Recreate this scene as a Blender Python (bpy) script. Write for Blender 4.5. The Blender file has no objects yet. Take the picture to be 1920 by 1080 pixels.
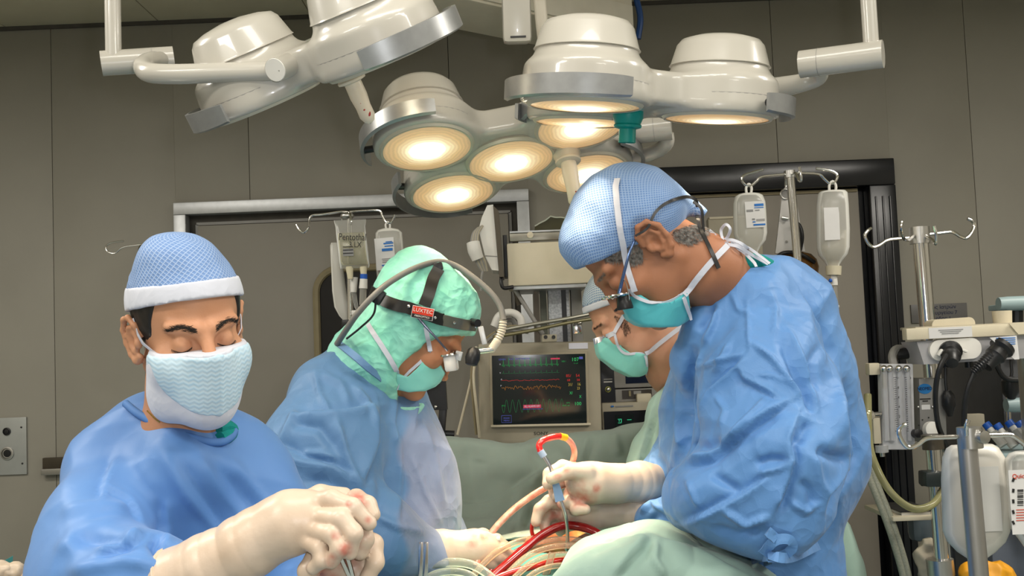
import bpy, bmesh, math, random
import numpy as np
from mathutils import Vector, Matrix
from mathutils.bvhtree import BVHTree

scene = bpy.context.scene
C = scene.collection
random.seed(7)

# ---------------------------------------------------------------- camera
FPX = 1950.0                      # focal length in pixels of the 1920x1080 frame
EYE = Vector((0.0, 0.0, 1.5))
PITCH, ROLL = math.radians(3.5), math.radians(2.3)
_F = Vector((0, math.cos(PITCH), math.sin(PITCH)))
_U0 = Vector((0, -math.sin(PITCH), math.cos(PITCH)))
_X0 = Vector((1, 0, 0))
_R = _X0 * math.cos(ROLL) - _U0 * math.sin(ROLL)
_U = _X0 * math.sin(ROLL) + _U0 * math.cos(ROLL)
cam_data = bpy.data.cameras.new('camera')
cam_data.sensor_width = 36.0
cam_data.lens = 36.0 * FPX / 1920.0
cam_data.clip_start = 0.05
cam = bpy.data.objects.new('camera', cam_data)
cam.matrix_world = Matrix(((_R.x, _U.x, -_F.x, EYE.x), (_R.y, _U.y, -_F.y, EYE.y), (_R.z, _U.z, -_F.z, EYE.z), (0, 0, 0, 1)))
C.objects.link(cam)
scene.camera = cam

# ---------------------------------------------------------------- world, lights, exposure
w = bpy.data.worlds.new('room_air')
w.use_nodes = True
w.node_tree.nodes['Background'].inputs[0].default_value = (0.5, 0.5, 0.48, 1)
w.node_tree.nodes['Background'].inputs[1].default_value = 0.05
scene.world = w
vs = scene.view_settings
vs.view_transform = 'Standard'
vs.look = 'None'
vs.exposure = 0.25
vs.gamma = 1.0
vs.use_curve_mapping = False

scene.cycles.max_bounces = 7; scene.cycles.diffuse_bounces = 3; scene.cycles.glossy_bounces = 3; scene.cycles.transmission_bounces = 4; scene.cycles.transparent_max_bounces = 10
scene.cycles.caustics_reflective = False; scene.cycles.caustics_refractive = False

def aim(o, target):
    o.rotation_euler = (Vector(target) - o.location).to_track_quat('-Z', 'Y').to_euler()

def area_light(name, loc, target, sx, sy, power, col):
    d = bpy.data.lights.new(name, 'AREA')
    d.shape = 'RECTANGLE'; d.size = sx; d.size_y = sy; d.energy = power; d.color = col
    o = bpy.data.objects.new(name, d); o.location = loc; aim(o, target); C.objects.link(o)
    return o

# ceiling fluorescent troffers of the theatre (out of view above and behind the photographer)
for nm, x, y, pw in (('ceiling_tube_light', -1.7, 0.2, 34), ('ceiling_tube_light', 1.7, 0.2, 34), ('ceiling_tube_light', -1.7, -1.6, 26),
                     ('ceiling_tube_light', 1.7, -1.6, 26), ('ceiling_tube_light', -2.2, 2.0, 32), ('ceiling_tube_light', 2.2, 2.0, 32), ('ceiling_tube_light', 0.0, 1.0, 16)):
    area_light(nm, (x, y, 2.9), (x, y, 0), 1.2, 0.35, pw, (1.0, 0.95, 0.86))
# the camera's own flash, just right of and above the lens
fl = bpy.data.lights.new('camera_flash', 'POINT'); fl.energy = 17; fl.color = (0.98, 0.98, 1.0); fl.shadow_soft_size = 0.022
flo = bpy.data.objects.new('camera_flash', fl); flo.location = (0.075, 0.0, 1.555); C.objects.link(flo)

# ---------------------------------------------------------------- pixel <-> world
def pt(px, py, Y):
    d = _R * ((px - 960) / FPX) + _U * ((540 - py) / FPX) + _F
    return EYE + d * (Y / d.y)

def proj(V):
    """world (N,3) -> pixels (N,2)"""
    d = np.asarray(V) - np.array(EYE)
    x = d @ np.array(_R); y = d @ np.array(_U); z = d @ np.array(_F)
    return np.stack([960 + FPX * x / z, 540 - FPX * y / z], 1)

def mpp(Y):
    return Y / FPX

# ---------------------------------------------------------------- materials
MATS = {}
def mat(name, col, rough=0.5, metal=0.0, noise=0.0, nscale=20.0, bump=0.0, bscale=60.0, emit=None, estr=0.0,
        trans=0.0, alpha=1.0, coat=0.0, sss=0.0, spec=0.5, col2=None, bdist=0.004, ior=1.45):
    if name in MATS:
        return MATS[name]
    m = bpy.data.materials.new(name); m.use_nodes = True
    nt = m.node_tree; b = nt.nodes['Principled BSDF']
    b.inputs['Roughness'].default_value = rough
    b.inputs['Metallic'].default_value = metal
    b.inputs['Specular IOR Level'].default_value = spec
    b.inputs['Coat Weight'].default_value = coat
    b.inputs['IOR'].default_value = ior
    b.inputs['Base Color'].default_value = (*col, 1)
    if trans: b.inputs['Transmission Weight'].default_value = trans
    if alpha < 1: b.inputs['Alpha'].default_value = alpha
    if sss:
        b.inputs['Subsurface Weight'].default_value = sss
        b.inputs['Subsurface Radius'].default_value = (0.012, 0.005, 0.003)
        b.inputs['Subsurface Scale'].default_value = 0.5
    tc = nt.nodes.new('ShaderNodeTexCoord')
    if noise or col2:
        n = nt.nodes.new('ShaderNodeTexNoise'); n.inputs['Scale'].default_value = nscale; n.inputs['Detail'].default_value = 5
        nt.links.new(tc.outputs['Object'], n.inputs['Vector'])
        r = nt.nodes.new('ShaderNodeValToRGB')
        r.color_ramp.elements[0].position = 0.3; r.color_ramp.elements[1].position = 0.7
        c2 = col2 if col2 else tuple(min(1, c * (1 + noise)) for c in col)
        c1 = col if col2 else tuple(c * (1 - noise) for c in col)
        r.color_ramp.elements[0].color = (*c1, 1); r.color_ramp.elements[1].color = (*c2, 1)
        nt.links.new(n.outputs['Fac'], r.inputs['Fac']); nt.links.new(r.outputs['Color'], b.inputs['Base Color'])
    if bump:
        n = nt.nodes.new('ShaderNodeTexNoise'); n.inputs['Scale'].default_value = bscale; n.inputs['Detail'].default_value = 4
        nt.links.new(tc.outputs['Object'], n.inputs['Vector'])
        bp = nt.nodes.new('ShaderNodeBump'); bp.inputs['Strength'].default_value = bump; bp.inputs['Distance'].default_value = bdist
        nt.links.new(n.outputs['Fac'], bp.inputs['Height']); nt.links.new(bp.outputs['Normal'], b.inputs['Normal'])
    if emit:
        b.inputs['Emission Color'].default_value = (*emit, 1); b.inputs['Emission Strength'].default_value = estr
    MATS[name] = m
    return m

def cloth_mat(name, col, col2, bump=0.5, scale=9.0, rough=0.75, stain=None, sheen=0.15):
    """crinkled non-woven fabric: voronoi facets and noise as fine relief, slight colour variation"""
    if name in MATS: return MATS[name]
    m = mat(name, col, rough=rough, col2=col2, nscale=6.0, spec=0.4)
    nt = m.node_tree; b = nt.nodes['Principled BSDF']; tc = nt.nodes['Texture Coordinate']
    b.inputs['Sheen Weight'].default_value = sheen
    n = nt.nodes.new('ShaderNodeTexNoise'); n.inputs['Scale'].default_value = 7; n.inputs['Detail'].default_value = 3
    add = nt.nodes.new('ShaderNodeMixRGB'); add.blend_type = 'ADD'; add.inputs[0].default_value = 0.16
    nt.links.new(tc.outputs['Object'], n.inputs['Vector']); nt.links.new(tc.outputs['Object'], add.inputs[1]); nt.links.new(n.outputs['Color'], add.inputs[2])
    v = nt.nodes.new('ShaderNodeTexVoronoi'); v.feature = 'F1'; v.inputs['Scale'].default_value = scale
    nt.links.new(add.outputs[0], v.inputs['Vector'])
    v2 = nt.nodes.new('ShaderNodeTexVoronoi'); v2.inputs['Scale'].default_value = scale * 2.7
    nt.links.new(add.outputs[0], v2.inputs['Vector'])
    fine = nt.nodes.new('ShaderNodeTexNoise'); fine.inputs['Scale'].default_value = 420
    nt.links.new(tc.outputs['Object'], fine.inputs['Vector'])
    m1 = nt.nodes.new('ShaderNodeMath'); m1.operation = 'MULTIPLY_ADD'; m1.inputs[1].default_value = 0.35
    nt.links.new(v2.outputs['Distance'], m1.inputs[0]); nt.links.new(v.outputs['Distance'], m1.inputs[2])
    m2 = nt.nodes.new('ShaderNodeMath'); m2.operation = 'MULTIPLY_ADD'; m2.inputs[1].default_value = 0.02
    nt.links.new(fine.outputs['Fac'], m2.inputs[0]); nt.links.new(m1.outputs[0], m2.inputs[2])
    bp = nt.nodes.new('ShaderNodeBump'); bp.inputs['Strength'].default_value = bump; bp.inputs['Distance'].default_value = 0.02
    nt.links.new(m2.outputs[0], bp.inputs['Height']); nt.links.new(bp.outputs['Normal'], b.inputs['Normal'])
    if stain:
        scol, pos, sscale = stain
        sn = nt.nodes.new('ShaderNodeTexNoise'); sn.inputs['Scale'].default_value = sscale; sn.inputs['Detail'].default_value = 6
        nt.links.new(tc.outputs['Object'], sn.inputs['Vector'])
        rr = nt.nodes.new('ShaderNodeValToRGB'); rr.color_ramp.elements[0].position = pos; rr.color_ramp.elements[1].position = pos + 0.06
        nt.links.new(sn.outputs['Fac'], rr.inputs['Fac'])
        mx = nt.nodes.new('ShaderNodeMixRGB'); mx.inputs[2].default_value = (*scol, 1)
        src = b.inputs['Base Color'].links[0].from_socket
        nt.links.new(rr.outputs['Color'], mx.inputs[0]); nt.links.new(src, mx.inputs[1]); nt.links.new(mx.outputs[0], b.inputs['Base Color'])
    return m

def clear_plastic(name, tint=(0.9, 0.92, 0.9), opac=0.25, rough=0.15):
    """translucent film: part see-through, part milky, with a shiny skin"""
    if name in MATS: return MATS[name]
    m = bpy.data.materials.new(name); m.use_nodes = True; nt = m.node_tree
    b = nt.nodes['Principled BSDF']; b.inputs['Base Color'].default_value = (*tint, 1); b.inputs['Roughness'].default_value = rough
    out = nt.nodes['Material Output']
    tr = nt.nodes.new('ShaderNodeBsdfTransparent'); tr.inputs[0].default_value = (*[0.6 + 0.4 * c for c in tint], 1)
    fr = nt.nodes.new('ShaderNodeFresnel'); fr.inputs[0].default_value = 1.4
    ad = nt.nodes.new('ShaderNodeMath'); ad.operation = 'ADD'; ad.use_clamp = True; ad.inputs[1].default_value = opac
    mx = nt.nodes.new('ShaderNodeMixShader')
    nt.links.new(fr.outputs[0], ad.inputs[0]); nt.links.new(ad.outputs[0], mx.inputs[0])
    nt.links.new(tr.outputs[0], mx.inputs[1]); nt.links.new(b.outputs[0], mx.inputs[2]); nt.links.new(mx.outputs[0], out.inputs[0])
    MATS[name] = m
    return m

# ---------------------------------------------------------------- object helpers
ORG = {}
def tag(o, label=None, cat=None, group=None, kind=None):
    if label: o['label'] = label
    if cat: o['category'] = cat
    if group: o['group'] = group
    if kind: o['kind'] = kind
    return o

def thing(name, label, cat, loc, group=None):
    o = bpy.data.objects.new(name, None); o.location = loc; o.empty_display_size = 0.05
    C.objects.link(o); ORG[o.name] = Vector(loc)
    return tag(o, label, cat, group)

def link_mesh(name, V, F, m, parent=None, smooth=True, sharp=40.0, origin=None):
    """V world coordinates; object origin = parent's origin or the base of the mesh"""
    V = np.asarray(V, dtype=np.float64)
    if parent is not None:
        org = ORG[parent.name]
    elif origin is not None:
        org = Vector(origin)
    else:
        lo, hi = V.min(0), V.max(0)
        org = Vector(((lo[0] + hi[0]) / 2, (lo[1] + hi[1]) / 2, lo[2]))
    me = bpy.data.meshes.new(name)
    V = V - np.array(org)
    if isinstance(F, np.ndarray):
        n = F.shape[1]; k = len(F)
        me.vertices.add(len(V)); me.vertices.foreach_set('co', V.astype(np.float32).ravel())
        me.loops.add(k * n); me.loops.foreach_set('vertex_index', F.astype(np.int32).ravel())
        me.polygons.add(k); me.polygons.foreach_set('loop_start', np.arange(0, k * n, n, dtype=np.int32))
        me.update(calc_edges=True)
    else:
        me.from_pydata([tuple(v) for v in V], [], F)
    me.validate(verbose=False)
    if smooth:
        me.polygons.foreach_set('use_smooth', np.ones(len(me.polygons), dtype=bool))
        if sharp is not None:
            me.set_sharp_from_angle(angle=math.radians(sharp))
    me.update()
    for mm in (m if isinstance(m, (list, tuple)) else [m]):
        me.materials.append(mm)
    o = bpy.data.objects.new(name, me); C.objects.link(o)
    ORG[o.name] = org
    if parent is not None:
        o.parent = parent
    else:
        o.location = org
    return o

def catmull(P, n=8, closed=False):
    P = [Vector(p) for p in P]
    if len(P) < 3 and not closed:
        return [P[0].lerp(P[-1], i / n) for i in range(n + 1)]
    out = []
    N = len(P)
    segs = N if closed else N - 1
    for i in range(segs):
        if closed:
            p0, p1, p2, p3 = P[(i - 1) % N], P[i], P[(i + 1) % N], P[(i + 2) % N]
        else:
            p0 = P[i - 1] if i > 0 else P[0] * 2 - P[1]
            p1, p2 = P[i], P[i + 1]
            p3 = P[i + 2] if i + 2 < N else P[-1] * 2 - P[-2]
        for k in range(n):
            t = k / n
            out.append(0.5 * ((2 * p1) + (p2 - p0) * t + (2 * p0 - 5 * p1 + 4 * p2 - p3) * t * t + (3 * p1 - p0 - 3 * p2 + p3) * t ** 3))
    if not closed:
        out.append(P[-1].copy())
    return out

def frame_from(z, hint=Vector((0, 0, 1))):
    z = Vector(z).normalized()
    if abs(z.dot(hint)) > 0.95: hint = Vector((0, 1, 0))
    x = hint.cross(z).normalized(); y = z.cross(x)
    return Matrix((x, y, z)).transposed()

class MB:
    """collects pieces of ONE mesh in world coordinates"""
    def __init__(s): s.V = []; s.F = []; s.MI = []
    def add(s, V, F):
        o = len(s.V); s.V += [Vector(v) for v in V]; s.F += [tuple(i + o for i in f) for f in F]
        return s
    def box(s, c, size, R=None, bev=0.0):
        """box centred at c; bevelled when bev"""
        R = R or Matrix.Identity(3); c = Vector(c); h = [d / 2 for d in size]
        if bev <= 0:
            vs = [R @ Vector((sx * h[0], sy * h[1], sz * h[2])) + c for sx in (-1, 1) for sy in (-1, 1) for sz in (-1, 1)]
            return s.add(vs, [(0, 1, 3, 2), (4, 6, 7, 5), (0, 4, 5, 1), (2, 3, 7, 6), (0, 2, 6, 4), (1, 5, 7, 3)])
        bm = bmesh.new(); bmesh.ops.create_cube(bm, size=1.0)
        for v in bm.verts: v.co = Vector((v.co.x * size[0], v.co.y * size[1], v.co.z * size[2]))
        bev = min(bev, 0.45 * min(size))
        bmesh.ops.bevel(bm, geom=list(bm.edges), offset=bev, segments=2, profile=0.6, affect='EDGES')
        bm.verts.index_update()
        s.add([R @ v.co + c for v in bm.verts], [tuple(v.index for v in f.verts) for f in bm.faces]); bm.free()
        return s
    def tube(s, P, r, n=10, cap=True, closed=False, smooth=0):
        P = [Vector(p) for p in P]
        if smooth: P = catmull(P, smooth, closed)
        N = len(P)
        rs = r if isinstance(r, (list, tuple)) else [r] * N
        if len(rs) != N:
            rs = list(np.interp(np.linspace(0, 1, N), np.linspace(0, 1, len(rs)), rs))
        vs = []; up = None
        for i in range(N):
            if closed: t = (P[(i + 1) % N] - P[(i - 1) % N])
            else: t = (P[min(i + 1, N - 1)] - P[max(i - 1, 0)])
            t = t.normalized() if t.length > 1e-9 else Vector((0, 0, 1))
            if up is None:
                up = t.orthogonal().normalized()
            up = (up - t * up.dot(t)); up = up.normalized() if up.length > 1e-6 else t.orthogonal().normalized()
            b = t.cross(up)
            for k in range(n):
                a = 2 * math.pi * k / n
                vs.append(P[i] + (up * math.cos(a) + b * math.sin(a)) * rs[i])
        fs = []
        for i in range(N if closed else N - 1):
            j = (i + 1) % N
            for k in range(n):
                fs.append((i * n + k, i * n + (k + 1) % n, j * n + (k + 1) % n, j * n + k))
        if cap and not closed:
            fs.append(tuple(reversed(range(n)))); fs.append(tuple((N - 1) * n + k for k in range(n)))
        return s.add(vs, fs)
    def lathe(s, prof, base, axis=(0, 0, 1), n=32, capped=True):
        """prof: [(r, h)...] along axis from base"""
        R = frame_from(axis); base = Vector(base); vs = []; fs = []
        for r, h in prof:
            for k in range(n):
                a = 2 * math.pi * k / n
                vs.append(base + R @ Vector((r * math.cos(a), r * math.sin(a), h)))
        for i in range(len(prof) - 1):
            for k in range(n):
                fs.append((i * n + k, i * n + (k + 1) % n, (i + 1) * n + (k + 1) % n, (i + 1) * n + k))
        if capped:
            fs.append(tuple(reversed(range(n)))); fs.append(tuple((len(prof) - 1) * n + k for k in range(n)))
        return s.add(vs, fs)
    def cyl(s, a, b, r, n=24, r2=None):
        a = Vector(a); b = Vector(b); L = (b - a).length
        return s.lathe([(r, 0), (r if r2 is None else r2, L)], a, b - a, n)
    def ball(s, c, r, n=16, sc=(1, 1, 1), R=None):
        R = R or Matrix.Identity(3); c = Vector(c); vs = []; fs = []
        m = n // 2
        for i in range(m + 1):
            th = math.pi * i / m
            for k in range(n):
                a = 2 * math.pi * k / n
                vs.append(c + R @ Vector((r * sc[0] * math.sin(th) * math.cos(a), r * sc[1] * math.sin(th) * math.sin(a), r * sc[2] * math.cos(th))))
        for i in range(m):
            for k in range(n):
                fs.append((i * n + k, (i + 1) * n + k, (i + 1) * n + (k + 1) % n, i * n + (k + 1) % n))
        return s.add(vs, fs)
    def prism(s, outline, thick, R, c):
        """outline [(x,y)] in the local frame R at c, extruded by thick along local z (centred)"""
        n = len(outline); c = Vector(c)
        vs = [R @ Vector((x, y, -thick / 2)) + c for x, y in outline] + [R @ Vector((x, y, thick / 2)) + c for x, y in outline]
        fs = [tuple(reversed(range(n))), tuple(range(n, 2 * n))] + [(i, (i + 1) % n, (i + 1) % n + n, i + n) for i in range(n)]
        return s.add(vs, fs)
    def ribbon(s, P, N, wid, thick=0.0012):
        """flat band along P with surface normals N"""
        P = [Vector(p) for p in P]; N = [Vector(x).normalized() for x in N]; k = len(P)
        ws = wid if isinstance(wid, (list, tuple)) else [wid] * k
        if len(ws) != k: ws = list(np.interp(np.linspace(0, 1, k), np.linspace(0, 1, len(ws)), ws))
        vs = []; fs = []
        for i in range(k):
            t = (P[min(i + 1, k - 1)] - P[max(i - 1, 0)]).normalized()
            b = N[i].cross(t); b = b.normalized() if b.length > 1e-6 else t.orthogonal().normalized()
            h = b * ws[i] / 2; u = N[i] * thick / 2
            vs += [P[i] - h - u, P[i] + h - u, P[i] + h + u, P[i] - h + u]
        for i in range(k - 1):
            for e in range(4):
                fs.append((i * 4 + e, i * 4 + (e + 1) % 4, i * 4 + 4 + (e + 1) % 4, i * 4 + 4 + e))
        fs += [(3, 2, 1, 0), tuple((k - 1) * 4 + e for e in range(4))]
        return s.add(vs, fs)
    def build(s, name, m, parent=None, smooth=True, sharp=35.0, origin=None):
        return link_mesh(name, s.V, s.F, m, parent, smooth, sharp, origin)

def rotz(a): return Matrix.Rotation(a, 3, 'Z')
def rotx(a): return Matrix.Rotation(a, 3, 'X')
def roty(a): return Matrix.Rotation(a, 3, 'Y')

def rounded_rect(w, h, r, n=5):
    out = []
    for cx, cy, a0 in ((w / 2 - r, h / 2 - r, 0), (-w / 2 + r, h / 2 - r, 90), (-w / 2 + r, -h / 2 + r, 180), (w / 2 - r, -h / 2 + r, 270)):
        for k in range(n + 1):
            a = math.radians(a0 + 90 * k / n); out.append((cx + r * math.cos(a), cy + r * math.sin(a)))
    return out

FACE = Matrix(((1, 0, 0), (0, 0, -1), (0, 1, 0)))     # local x right, y up, z towards the camera (-Y)

def text_part(body, size, c, m, parent, R=None, name='lettering', extrude=0.0004, align='CENTER', label=None, sx=1.0):
    """flat lettering as a mesh part; c is the centre of the text, R its frame (x right, y up, z out)"""
    cu = bpy.data.curves.new('lettering_curve', 'FONT'); cu.body = body; cu.size = size; cu.align_x = align; cu.align_y = 'CENTER'; cu.extrude = extrude
    cu.resolution_u = 2
    o = bpy.data.objects.new('lettering_curve', cu); C.objects.link(o)
    me = o.to_mesh()
    R = R or FACE; c = Vector(c)
    V = [R @ Vector((v.co.x * sx, v.co.y, v.co.z)) + c for v in me.vertices]; F = [tuple(p.vertices) for p in me.polygons]
    o.to_mesh_clear(); bpy.data.objects.remove(o); bpy.data.curves.remove(cu)
    if not V: return None
    r = link_mesh(name, V, F, m, parent, smooth=False)
    if label: r['label'] = label
    return r

# ---------------------------------------------------------------- distance-field modelling (numpy surface nets)
def _norm(a): return np.sqrt((a * a).sum(-1))

class Field:
    def __init__(s, xs, ys, zs):
        s.ax = [np.asarray(a, dtype=np.float32) for a in (xs, ys, zs)]
        s.f = np.full([len(a) for a in s.ax], 0.2, dtype=np.float32)
    @staticmethod
    def box(lo, hi, h):
        return Field(*[np.arange(lo[i], hi[i] + h, h) for i in range(3)])
    def block(s, lo, hi):
        sl = []
        for i in range(3):
            a = max(int(np.searchsorted(s.ax[i], lo[i])) - 1, 0); b = min(int(np.searchsorted(s.ax[i], hi[i])) + 1, len(s.ax[i]))
            if b <= a: return None, None
            sl.append(slice(a, b))
        g = np.meshgrid(*[s.ax[i][sl[i]] for i in range(3)], indexing='ij')
        return tuple(sl), np.stack(g, -1)
    def comb(s, sl, d, k, op):
        a = s.f[sl]
        if op == 'sub': d = -d
        if op in ('sub', 'int'):
            h = np.clip(0.5 - 0.5 * (d - a) / max(k, 1e-6), 0, 1)     # smooth max
            # polynomial smooth max
            r = d * (1 - h) + a * h + k * h * (1 - h)
        else:
            h = np.clip(0.5 + 0.5 * (d - a) / max(k, 1e-6), 0, 1)
            r = d * (1 - h) + a * h - k * h * (1 - h)
        s.f[sl] = r
    def fn(s, func, lo, hi, k=0.01, op='add'):
        """func(P (...,3)) -> distance, evaluated in a block"""
        sl, P = s.block(lo, hi)
        if sl is None: return s
        s.comb(sl, func(P).astype(np.float32), k, op); return s
    def cone(s, a, b, ra, rb, k=0.02, op='add', sq=None):
        """round cone from a to b; sq=(axis, factor) squashes it along a unit axis"""
        a = np.array(a, dtype=np.float32); b = np.array(b, dtype=np.float32); m = max(ra, rb) * 1.05 + k + 0.03
        def f(P):
            q = P - a; ba = b - a
            if sq is not None:
                ax = np.array(Vector(sq[0]).normalized(), dtype=np.float32); g = 1.0 / sq[1] - 1.0
                q = q + (q @ ax)[..., None] * ax * g; ba = ba + (ba @ ax) * ax * g
            L = max(float(ba @ ba), 1e-9)
            t = np.clip((q @ ba) / L, 0, 1)
            d = _norm(q - t[..., None] * ba) - (ra + (rb - ra) * t)
            return d * (min(1.0, sq[1]) if sq is not None else 1.0)
        mm = m * max(1.0, sq[1] if sq is not None else 1.0)
        return s.fn(f, np.minimum(a, b) - mm, np.maximum(a, b) + mm, k, op)
    def chain(s, P, R, k=0.02, op='add', sq=None):
        for i in range(len(P) - 1):
            s.cone(P[i], P[i + 1], R[i], R[i + 1], k, op, sq)
        return s
    def ell(s, c, r, Rm=None, k=0.02, op='add'):
        c = np.array(c, dtype=np.float32); r = np.array(r, dtype=np.float32)
        M = np.array(Rm if Rm is not None else Matrix.Identity(3), dtype=np.float32)     # columns = local axes
        m = float(r.max()) + k + 0.03
        def f(P):
            q = (P - c) @ M
            k0 = _norm(q / r); k1 = _norm(q / (r * r))
            return k0 * (k0 - 1.0) / np.maximum(k1, 1e-6)
        return s.fn(f, c - m, c + m, k, op)
    def plane(s, p, n, k=0.004, op='int'):
        """keep the side against n (op int)"""
        p = np.array(p, dtype=np.float32); n = np.array(Vector(n).normalized(), dtype=np.float32)
        lo = [a[0] for a in s.ax]; hi = [a[-1] for a in s.ax]
        return s.fn(lambda P: (P - p) @ n, lo, hi, k, op)
    def mesh(s):
        f = s.f.copy()
        f[0] = f[-1] = 0.2; f[:, 0] = f[:, -1] = 0.2; f[:, :, 0] = f[:, :, -1] = 0.2
        ins = f < 0
        nx, ny, nz = f.shape
        c = ins[:-1, :-1, :-1].astype(np.int8)
        cnt = np.zeros_like(c)
        for dx in (0, 1):
            for dy in (0, 1):
                for dz in (0, 1):
                    cnt += ins[dx:nx - 1 + dx, dy:ny - 1 + dy, dz:nz - 1 + dz]
        cells = np.argwhere((cnt > 0) & (cnt < 8))
        idx = np.full((nx - 1, ny - 1, nz - 1), -1, dtype=np.int32)
        idx[cells[:, 0], cells[:, 1], cells[:, 2]] = np.arange(len(cells))
        acc = np.zeros((len(cells), 3)); num = np.zeros(len(cells))
        corners = [(i >> 2 & 1, i >> 1 & 1, i & 1) for i in range(8)]
        X = [a.astype(np.float64) for a in s.ax]
        for a in range(8):
            for b in range(a + 1, 8):
                if bin(a ^ b).count('1') != 1: continue
                ca, cb = corners[a], corners[b]
                ia = [cells[:, i] + ca[i] for i in range(3)]; ib = [cells[:, i] + cb[i] for i in range(3)]
                va = f[ia[0], ia[1], ia[2]]; vb = f[ib[0], ib[1], ib[2]]
                ok = (va < 0) != (vb < 0)
                t = np.where(ok, va / np.where(ok, va - vb, 1), 0)
                pa = np.stack([X[i][ia[i]] for i in range(3)], 1); pb = np.stack([X[i][ib[i]] for i in range(3)], 1)
                acc += np.where(ok[:, None], pa + (pb - pa) * t[:, None], 0); num += ok
        V = acc / num[:, None]
        quads = []
        for axis in range(3):
            o1, o2 = [(1, 2), (2, 0), (0, 1)][axis]
            sl0 = [slice(1, n - 1) for n in (nx, ny, nz)]; sl0[axis] = slice(0, (nx, ny, nz)[axis] - 1)
            sl1 = list(sl0); sl1[axis] = slice(1, (nx, ny, nz)[axis])
            A = ins[tuple(sl0)]; B = ins[tuple(sl1)]
            E = np.argwhere(A != B)
            off = np.array([1, 1, 1]); off[axis] = 0
            E2 = E + off
            inv = A[E[:, 0], E[:, 1], E[:, 2]]
            def cell(d1, d2):
                q = E2.copy(); q[:, o1] -= d1; q[:, o2] -= d2
                return idx[q[:, 0], q[:, 1], q[:, 2]]
            q = np.stack([cell(1, 1), cell(0, 1), cell(0, 0), cell(1, 0)], 1)
            q[~inv] = q[~inv][:, ::-1]
            quads.append(q)
        Q = np.concatenate(quads); Q = Q[(Q >= 0).all(1)]
        return V, Q

def vnormals(V, Q):
    n = np.cross(V[Q[:, 2]] - V[Q[:, 0]], V[Q[:, 3 if Q.shape[1] > 3 else 1]] - V[Q[:, 1 if Q.shape[1] > 3 else 0]])
    if Q.shape[1] == 3: n = -n
    N = np.zeros_like(V)
    idx = Q.T.ravel()
    for c in range(3): N[:, c] = np.bincount(idx, np.tile(n[:, c], Q.shape[1]), len(V))
    return N / np.maximum(np.linalg.norm(N, axis=1), 1e-12)[:, None]

def relax(V, Q, it=2, lam=0.5):
    a = np.concatenate([Q[:, i] for i in range(4)]); c = np.concatenate([Q[:, (i + 1) % 4] for i in range(4)])
    src, dst = np.concatenate([a, c]), np.concatenate([c, a]); cnt = np.maximum(np.bincount(dst, minlength=len(V)), 1)
    for _ in range(it):
        S = np.stack([np.bincount(dst, V[src, k], len(V)) for k in range(3)], 1)
        V = V + lam * (S / cnt[:, None] - V)
    return V

_rng = np.random.default_rng(11)
def facets(V, cell, seed, stretch=(1, 1, 1)):
    """crumpled-paper height 0..1: distance to the nearest of scattered seeds (cell size in metres)"""
    r = np.random.default_rng(seed)
    P = V / (cell * np.array(stretch)); base = np.floor(P).astype(int); best = np.full(len(P), 9.0)
    lo = base.min(0) - 1; dims = base.max(0) - lo + 3
    jit = r.random((*dims, 3))
    for dx in (-1, 0, 1):
        for dy in (-1, 0, 1):
            for dz in (-1, 0, 1):
                c = base + (dx, dy, dz); k = np.clip(c - lo, 0, dims - 1)
                s = c + jit[k[:, 0], k[:, 1], k[:, 2]]
                best = np.minimum(best, np.linalg.norm(P - s, axis=1))
    return best

def crease(V, Nrm, folds, Y=2.0):
    """push vertices along their normals by folds given as (pixel polyline, amplitude m, width px, kind);
    only the side that faces the viewer side of the garment takes them"""
    px = proj(V); view = V - np.array(EYE); view /= np.linalg.norm(view, axis=1)[:, None]
    facing = np.clip(-(view * Nrm).sum(1) * 2.5, 0, 1)
    D = np.zeros(len(V))
    for line, amp, wid, kind in folds:
        L = np.array([[p.x, p.y, 0][:2] if hasattr(p, 'x') else p for p in line], float)
        seg = np.linalg.norm(np.diff(L, axis=0), axis=1); tot = seg.sum(); s0 = np.concatenate([[0], np.cumsum(seg)])
        best = np.full(len(V), 1e9); sgn = np.zeros(len(V)); par = np.zeros(len(V))
        m = (px[:, 0] > L[:, 0].min() - 4 * wid) & (px[:, 0] < L[:, 0].max() + 4 * wid) & (px[:, 1] > L[:, 1].min() - 4 * wid) & (px[:, 1] < L[:, 1].max() + 4 * wid) & (facing > 0)
        if not m.any(): continue
        q = px[m]; bb = best[m]; ss = sgn[m]; pp = par[m]
        for i in range(len(L) - 1):
            d = L[i + 1] - L[i]; t = np.clip(((q - L[i]) @ d) / (d @ d), 0, 1)
            c = L[i] + t[:, None] * d; dist = np.linalg.norm(q - c, axis=1)
            cr = d[0] * (q[:, 1] - L[i][1]) - d[1] * (q[:, 0] - L[i][0])
            up = dist < bb
            bb = np.where(up, dist, bb); ss = np.where(up, np.sign(cr), ss); pp = np.where(up, (s0[i] + t * seg[i]) / tot, pp)
        env = np.clip(np.minimum(pp, 1 - pp) * 5, 0.12, 1)
        u = bb / wid
        if kind == 'r': h = np.exp(-u * u)
        elif kind == 't': h = np.clip(1 - u, 0, 1)
        elif kind == 's': h = np.tanh(2.5 * ss * u) * np.exp(-u * 0.9) * 1.25
        else: h = np.exp(-u * u)
        D[m] += amp * h * env
    return V + Nrm * (D * facing)[:, None]

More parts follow.
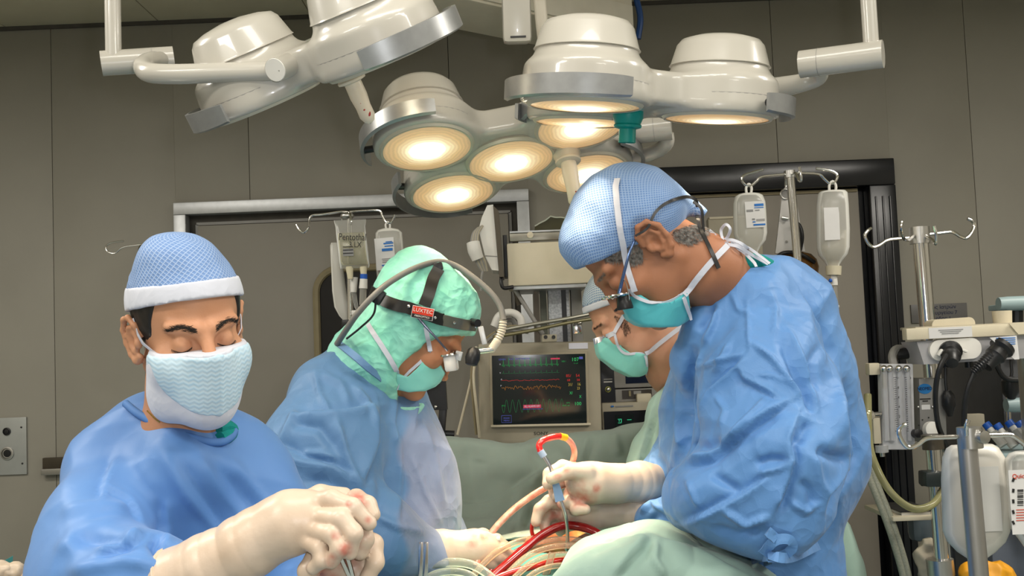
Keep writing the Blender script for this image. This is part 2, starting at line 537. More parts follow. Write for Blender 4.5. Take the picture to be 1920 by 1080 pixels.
def bvh_of(*objs):
    out = []
    for o in objs:
        org = ORG[o.name]
        me = o.data
        co = np.empty(len(me.vertices) * 3, np.float32); me.vertices.foreach_get('co', co); co = (co.reshape(-1, 3) + np.array(org)).tolist()
        if len(me.loops) == 4 * len(me.polygons):
            li = np.empty(len(me.loops), np.int32); me.loops.foreach_get('vertex_index', li); fs = li.reshape(-1, 4).tolist()
        else: fs = [tuple(p.vertices) for p in me.polygons]
        out.append(BVHTree.FromPolygons(co, fs))
    return out

def hit(px, py, bvhs, off=0.002, default=None):
    """surface point seen through a pixel, lifted off by off metres"""
    d = (pt(px, py, 1.0) - EYE).normalized(); best = None
    for b in bvhs:
        r = b.ray_cast(EYE, d, 12)
        if r[0] is not None and (best is None or r[3] < best[2]): best = (r[0], r[1], r[3])
    if best is None:
        return (pt(px, py, default) if default else None), Vector((0, -1, 0))
    n = best[1]
    if n.dot(d) > 0: n = -n
    return best[0] + n * off, n

def band_on(pix, bvhs, wid, name, m, parent, off=0.003, thick=0.0015, default=None, n=6, sm=True):
    """ribbon lying on the surface along a pixel path"""
    P = []
    cur = catmull([Vector((x, y, 0)) for x, y in pix], n) if sm else [Vector((x, y, 0)) for x, y in pix]
    Ns = []; last = default
    for p in cur:
        h, nn = hit(p.x, p.y, bvhs, off, None)
        if h is None:
            h, nn = pt(p.x, p.y, last if last else 2.0), (Ns[-1] if Ns else Vector((0, -1, 0)))
        last = h.y
        P.append(h); Ns.append(nn)
    # steady the path
    for _ in range(2):
        P = [P[0]] + [(P[i - 1] + P[i] * 2 + P[i + 1]) / 4 for i in range(1, len(P) - 1)] + [P[-1]]
        Ns = [Ns[0]] + [(Ns[i - 1] + Ns[i] * 2 + Ns[i + 1]).normalized() for i in range(1, len(Ns) - 1)] + [Ns[-1]]
    return MB().ribbon(P, Ns, wid, thick).build(name, m, parent)
# ================================================================ room
YW = 4.4                          # front face of the back wall
HC = pt(300, 40, YW).z            # ceiling height
XL, XR, YF = -3.2, 3.4, -2.6
M_wall = mat('wall_laminate', (0.32, 0.30, 0.25), rough=0.55, noise=0.05, nscale=3.0, bump=0.05, bscale=300)
M_walldark = mat('joint_dark', (0.09, 0.082, 0.07), rough=0.9, noise=0.1)
M_ceil = mat('ceiling_paint', (0.70, 0.645, 0.48), rough=0.7, noise=0.05, nscale=4)
M_floor = mat('floor_vinyl', (0.25, 0.30, 0.30), rough=0.35, noise=0.12, nscale=30)
M_alu = mat('brushed_aluminium', (0.52, 0.53, 0.54), rough=0.38, metal=0.55, noise=0.06, nscale=40)
M_chrome = mat('chrome_steel', (0.75, 0.73, 0.70), rough=0.14, metal=1.0, noise=0.04, nscale=15)
M_steel = mat('satin_steel', (0.58, 0.57, 0.55), rough=0.3, metal=1.0, noise=0.05)
M_black = mat('black_plastic', (0.012, 0.012, 0.013), rough=0.38, noise=0.2, nscale=30)
M_blackframe = mat('black_gloss_frame', (0.008, 0.009, 0.012), rough=0.22, noise=0.2, nscale=10)
M_white = mat('white_plastic', (0.76, 0.74, 0.69), rough=0.4, noise=0.03)
M_cream = mat('cream_enamel', (0.66, 0.59, 0.44), rough=0.45, noise=0.03, bump=0.08, bscale=500)
M_beige = mat('beige_plastic', (0.43, 0.385, 0.29), rough=0.5, noise=0.04, nscale=25)
M_grey = mat('grey_plastic', (0.30, 0.29, 0.27), rough=0.5, noise=0.05)
M_door = mat('door_laminate', (0.255, 0.235, 0.195), rough=0.5, noise=0.06, nscale=3)
M_glassdark = mat('dark_window_glass', (0.012, 0.012, 0.014), rough=0.06, noise=0.2, nscale=5)
M_gasket = mat('rubber_gasket', (0.27, 0.225, 0.13), rough=0.6, noise=0.06)

def struct(name, mb, m, parent=None, **k):
    o = mb.build(name, m, parent, smooth=False, **k)
    if parent is None: o['kind'] = 'structure'
    return o

struct('floor', MB().box(((XL + XR) / 2, (YF + YW) / 2, -0.05), (XR - XL + 0.4, YW - YF + 0.6, 0.1)), M_floor)
struct('wall_left', MB().box((XL - 0.05, (YF + YW) / 2, HC / 2), (0.1, YW - YF + 0.4, HC)), M_wall)
struct('wall_right', MB().box((XR + 0.05, (YF + YW) / 2, HC / 2), (0.1, YW - YF + 0.4, HC)), M_wall)
struct('wall_front', MB().box(((XL + XR) / 2, YF - 0.05, HC / 2), (XR - XL, 0.1, HC)), M_wall)
wb = struct('wall_back', MB().box(((XL + XR) / 2, YW + 0.1, HC / 2), (XR - XL + 0.2, 0.12, HC)), M_walldark)

def wx(px, py=540): return pt(px, py, YW).x
# door openings (world)
d1 = dict(x0=wx(330, 430), x1=wx(993, 420), z=pt(660, 369, YW).z)
d2 = dict(x0=wx(1186, 420), x1=wx(1676, 420), z=pt(1440, 309, YW).z)
seams = [XL, wx(98, 300), wx(467, 300), wx(840, 100), wx(1448, 100), wx(1838, 500), XR]
cuts = sorted(seams + [d1['x0'], d1['x1'], d2['x0'], d2['x1']])
def in_door(a, b, d): return a > d['x0'] - 1e-4 and b < d['x1'] + 1e-4
for a, b in zip(cuts[:-1], cuts[1:]):
    if b - a < 0.03: continue
    z0 = 0.0
    for d in (d1, d2):
        if in_door(a, b, d): z0 = d['z'] + 0.002
    ga = 0.0012 if a in seams else 0.0; gb = 0.0012 if b in seams else 0.0
    MB().box(((a + ga + b - gb) / 2, YW + 0.02, (z0 + HC) / 2), (b - a - ga - gb, 0.04, HC - z0), bev=0.001).build('panel', M_wall, wb, sharp=20)
ct = struct('trim_1', MB().box(((XL + XR) / 2, YW - 0.006, HC - 0.008), (XR - XL, 0.012, 0.016)), M_walldark)

# ceiling of long boards with dark joints
cl = struct('ceiling', MB().box(((XL + XR) / 2, (YF + YW) / 2, HC + 0.06), (XR - XL + 0.3, YW - YF + 0.4, 0.08)), M_walldark)
xs0 = wx(297, 37); pw_ = wx(583, 25) - xs0
k0 = math.floor((XL - xs0) / pw_)
for i in range(k0, 12):
    a = max(XL, xs0 + i * pw_) + 0.002; b = min(XR, xs0 + (i + 1) * pw_) - 0.002
    if b - a < 0.05: continue
    for y0, y1 in ((YF, 0.4), (0.404, 2.2), (2.204, 3.72), (3.724, YW)):
        MB().box(((a + b) / 2, (y0 + y1) / 2, HC + 0.011), (b - a, y1 - y0, 0.022), bev=0.002).build('ceiling_panel', M_ceil, cl, sharp=20)

# aluminium-framed double door
do = MB().box(((d1['x0'] + d1['x1']) / 2, YW + 0.045, d1['z'] / 2), (d1['x1'] - d1['x0'] - 0.06, 0.02, d1['z'])).build('door_1', M_walldark, smooth=False); do['kind'] = 'structure'
fwid = 0.052
fr = MB()
fr.box((d1['x0'] + fwid / 2, YW - 0.005, (d1['z'] - fwid) / 2), (fwid, 0.06, d1['z'] - fwid), bev=0.004)
fr.box((d1['x1'] - fwid / 2, YW - 0.005, (d1['z'] - fwid) / 2), (fwid, 0.06, d1['z'] - fwid), bev=0.004)
fr.box(((d1['x0'] + d1['x1']) / 2, YW - 0.005, d1['z'] - fwid / 2), (d1['x1'] - d1['x0'], 0.06, fwid), bev=0.004)
fr.build('door_frame', M_alu, do, sharp=20)
lip = MB()
for x in (d1['x0'] + fwid + 0.03, d1['x1'] - fwid - 0.03):
    lip.box((x, YW + 0.03, d1['z'] / 2 - 0.03), (0.012, 0.012, d1['z'] - 0.12))
lip.box(((d1['x0'] + d1['x1']) / 2, YW + 0.03, d1['z'] - fwid - 0.035), (d1['x1'] - d1['x0'] - 0.16, 0.012, 0.012))
lip.build('door_edge', M_grey, do)
# door leaf with round-cornered porthole
lx0, lx1, lz1 = d1['x0'] + fwid + 0.038, d1['x1'] - fwid - 0.038, d1['z'] - fwid - 0.045
MB().box(((lx0 + lx1) / 2, YW + 0.022, lz1 / 2 + 0.005), (lx1 - lx0, 0.03, lz1 - 0.01), bev=0.003).build('door_leaf', M_door, do, sharp=20)
wxa, wxb = pt(590, 600, YW).x, pt(770, 600, YW).x
wz1 = pt(650, 499, YW).z; wz0 = wz1 - 0.75
wc = Vector(((wxa + wxb) / 2, YW, (wz0 + wz1) / 2)); ww, wh = wxb - wxa, wz1 - wz0
gas = MB(); rr_ = rounded_rect(ww - 0.02, wh - 0.02, 0.1, 8)
gas.tube([wc + FACE @ Vector((x, y, 0.004)) for x, y in rr_], 0.016, n=8, closed=True)
gas.build('window_gasket', M_gasket, do)
MB().prism(rounded_rect(ww - 0.02, wh - 0.02, 0.1, 8), 0.008, FACE, wc + Vector((0, 0.004, 0))).build('window_pane', M_glassdark, do, smooth=False)

# black-framed door
do2 = MB().box(((d2['x0'] + d2['x1']) / 2, YW + 0.045, d2['z'] / 2), (d2['x1'] - d2['x0'] - 0.06, 0.02, d2['z'])).build('door_2', M_blackframe, smooth=False); do2['kind'] = 'structure'
bf = 0.112
fr = MB()
fr.box((d2['x0'] + bf / 2, YW - 0.01, (d2['z'] - bf) / 2), (bf, 0.08, d2['z'] - bf), bev=0.006)
fr.box((d2['x1'] - bf / 2, YW - 0.01, (d2['z'] - bf) / 2), (bf, 0.08, d2['z'] - bf), bev=0.006)
fr.box(((d2['x0'] + d2['x1']) / 2, YW - 0.01, d2['z'] - bf / 2), (d2['x1'] - d2['x0'], 0.08, bf), bev=0.006)
fr.build('door_frame', M_blackframe, do2, sharp=20)
rb = MB()                          # ribbed edge of the frame profile
for q in range(3):
    rb.box((d2['x1'] - 0.028 - q * 0.03, YW - 0.052, d2['z'] / 2 - 0.06), (0.007, 0.008, d2['z'] - 0.2), bev=0.002)
rb.build('frame_rib', M_blackframe, do2)
MB().box(((d2['x0'] + d2['x1']) / 2 - 0.01, YW + 0.02, d2['z'] / 2 - 0.05), (d2['x1'] - d2['x0'] - 2 * bf - 0.04, 0.03, d2['z'] - 2 * 0.06 - 0.01), bev=0.003).build('door_leaf', mat('sliding_door_laminate', (0.31, 0.28, 0.235), rough=0.5, noise=0.05, nscale=3), do2, sharp=20)
MB().box(((d2['x0'] + d2['x1']) / 2 - 0.01, YW + 0.002, d2['z'] - bf - 0.012), (d2['x1'] - d2['x0'] - 2 * bf - 0.05, 0.012, 0.012)).build('door_edge', M_gasket, do2)

# pale ceiling-mounted supply beam with a blue cable along its end
A = pt(1190, 70, 3.6); B0 = pt(881, 0, 3.15); B0.z = A.z
dr = (B0 - A).normalized(); side = Vector((-dr.y, dr.x, 0)); side = side if side.y > 0 else -side
pen = thing('supply_beam', 'pale boxy supply beam hanging from the ceiling above the lamps', 'ceiling beam', A + Vector((0, 0, 0)))
Lb = 1.9; Rb = Matrix((dr, side, Vector((0, 0, 1)))).transposed(); hb = HC - A.z
MB().box(A + dr * Lb / 2 + side * 0.13 + Vector((0, 0, hb / 2)), (Lb, 0.26, hb), Rb, bev=0.012).build('housing', mat('beam_enamel', (0.80, 0.74, 0.60), rough=0.4, noise=0.03), pen, sharp=30)
MB().box(A + dr * Lb / 2 - side * 0.004 + Vector((0, 0, 0.06)), (Lb - 0.02, 0.008, 0.1), Rb, bev=0.003).build('cover_strip', mat('beam_strip', (0.82, 0.77, 0.65), rough=0.35, noise=0.03), pen, sharp=30)
cb = MB(); e = A - dr * 0.012 - side * 0.004
cb.tube([e + Vector((0.012 * math.sin(q * 1.55), 0, q * 0.075 - 0.005)) for q in range(6)], 0.011, n=8, smooth=6)
cb.build('cable', mat('blue_cable', (0.01, 0.06, 0.22), rough=0.4, noise=0.1), pen)

# wall fittings at the left
pp = pt(0, 837, YW); wp = thing('wall_socket_plate', 'grey metal wall plate with two round sockets', 'socket plate', (pp.x, YW - 0.004, pp.z - 0.12))
x1 = pt(52, 837, YW).x; x0 = x1 - 0.26
MB().box(((x0 + x1) / 2, YW - 0.006, pp.z), (x1 - x0, 0.012, pt(25, 783, YW).z - pt(25, 890, YW).z), bev=0.002).build('plate', mat('plate_steel', (0.40, 0.41, 0.39), rough=0.4, metal=0.3, noise=0.04), wp, sharp=20)
for (qx, qy, r) in ((13, 809, 0.013), (14, 850, 0.022)):
    c = pt(qx, qy, YW - 0.013)
    s_ = MB().lathe([(r * 1.25, 0), (r * 1.25, 0.005), (r, 0.006), (r * 0.9, 0.002)], c, (0, -1, 0), 20).build('socket', M_steel if qy > 830 else M_black, wp)
    MB().lathe([(r * 0.75, 0), (r * 0.7, 0.005), (0.001, 0.006)], c, (0, -1, 0), 16).build('socket_insert', M_black, s_)
for (qx, qy) in ((40, 801), (42, 869)):
    MB().lathe([(0.004, 0), (0.0035, 0.003), (0.001, 0.004)], pt(qx, qy, YW - 0.012), (0, -1, 0), 10).build('screw', M_black, wp)
rc = pt(150, 871, YW); ra = thing('equipment_rail', 'dark metal rail fixed low on the wall beside the socket plate', 'rail', (rc.x, YW - 0.03, rc.z - 0.04))
rx0, rx1 = pt(84, 871, YW).x, pt(330, 865, YW).x
MB().box(((rx0 + rx1) / 2, YW - 0.012, rc.z + 0.01), (rx1 - rx0, 0.022, 0.05), bev=0.003).build('rail_back', mat('rail_bronze', (0.09, 0.075, 0.055), rough=0.4, metal=0.6, noise=0.1), ra, sharp=20)
MB().box(((rx0 + rx1) / 2, YW - 0.03, rc.z - 0.022), (rx1 - rx0, 0.02, 0.026), bev=0.004).build('rail_bar', M_steel, ra, sharp=20)

# door sign with blurry Greek lettering
sa, sb_ = pt(1707, 588, YW), pt(1812, 586, YW)
sg = thing('wall_sign', 'grey wall sign with three lines of dark lettering', 'sign', (sa.x, YW - 0.004, sa.z - 0.05))
sw = sb_.x - sa.x; scn = (sa + sb_) / 2
MB().box((scn.x, YW - 0.005, scn.z), (sw, 0.01, 0.078), bev=0.002).build('sign_plate', mat('sign_grey', (0.15, 0.145, 0.14), rough=0.35, noise=0.04), sg, sharp=20)
M_navy = mat('navy_print', (0.01, 0.015, 0.06), rough=0.6, noise=0.1)
for i, t in enumerate(('Χώρος Ιατρών', 'Χειρουργείου 7', 'Είσοδος 1')):
    text_part(t, 0.021, (scn.x + 0.0, YW - 0.0107, scn.z + 0.024 - i * 0.024), M_navy, sg)
# ================================================================ surgical lamps
M_lampwhite = mat('lamp_enamel', (0.50, 0.475, 0.42), rough=0.26, coat=0.35, noise=0.02, nscale=8)
M_lampplate = mat('lamp_face_plate', (0.56, 0.52, 0.42), rough=0.4, noise=0.02)
M_rim = mat('rim_handle_grey', (0.33, 0.335, 0.335), rough=0.35, metal=0.55, noise=0.06, nscale=60)
M_handle = mat('sterile_handle_white', (0.72, 0.66, 0.55), rough=0.4, noise=0.03)
M_blood = mat('blood_smear', (0.45, 0.02, 0.015), rough=0.3, col2=(0.25, 0.008, 0.008), nscale=50)
M_teal = mat('teal_handle_plastic', (0.0, 0.30, 0.27), rough=0.4, noise=0.05)

def lens_material():
    m = bpy.data.materials.new('lamp_lens_glow'); m.use_nodes = True; nt = m.node_tree
    b = nt.nodes['Principled BSDF']; b.inputs['Base Color'].default_value = (0.5, 0.42, 0.3, 1); b.inputs['Roughness'].default_value = 0.15
    at = nt.nodes.new('ShaderNodeAttribute'); at.attribute_name = 'rad'
    tc = nt.nodes.new('ShaderNodeTexCoord')
    ns = nt.nodes.new('ShaderNodeTexNoise'); ns.inputs['Scale'].default_value = 30; ns.inputs['Detail'].default_value = 3
    nt.links.new(tc.outputs['Object'], ns.inputs['Vector'])
    ma = nt.nodes.new('ShaderNodeMath'); ma.operation = 'MULTIPLY_ADD'; ma.inputs[1].default_value = 0.16
    sub = nt.nodes.new('ShaderNodeMath'); sub.operation = 'SUBTRACT'; sub.inputs[1].default_value = 0.5
    nt.links.new(ns.outputs['Fac'], sub.inputs[0]); nt.links.new(sub.outputs[0], ma.inputs[0]); nt.links.new(at.outputs['Fac'], ma.inputs[2])
    cr = nt.nodes.new('ShaderNodeValToRGB'); E = cr.color_ramp.elements
    E[0].position = 0.0; E[0].color = (1.0, 0.93, 0.74, 1); E[1].position = 1.0; E[1].color = (0.95, 0.55, 0.25, 1)
    e = E.new(0.5); e.color = (1.0, 0.80, 0.48, 1); e = E.new(0.75); e.color = (1.0, 0.60, 0.24, 1)
    nt.links.new(ma.outputs[0], cr.inputs['Fac'])
    st = nt.nodes.new('ShaderNodeValToRGB'); S = st.color_ramp.elements          # strength / 10
    S[0].position = 0.0; S[0].color = (1, 1, 1, 1); S[1].position = 1.0; S[1].color = (0.032, 0.032, 0.032, 1)
    for p, v in ((0.20, 0.7), (0.34, 0.18), (0.48, 0.075), (0.74, 0.045)):
        e = S.new(p); e.color = (v, v, v, 1)
    nt.links.new(ma.outputs[0], st.inputs['Fac'])
    rg = nt.nodes.new('ShaderNodeMath'); rg.operation = 'SINE'
    mu = nt.nodes.new('ShaderNodeMath'); mu.operation = 'MULTIPLY'; mu.inputs[1].default_value = 70.0
    nt.links.new(ma.outputs[0], mu.inputs[0]); nt.links.new(mu.outputs[0], rg.inputs[0])
    r2 = nt.nodes.new('ShaderNodeMath'); r2.operation = 'MULTIPLY_ADD'; r2.inputs[1].default_value = 1.3; r2.inputs[2].default_value = 9.5
    nt.links.new(rg.outputs[0], r2.inputs[0])
    fm = nt.nodes.new('ShaderNodeMath'); fm.operation = 'MULTIPLY'
    nt.links.new(st.outputs['Color'], fm.inputs[0]); nt.links.new(r2.outputs[0], fm.inputs[1])
    nt.links.new(cr.outputs['Color'], b.inputs['Emission Color']); nt.links.new(fm.outputs[0], b.inputs['Emission Strength'])
    return m
M_lens = lens_material()

def lamp_shell(pods, rb, centre_r):
    """one smooth casting: lobes joined by fillets, lens side flat at z=0"""
    ext = max(math.hypot(x, y) for x, y in pods) + rb + 0.03
    g = Field.box((-ext, -ext, -0.012), (ext, ext, 0.115), 0.0042)
    allp = list(pods) + [(0, 0)]; rad = [rb] * len(pods) + [centre_r]
    def f(P):
        x, y, z = P[..., 0], P[..., 1], P[..., 2]
        d2 = None
        grow = np.clip(z, 0, 0.1) * -0.12
        for (a, b_), r in zip(allp, rad):
            d = np.hypot(x - a, y - b_) - r - grow * 0.6
            if d2 is None: d2 = d
            else:
                h = np.clip(0.5 + 0.5 * (d2 - d) / 0.07, 0, 1); d2 = d2 * (1 - h) + d * h - 0.07 * h * (1 - h)
        d2 = d2 + 0.012
        hz = np.abs(z - 0.033) - 0.033 + 0.012
        slab = np.minimum(np.maximum(d2, hz), 0) + np.hypot(np.maximum(d2, 0), np.maximum(hz, 0)) - 0.012
        return slab
    g.fn(f, (-9, -9, -9), (9, 9, 9), 0.001)
    for a, b_ in pods:                                   # shoulders of the pods
        def q(P, a=a, b_=b_):
            r = np.hypot(P[..., 0] - a, P[..., 1] - b_); z = P[..., 2]
            dr = (r - (rb - 0.004 - np.clip(z, 0, 0.12) * 0.22)) * 0.97
            hz = np.abs(z - 0.045) - 0.047
            return np.maximum(dr, hz)
        g.fn(q, (a - rb - .05, b_ - rb - .05, -9), (a + rb + .05, b_ + rb + .05, 9), 0.022)
    return g.mesh()

def build_lamp(name, label, centre, e1, zback, pods, lens_r, centre_lens, handle, rims, power, group, spot=34, hm=None):
    e1 = Vector(e1).normalized(); z = Vector(zback).normalized(); e1 = (e1 - z * e1.dot(z)).normalized(); e2 = z.cross(e1)
    R = Matrix((e1, e2, z)).transposed(); c = Vector(centre); Rn = np.array(R)
    W = lambda x, y, zz: c + R @ Vector((x, y, zz))
    L = thing(name, label, 'surgical lamp', c, group)
    rb = lens_r + 0.017
    key = str(pods)
    if key not in build_lamp.cache: build_lamp.cache[key] = lamp_shell(pods, rb, lens_r + (0.03 if centre_lens else 0.02))
    V, Q = build_lamp.cache[key]
    link_mesh('lamp_body', V @ Rn.T + np.array(c), Q, M_lampwhite, L, sharp=50)
    for (x, y) in pods:                                   # domed covers above a fine joint
        p = MB().lathe([(rb - 0.027, 0.086), (rb - 0.019, 0.0885), (rb - 0.0215, 0.092), (rb - 0.032, 0.128), (rb - 0.040, 0.138), (rb - 0.062, 0.145), (0.02, 0.150), (0.001, 0.150)],
                       W(x, y, 0), z, 48)
        p.build('pod_cover', M_lampwhite, L, sharp=50)
        ring = MB().lathe([(rb - 0.004, 0.0265), (rb + 0.0005, 0.027), (rb + 0.0005, 0.0285), (rb - 0.004, 0.029)], W(x, y, 0), z, 48, capped=False)
        ring.build('seam_ring', M_grey, L)
    lens = list(pods) + ([(0, 0)] if centre_lens else [])
    for (x, y) in lens:
        vs, fs, rad = [], [], []; nr, na = 18, 48
        for i in range(nr + 1):
            q = i / nr
            for k in range(na):
                a = 2 * math.pi * k / na; r = max(q * lens_r, 1e-4)
                vs.append(W(x + r * math.cos(a), y + r * math.sin(a), -0.0095 - 0.006 * (1 - q * q))); rad.append(q)
        for i in range(nr):
            for k in range(na):
                fs.append((i * na + k, i * na + (k + 1) % na, (i + 1) * na + (k + 1) % na, (i + 1) * na + k))
        o = link_mesh('lens', vs, fs, M_lens, L, sharp=None)
        at = o.data.attributes.new('rad', 'FLOAT', 'POINT'); at.data.foreach_set('value', np.array(rad, dtype=np.float32))
        MB().lathe([(lens_r - 0.001, -0.011), (lens_r + 0.004, -0.0115), (lens_r + 0.008, -0.006), (lens_r + 0.007, 0.0)], W(x, y, 0), z, 48, capped=False).build('lens_ring', M_lampplate, L)
        sd = bpy.data.lights.new('lamp_beam', 'SPOT'); sd.energy = power; sd.color = (1.0, 0.80, 0.55); sd.spot_size = math.radians(spot); sd.spot_blend = 0.6; sd.shadow_soft_size = 0.06
        so = bpy.data.objects.new('lamp_beam', sd); so.location = W(x, y, -0.03); aim(so, FIELD); C.objects.link(so)
    # rim handles
    for (pi, a0, a1, tilt) in rims:
        x, y = pods[pi]; rr = rb + 0.026; n = 22
        vs, fs = [], []
        for i in range(n + 1):
            a = math.radians(a0 + (a1 - a0) * i / n)
            t = abs(2 * i / n - 1); hh = 0.019 * (1 - 0.12 * t ** 6)
            for (dr, dz) in ((-0.003, -hh), (0.004, -hh * 0.9), (0.004, hh * 0.9), (-0.003, hh)):
                zz = 0.012 + dz + dr * tilt
                vs.append(W(x + (rr + dr) * math.cos(a), y + (rr + dr) * math.sin(a), zz))
        for i in range(n):
            for k in range(4):
                fs.append((i * 4 + k, i * 4 + 4 + k, i * 4 + 4 + (k + 1) % 4, i * 4 + (k + 1) % 4))
        fs += [(0, 1, 2, 3), tuple(n * 4 + k for k in (3, 2, 1, 0))]
        rim = link_mesh('rim_handle', vs, fs, M_rim, L, sharp=40)
        for s_ in (0.14, 0.86):
            a = math.radians(a0 + (a1 - a0) * s_)
            MB().cyl(W(x + (rb - 0.012) * math.cos(a), y + (rb - 0.012) * math.sin(a), 0.014), W(x + rr * math.cos(a), y + rr * math.sin(a), 0.014), 0.008, 12).build('rim_mount', M_black, rim)
    hx, hy, hl, hr = handle
    hb = MB().lathe([(hr * 1.9, 0.005), (hr * 1.9, -0.012), (hr * 1.6, -0.024), (hr * 1.75, -0.027), (hr * 1.7, -0.031), (hr * 1.05, -0.034), (hr * 1.08, -0.06), (hr * 0.92, -hl * 0.7), (hr * 0.95, -hl + hr), (hr * 0.6, -hl + hr * 0.3), (0.001, -hl)],
                    W(hx, hy, 0), z, 24)
    H = hb.build('sterile_handle', hm or M_handle, L)
    return L, W, H
build_lamp.cache = {}

FIELD = pt(1030, 985, 2.15)
# ---- five-lens main lamp in the middle
c2 = pt(957, 296, 2.34)
ro, th = math.radians(6.5), math.radians(17)
e1 = Vector((math.cos(ro), 0, math.sin(ro))); z0 = Vector((-math.sin(ro), 0, math.cos(ro)))
pods5 = [(-0.178, -0.118), (0.160, -0.112), (-0.145, 0.118), (0.175, 0.122)]
L2, W2, H2 = build_lamp('surgical_lamp', 'large five-lens surgical lamp glowing towards the camera in the middle', c2, e1, z0 * math.cos(th) + Vector((0, 1, 0)) * math.sin(th),
                        pods5, 0.096, True, (0.128, 0.005, 0.145, 0.017), [(0, 160, 285, 0.2), (1, 205, 300, 0.2), (2, 75, 215, 0.2), (3, -55, 45, 0.2)], 18, 'ceiling surgical lamps', 42)
j0, j1 = pt(1180, 247, 2.42), pt(1259, 238, 2.40)
MB().cyl(j0, j1, 0.030, 28).build('yoke_joint', M_lampwhite, L2)
MB().cyl(j0.lerp(j1, 0.58), j0.lerp(j1, 0.592), 0.0304, 28).build('joint_groove', M_grey, L2)
MB().lathe([(0.006, 0), (0.005, 0.002), (0.001, 0.002)], pt(1209, 232, 2.388), (0, -1, 0.2), 12).build('screw', M_steel, L2)
MB().tube([pt(1150, 300, 2.50), pt(1195, 294, 2.48), pt(1232, 283, 2.46), pt(1250, 268, 2.43), pt(1250, 250, 2.42)], [0.02, 0.019, 0.0175, 0.017, 0.017], n=16, smooth=8).build('yoke_tube', M_lampwhite, L2)
up = pt(1012, 0, 2.62)
MB().tube([pt(1190, 240, 2.45), pt(1120, 215, 2.62), pt(1040, 160, 2.66), pt(1024, 100, 2.64), up, up + Vector((-0.01, 0, 0.35)), Vector((up.x - 0.02, up.y, HC))], 0.0165, n=16, smooth=6).build('drop_tube', M_handle, L2)
sb0 = pt(970, 82, 2.25); sb1 = pt(966, -60, 2.22)
MB().box((sb0 + sb1) / 2 + Vector((0, 0, 0.0)), (0.063, 0.06, (sb1 - sb0).length), frame_from(sb1 - sb0, Vector((0, 1, 0))), bev=0.012).build('spring_arm', M_lampwhite, L2)
MB().box(sb0 + Vector((0.002, -0.031, 0.006)), (0.034, 0.003, 0.004)).build('arm_slot', M_black, L2)
MB().cyl(sb1 - Vector((0, 0, 0.02)), Vector((sb1.x, sb1.y, HC)), 0.03, 20).build('ceiling_post', M_lampwhite, L2)

# ---- three-lens lamp at the upper right
pods3 = [(0.17 * math.cos(a), 0.17 * math.sin(a)) for a in (math.radians(-123), math.radians(-3), math.radians(117))]
ro, th = math.radians(-4.5), math.radians(-7)
e1 = Vector((math.cos(ro), 0, math.sin(ro))); z0 = Vector((-math.sin(ro), 0, math.cos(ro)))
c3 = pt(1178, 209, 1.98)
L3, W3, H3 = build_lamp('surgical_lamp', 'three-lens surgical lamp with a teal handle at upper right', c3, e1, z0 * math.cos(th) + Vector((0, 1, 0)) * math.sin(th),
                        pods3, 0.098, False, (0, 0, 0.055, 0.0155), [(0, 178, 300, 0.2), (1, -62, 20, 0.2), (2, 80, 170, 0.2)], 11, 'ceiling surgical lamps', 40, hm=M_teal)
H3['label'] = 'teal sterile handle'
a0, a1 = pt(1500, 121, 2.0), pt(1656, 101, 1.93)
MB().cyl(a0, a1, 0.0265, 28).build('yoke_joint', M_lampwhite, L3)
MB().cyl(a0.lerp(a1, 0.225), a0.lerp(a1, 0.232), 0.0269, 28).build('joint_groove', M_grey, L3)
MB().tube([pt(1415, 172, 2.05), pt(1460, 164, 2.06), pt(1505, 155, 2.06), pt(1535, 145, 2.04), pt(1538, 125, 2.01)], [0.023, 0.021, 0.0185, 0.016, 0.015], n=16, smooth=8).build('yoke_tube', M_lampwhite, L3)
pb = pt(1634, 92, 1.94); ptop = Vector((pb.x - 0.004, pb.y, HC))
MB().cyl(pb, ptop, 0.0145, 20).build('drop_tube', M_lampwhite, L3)

# ---- three-lens lamp at the upper left, tilted away
pods3b = [(0.157 * math.cos(a), 0.157 * math.sin(a)) for a in (math.radians(178), math.radians(-62), math.radians(58))]
ro, th = math.radians(21), math.radians(-21)
e1 = Vector((math.cos(ro), 0, math.sin(ro))); z0 = Vector((-math.sin(ro), 0, math.cos(ro)))
c1 = pt(647, 123, 1.88)
L1, W1, H1 = build_lamp('surgical_lamp', 'tilted surgical lamp at upper left with a white handle', c1, e1, z0 * math.cos(th) + Vector((0, 1, 0)) * math.sin(th),
                        pods3b, 0.098, False, (0.0, 0.0, 0.115, 0.0155), [(0, 150, 245, 0.2), (1, -105, 25, 0.2), (2, 30, 130, 0.2)], 6, 'ceiling surgical lamps', 40)
j0, j1 = pt(190, 119, 1.93), pt(326, 110, 1.97)
MB().cyl(j0, j1, 0.0235, 28).build('yoke_joint', M_lampwhite, L1)
MB().cyl(j0.lerp(j1, 0.70), j0.lerp(j1, 0.706), 0.0239, 28).build('joint_groove', M_grey, L1)
MB().tube([pt(302, 112, 1.93), pt(282, 114, 1.89), pt(269, 124, 1.84), pt(280, 136, 1.79), pt(330, 139, 1.77), pt(420, 136, 1.765), pt(515, 133, 1.765)], [0.015, 0.0165, 0.0175, 0.0175, 0.0175, 0.0172, 0.017], n=18, smooth=8).build('yoke_tube', M_lampwhite, L1)
h0, h1 = pt(516, 131, 1.735), pt(600, 101, 1.86)
MB().cyl(h0, h1, 0.0205, 28).build('hinge', M_lampwhite, L1)
MB().lathe([(0.0198, 0), (0.0192, 0.0012), (0.001, 0.0012)], h0, h0 - h1, 28).build('hinge_cap', M_white, L1)
hd = (h0 - h1).normalized()
MB().ball(h0 + hd * 0.001 + Vector((0.0085, 0, -0.001)), 0.0034, 10).build('screw', M_steel, L1)
pb = pt(213, 112, 1.93)
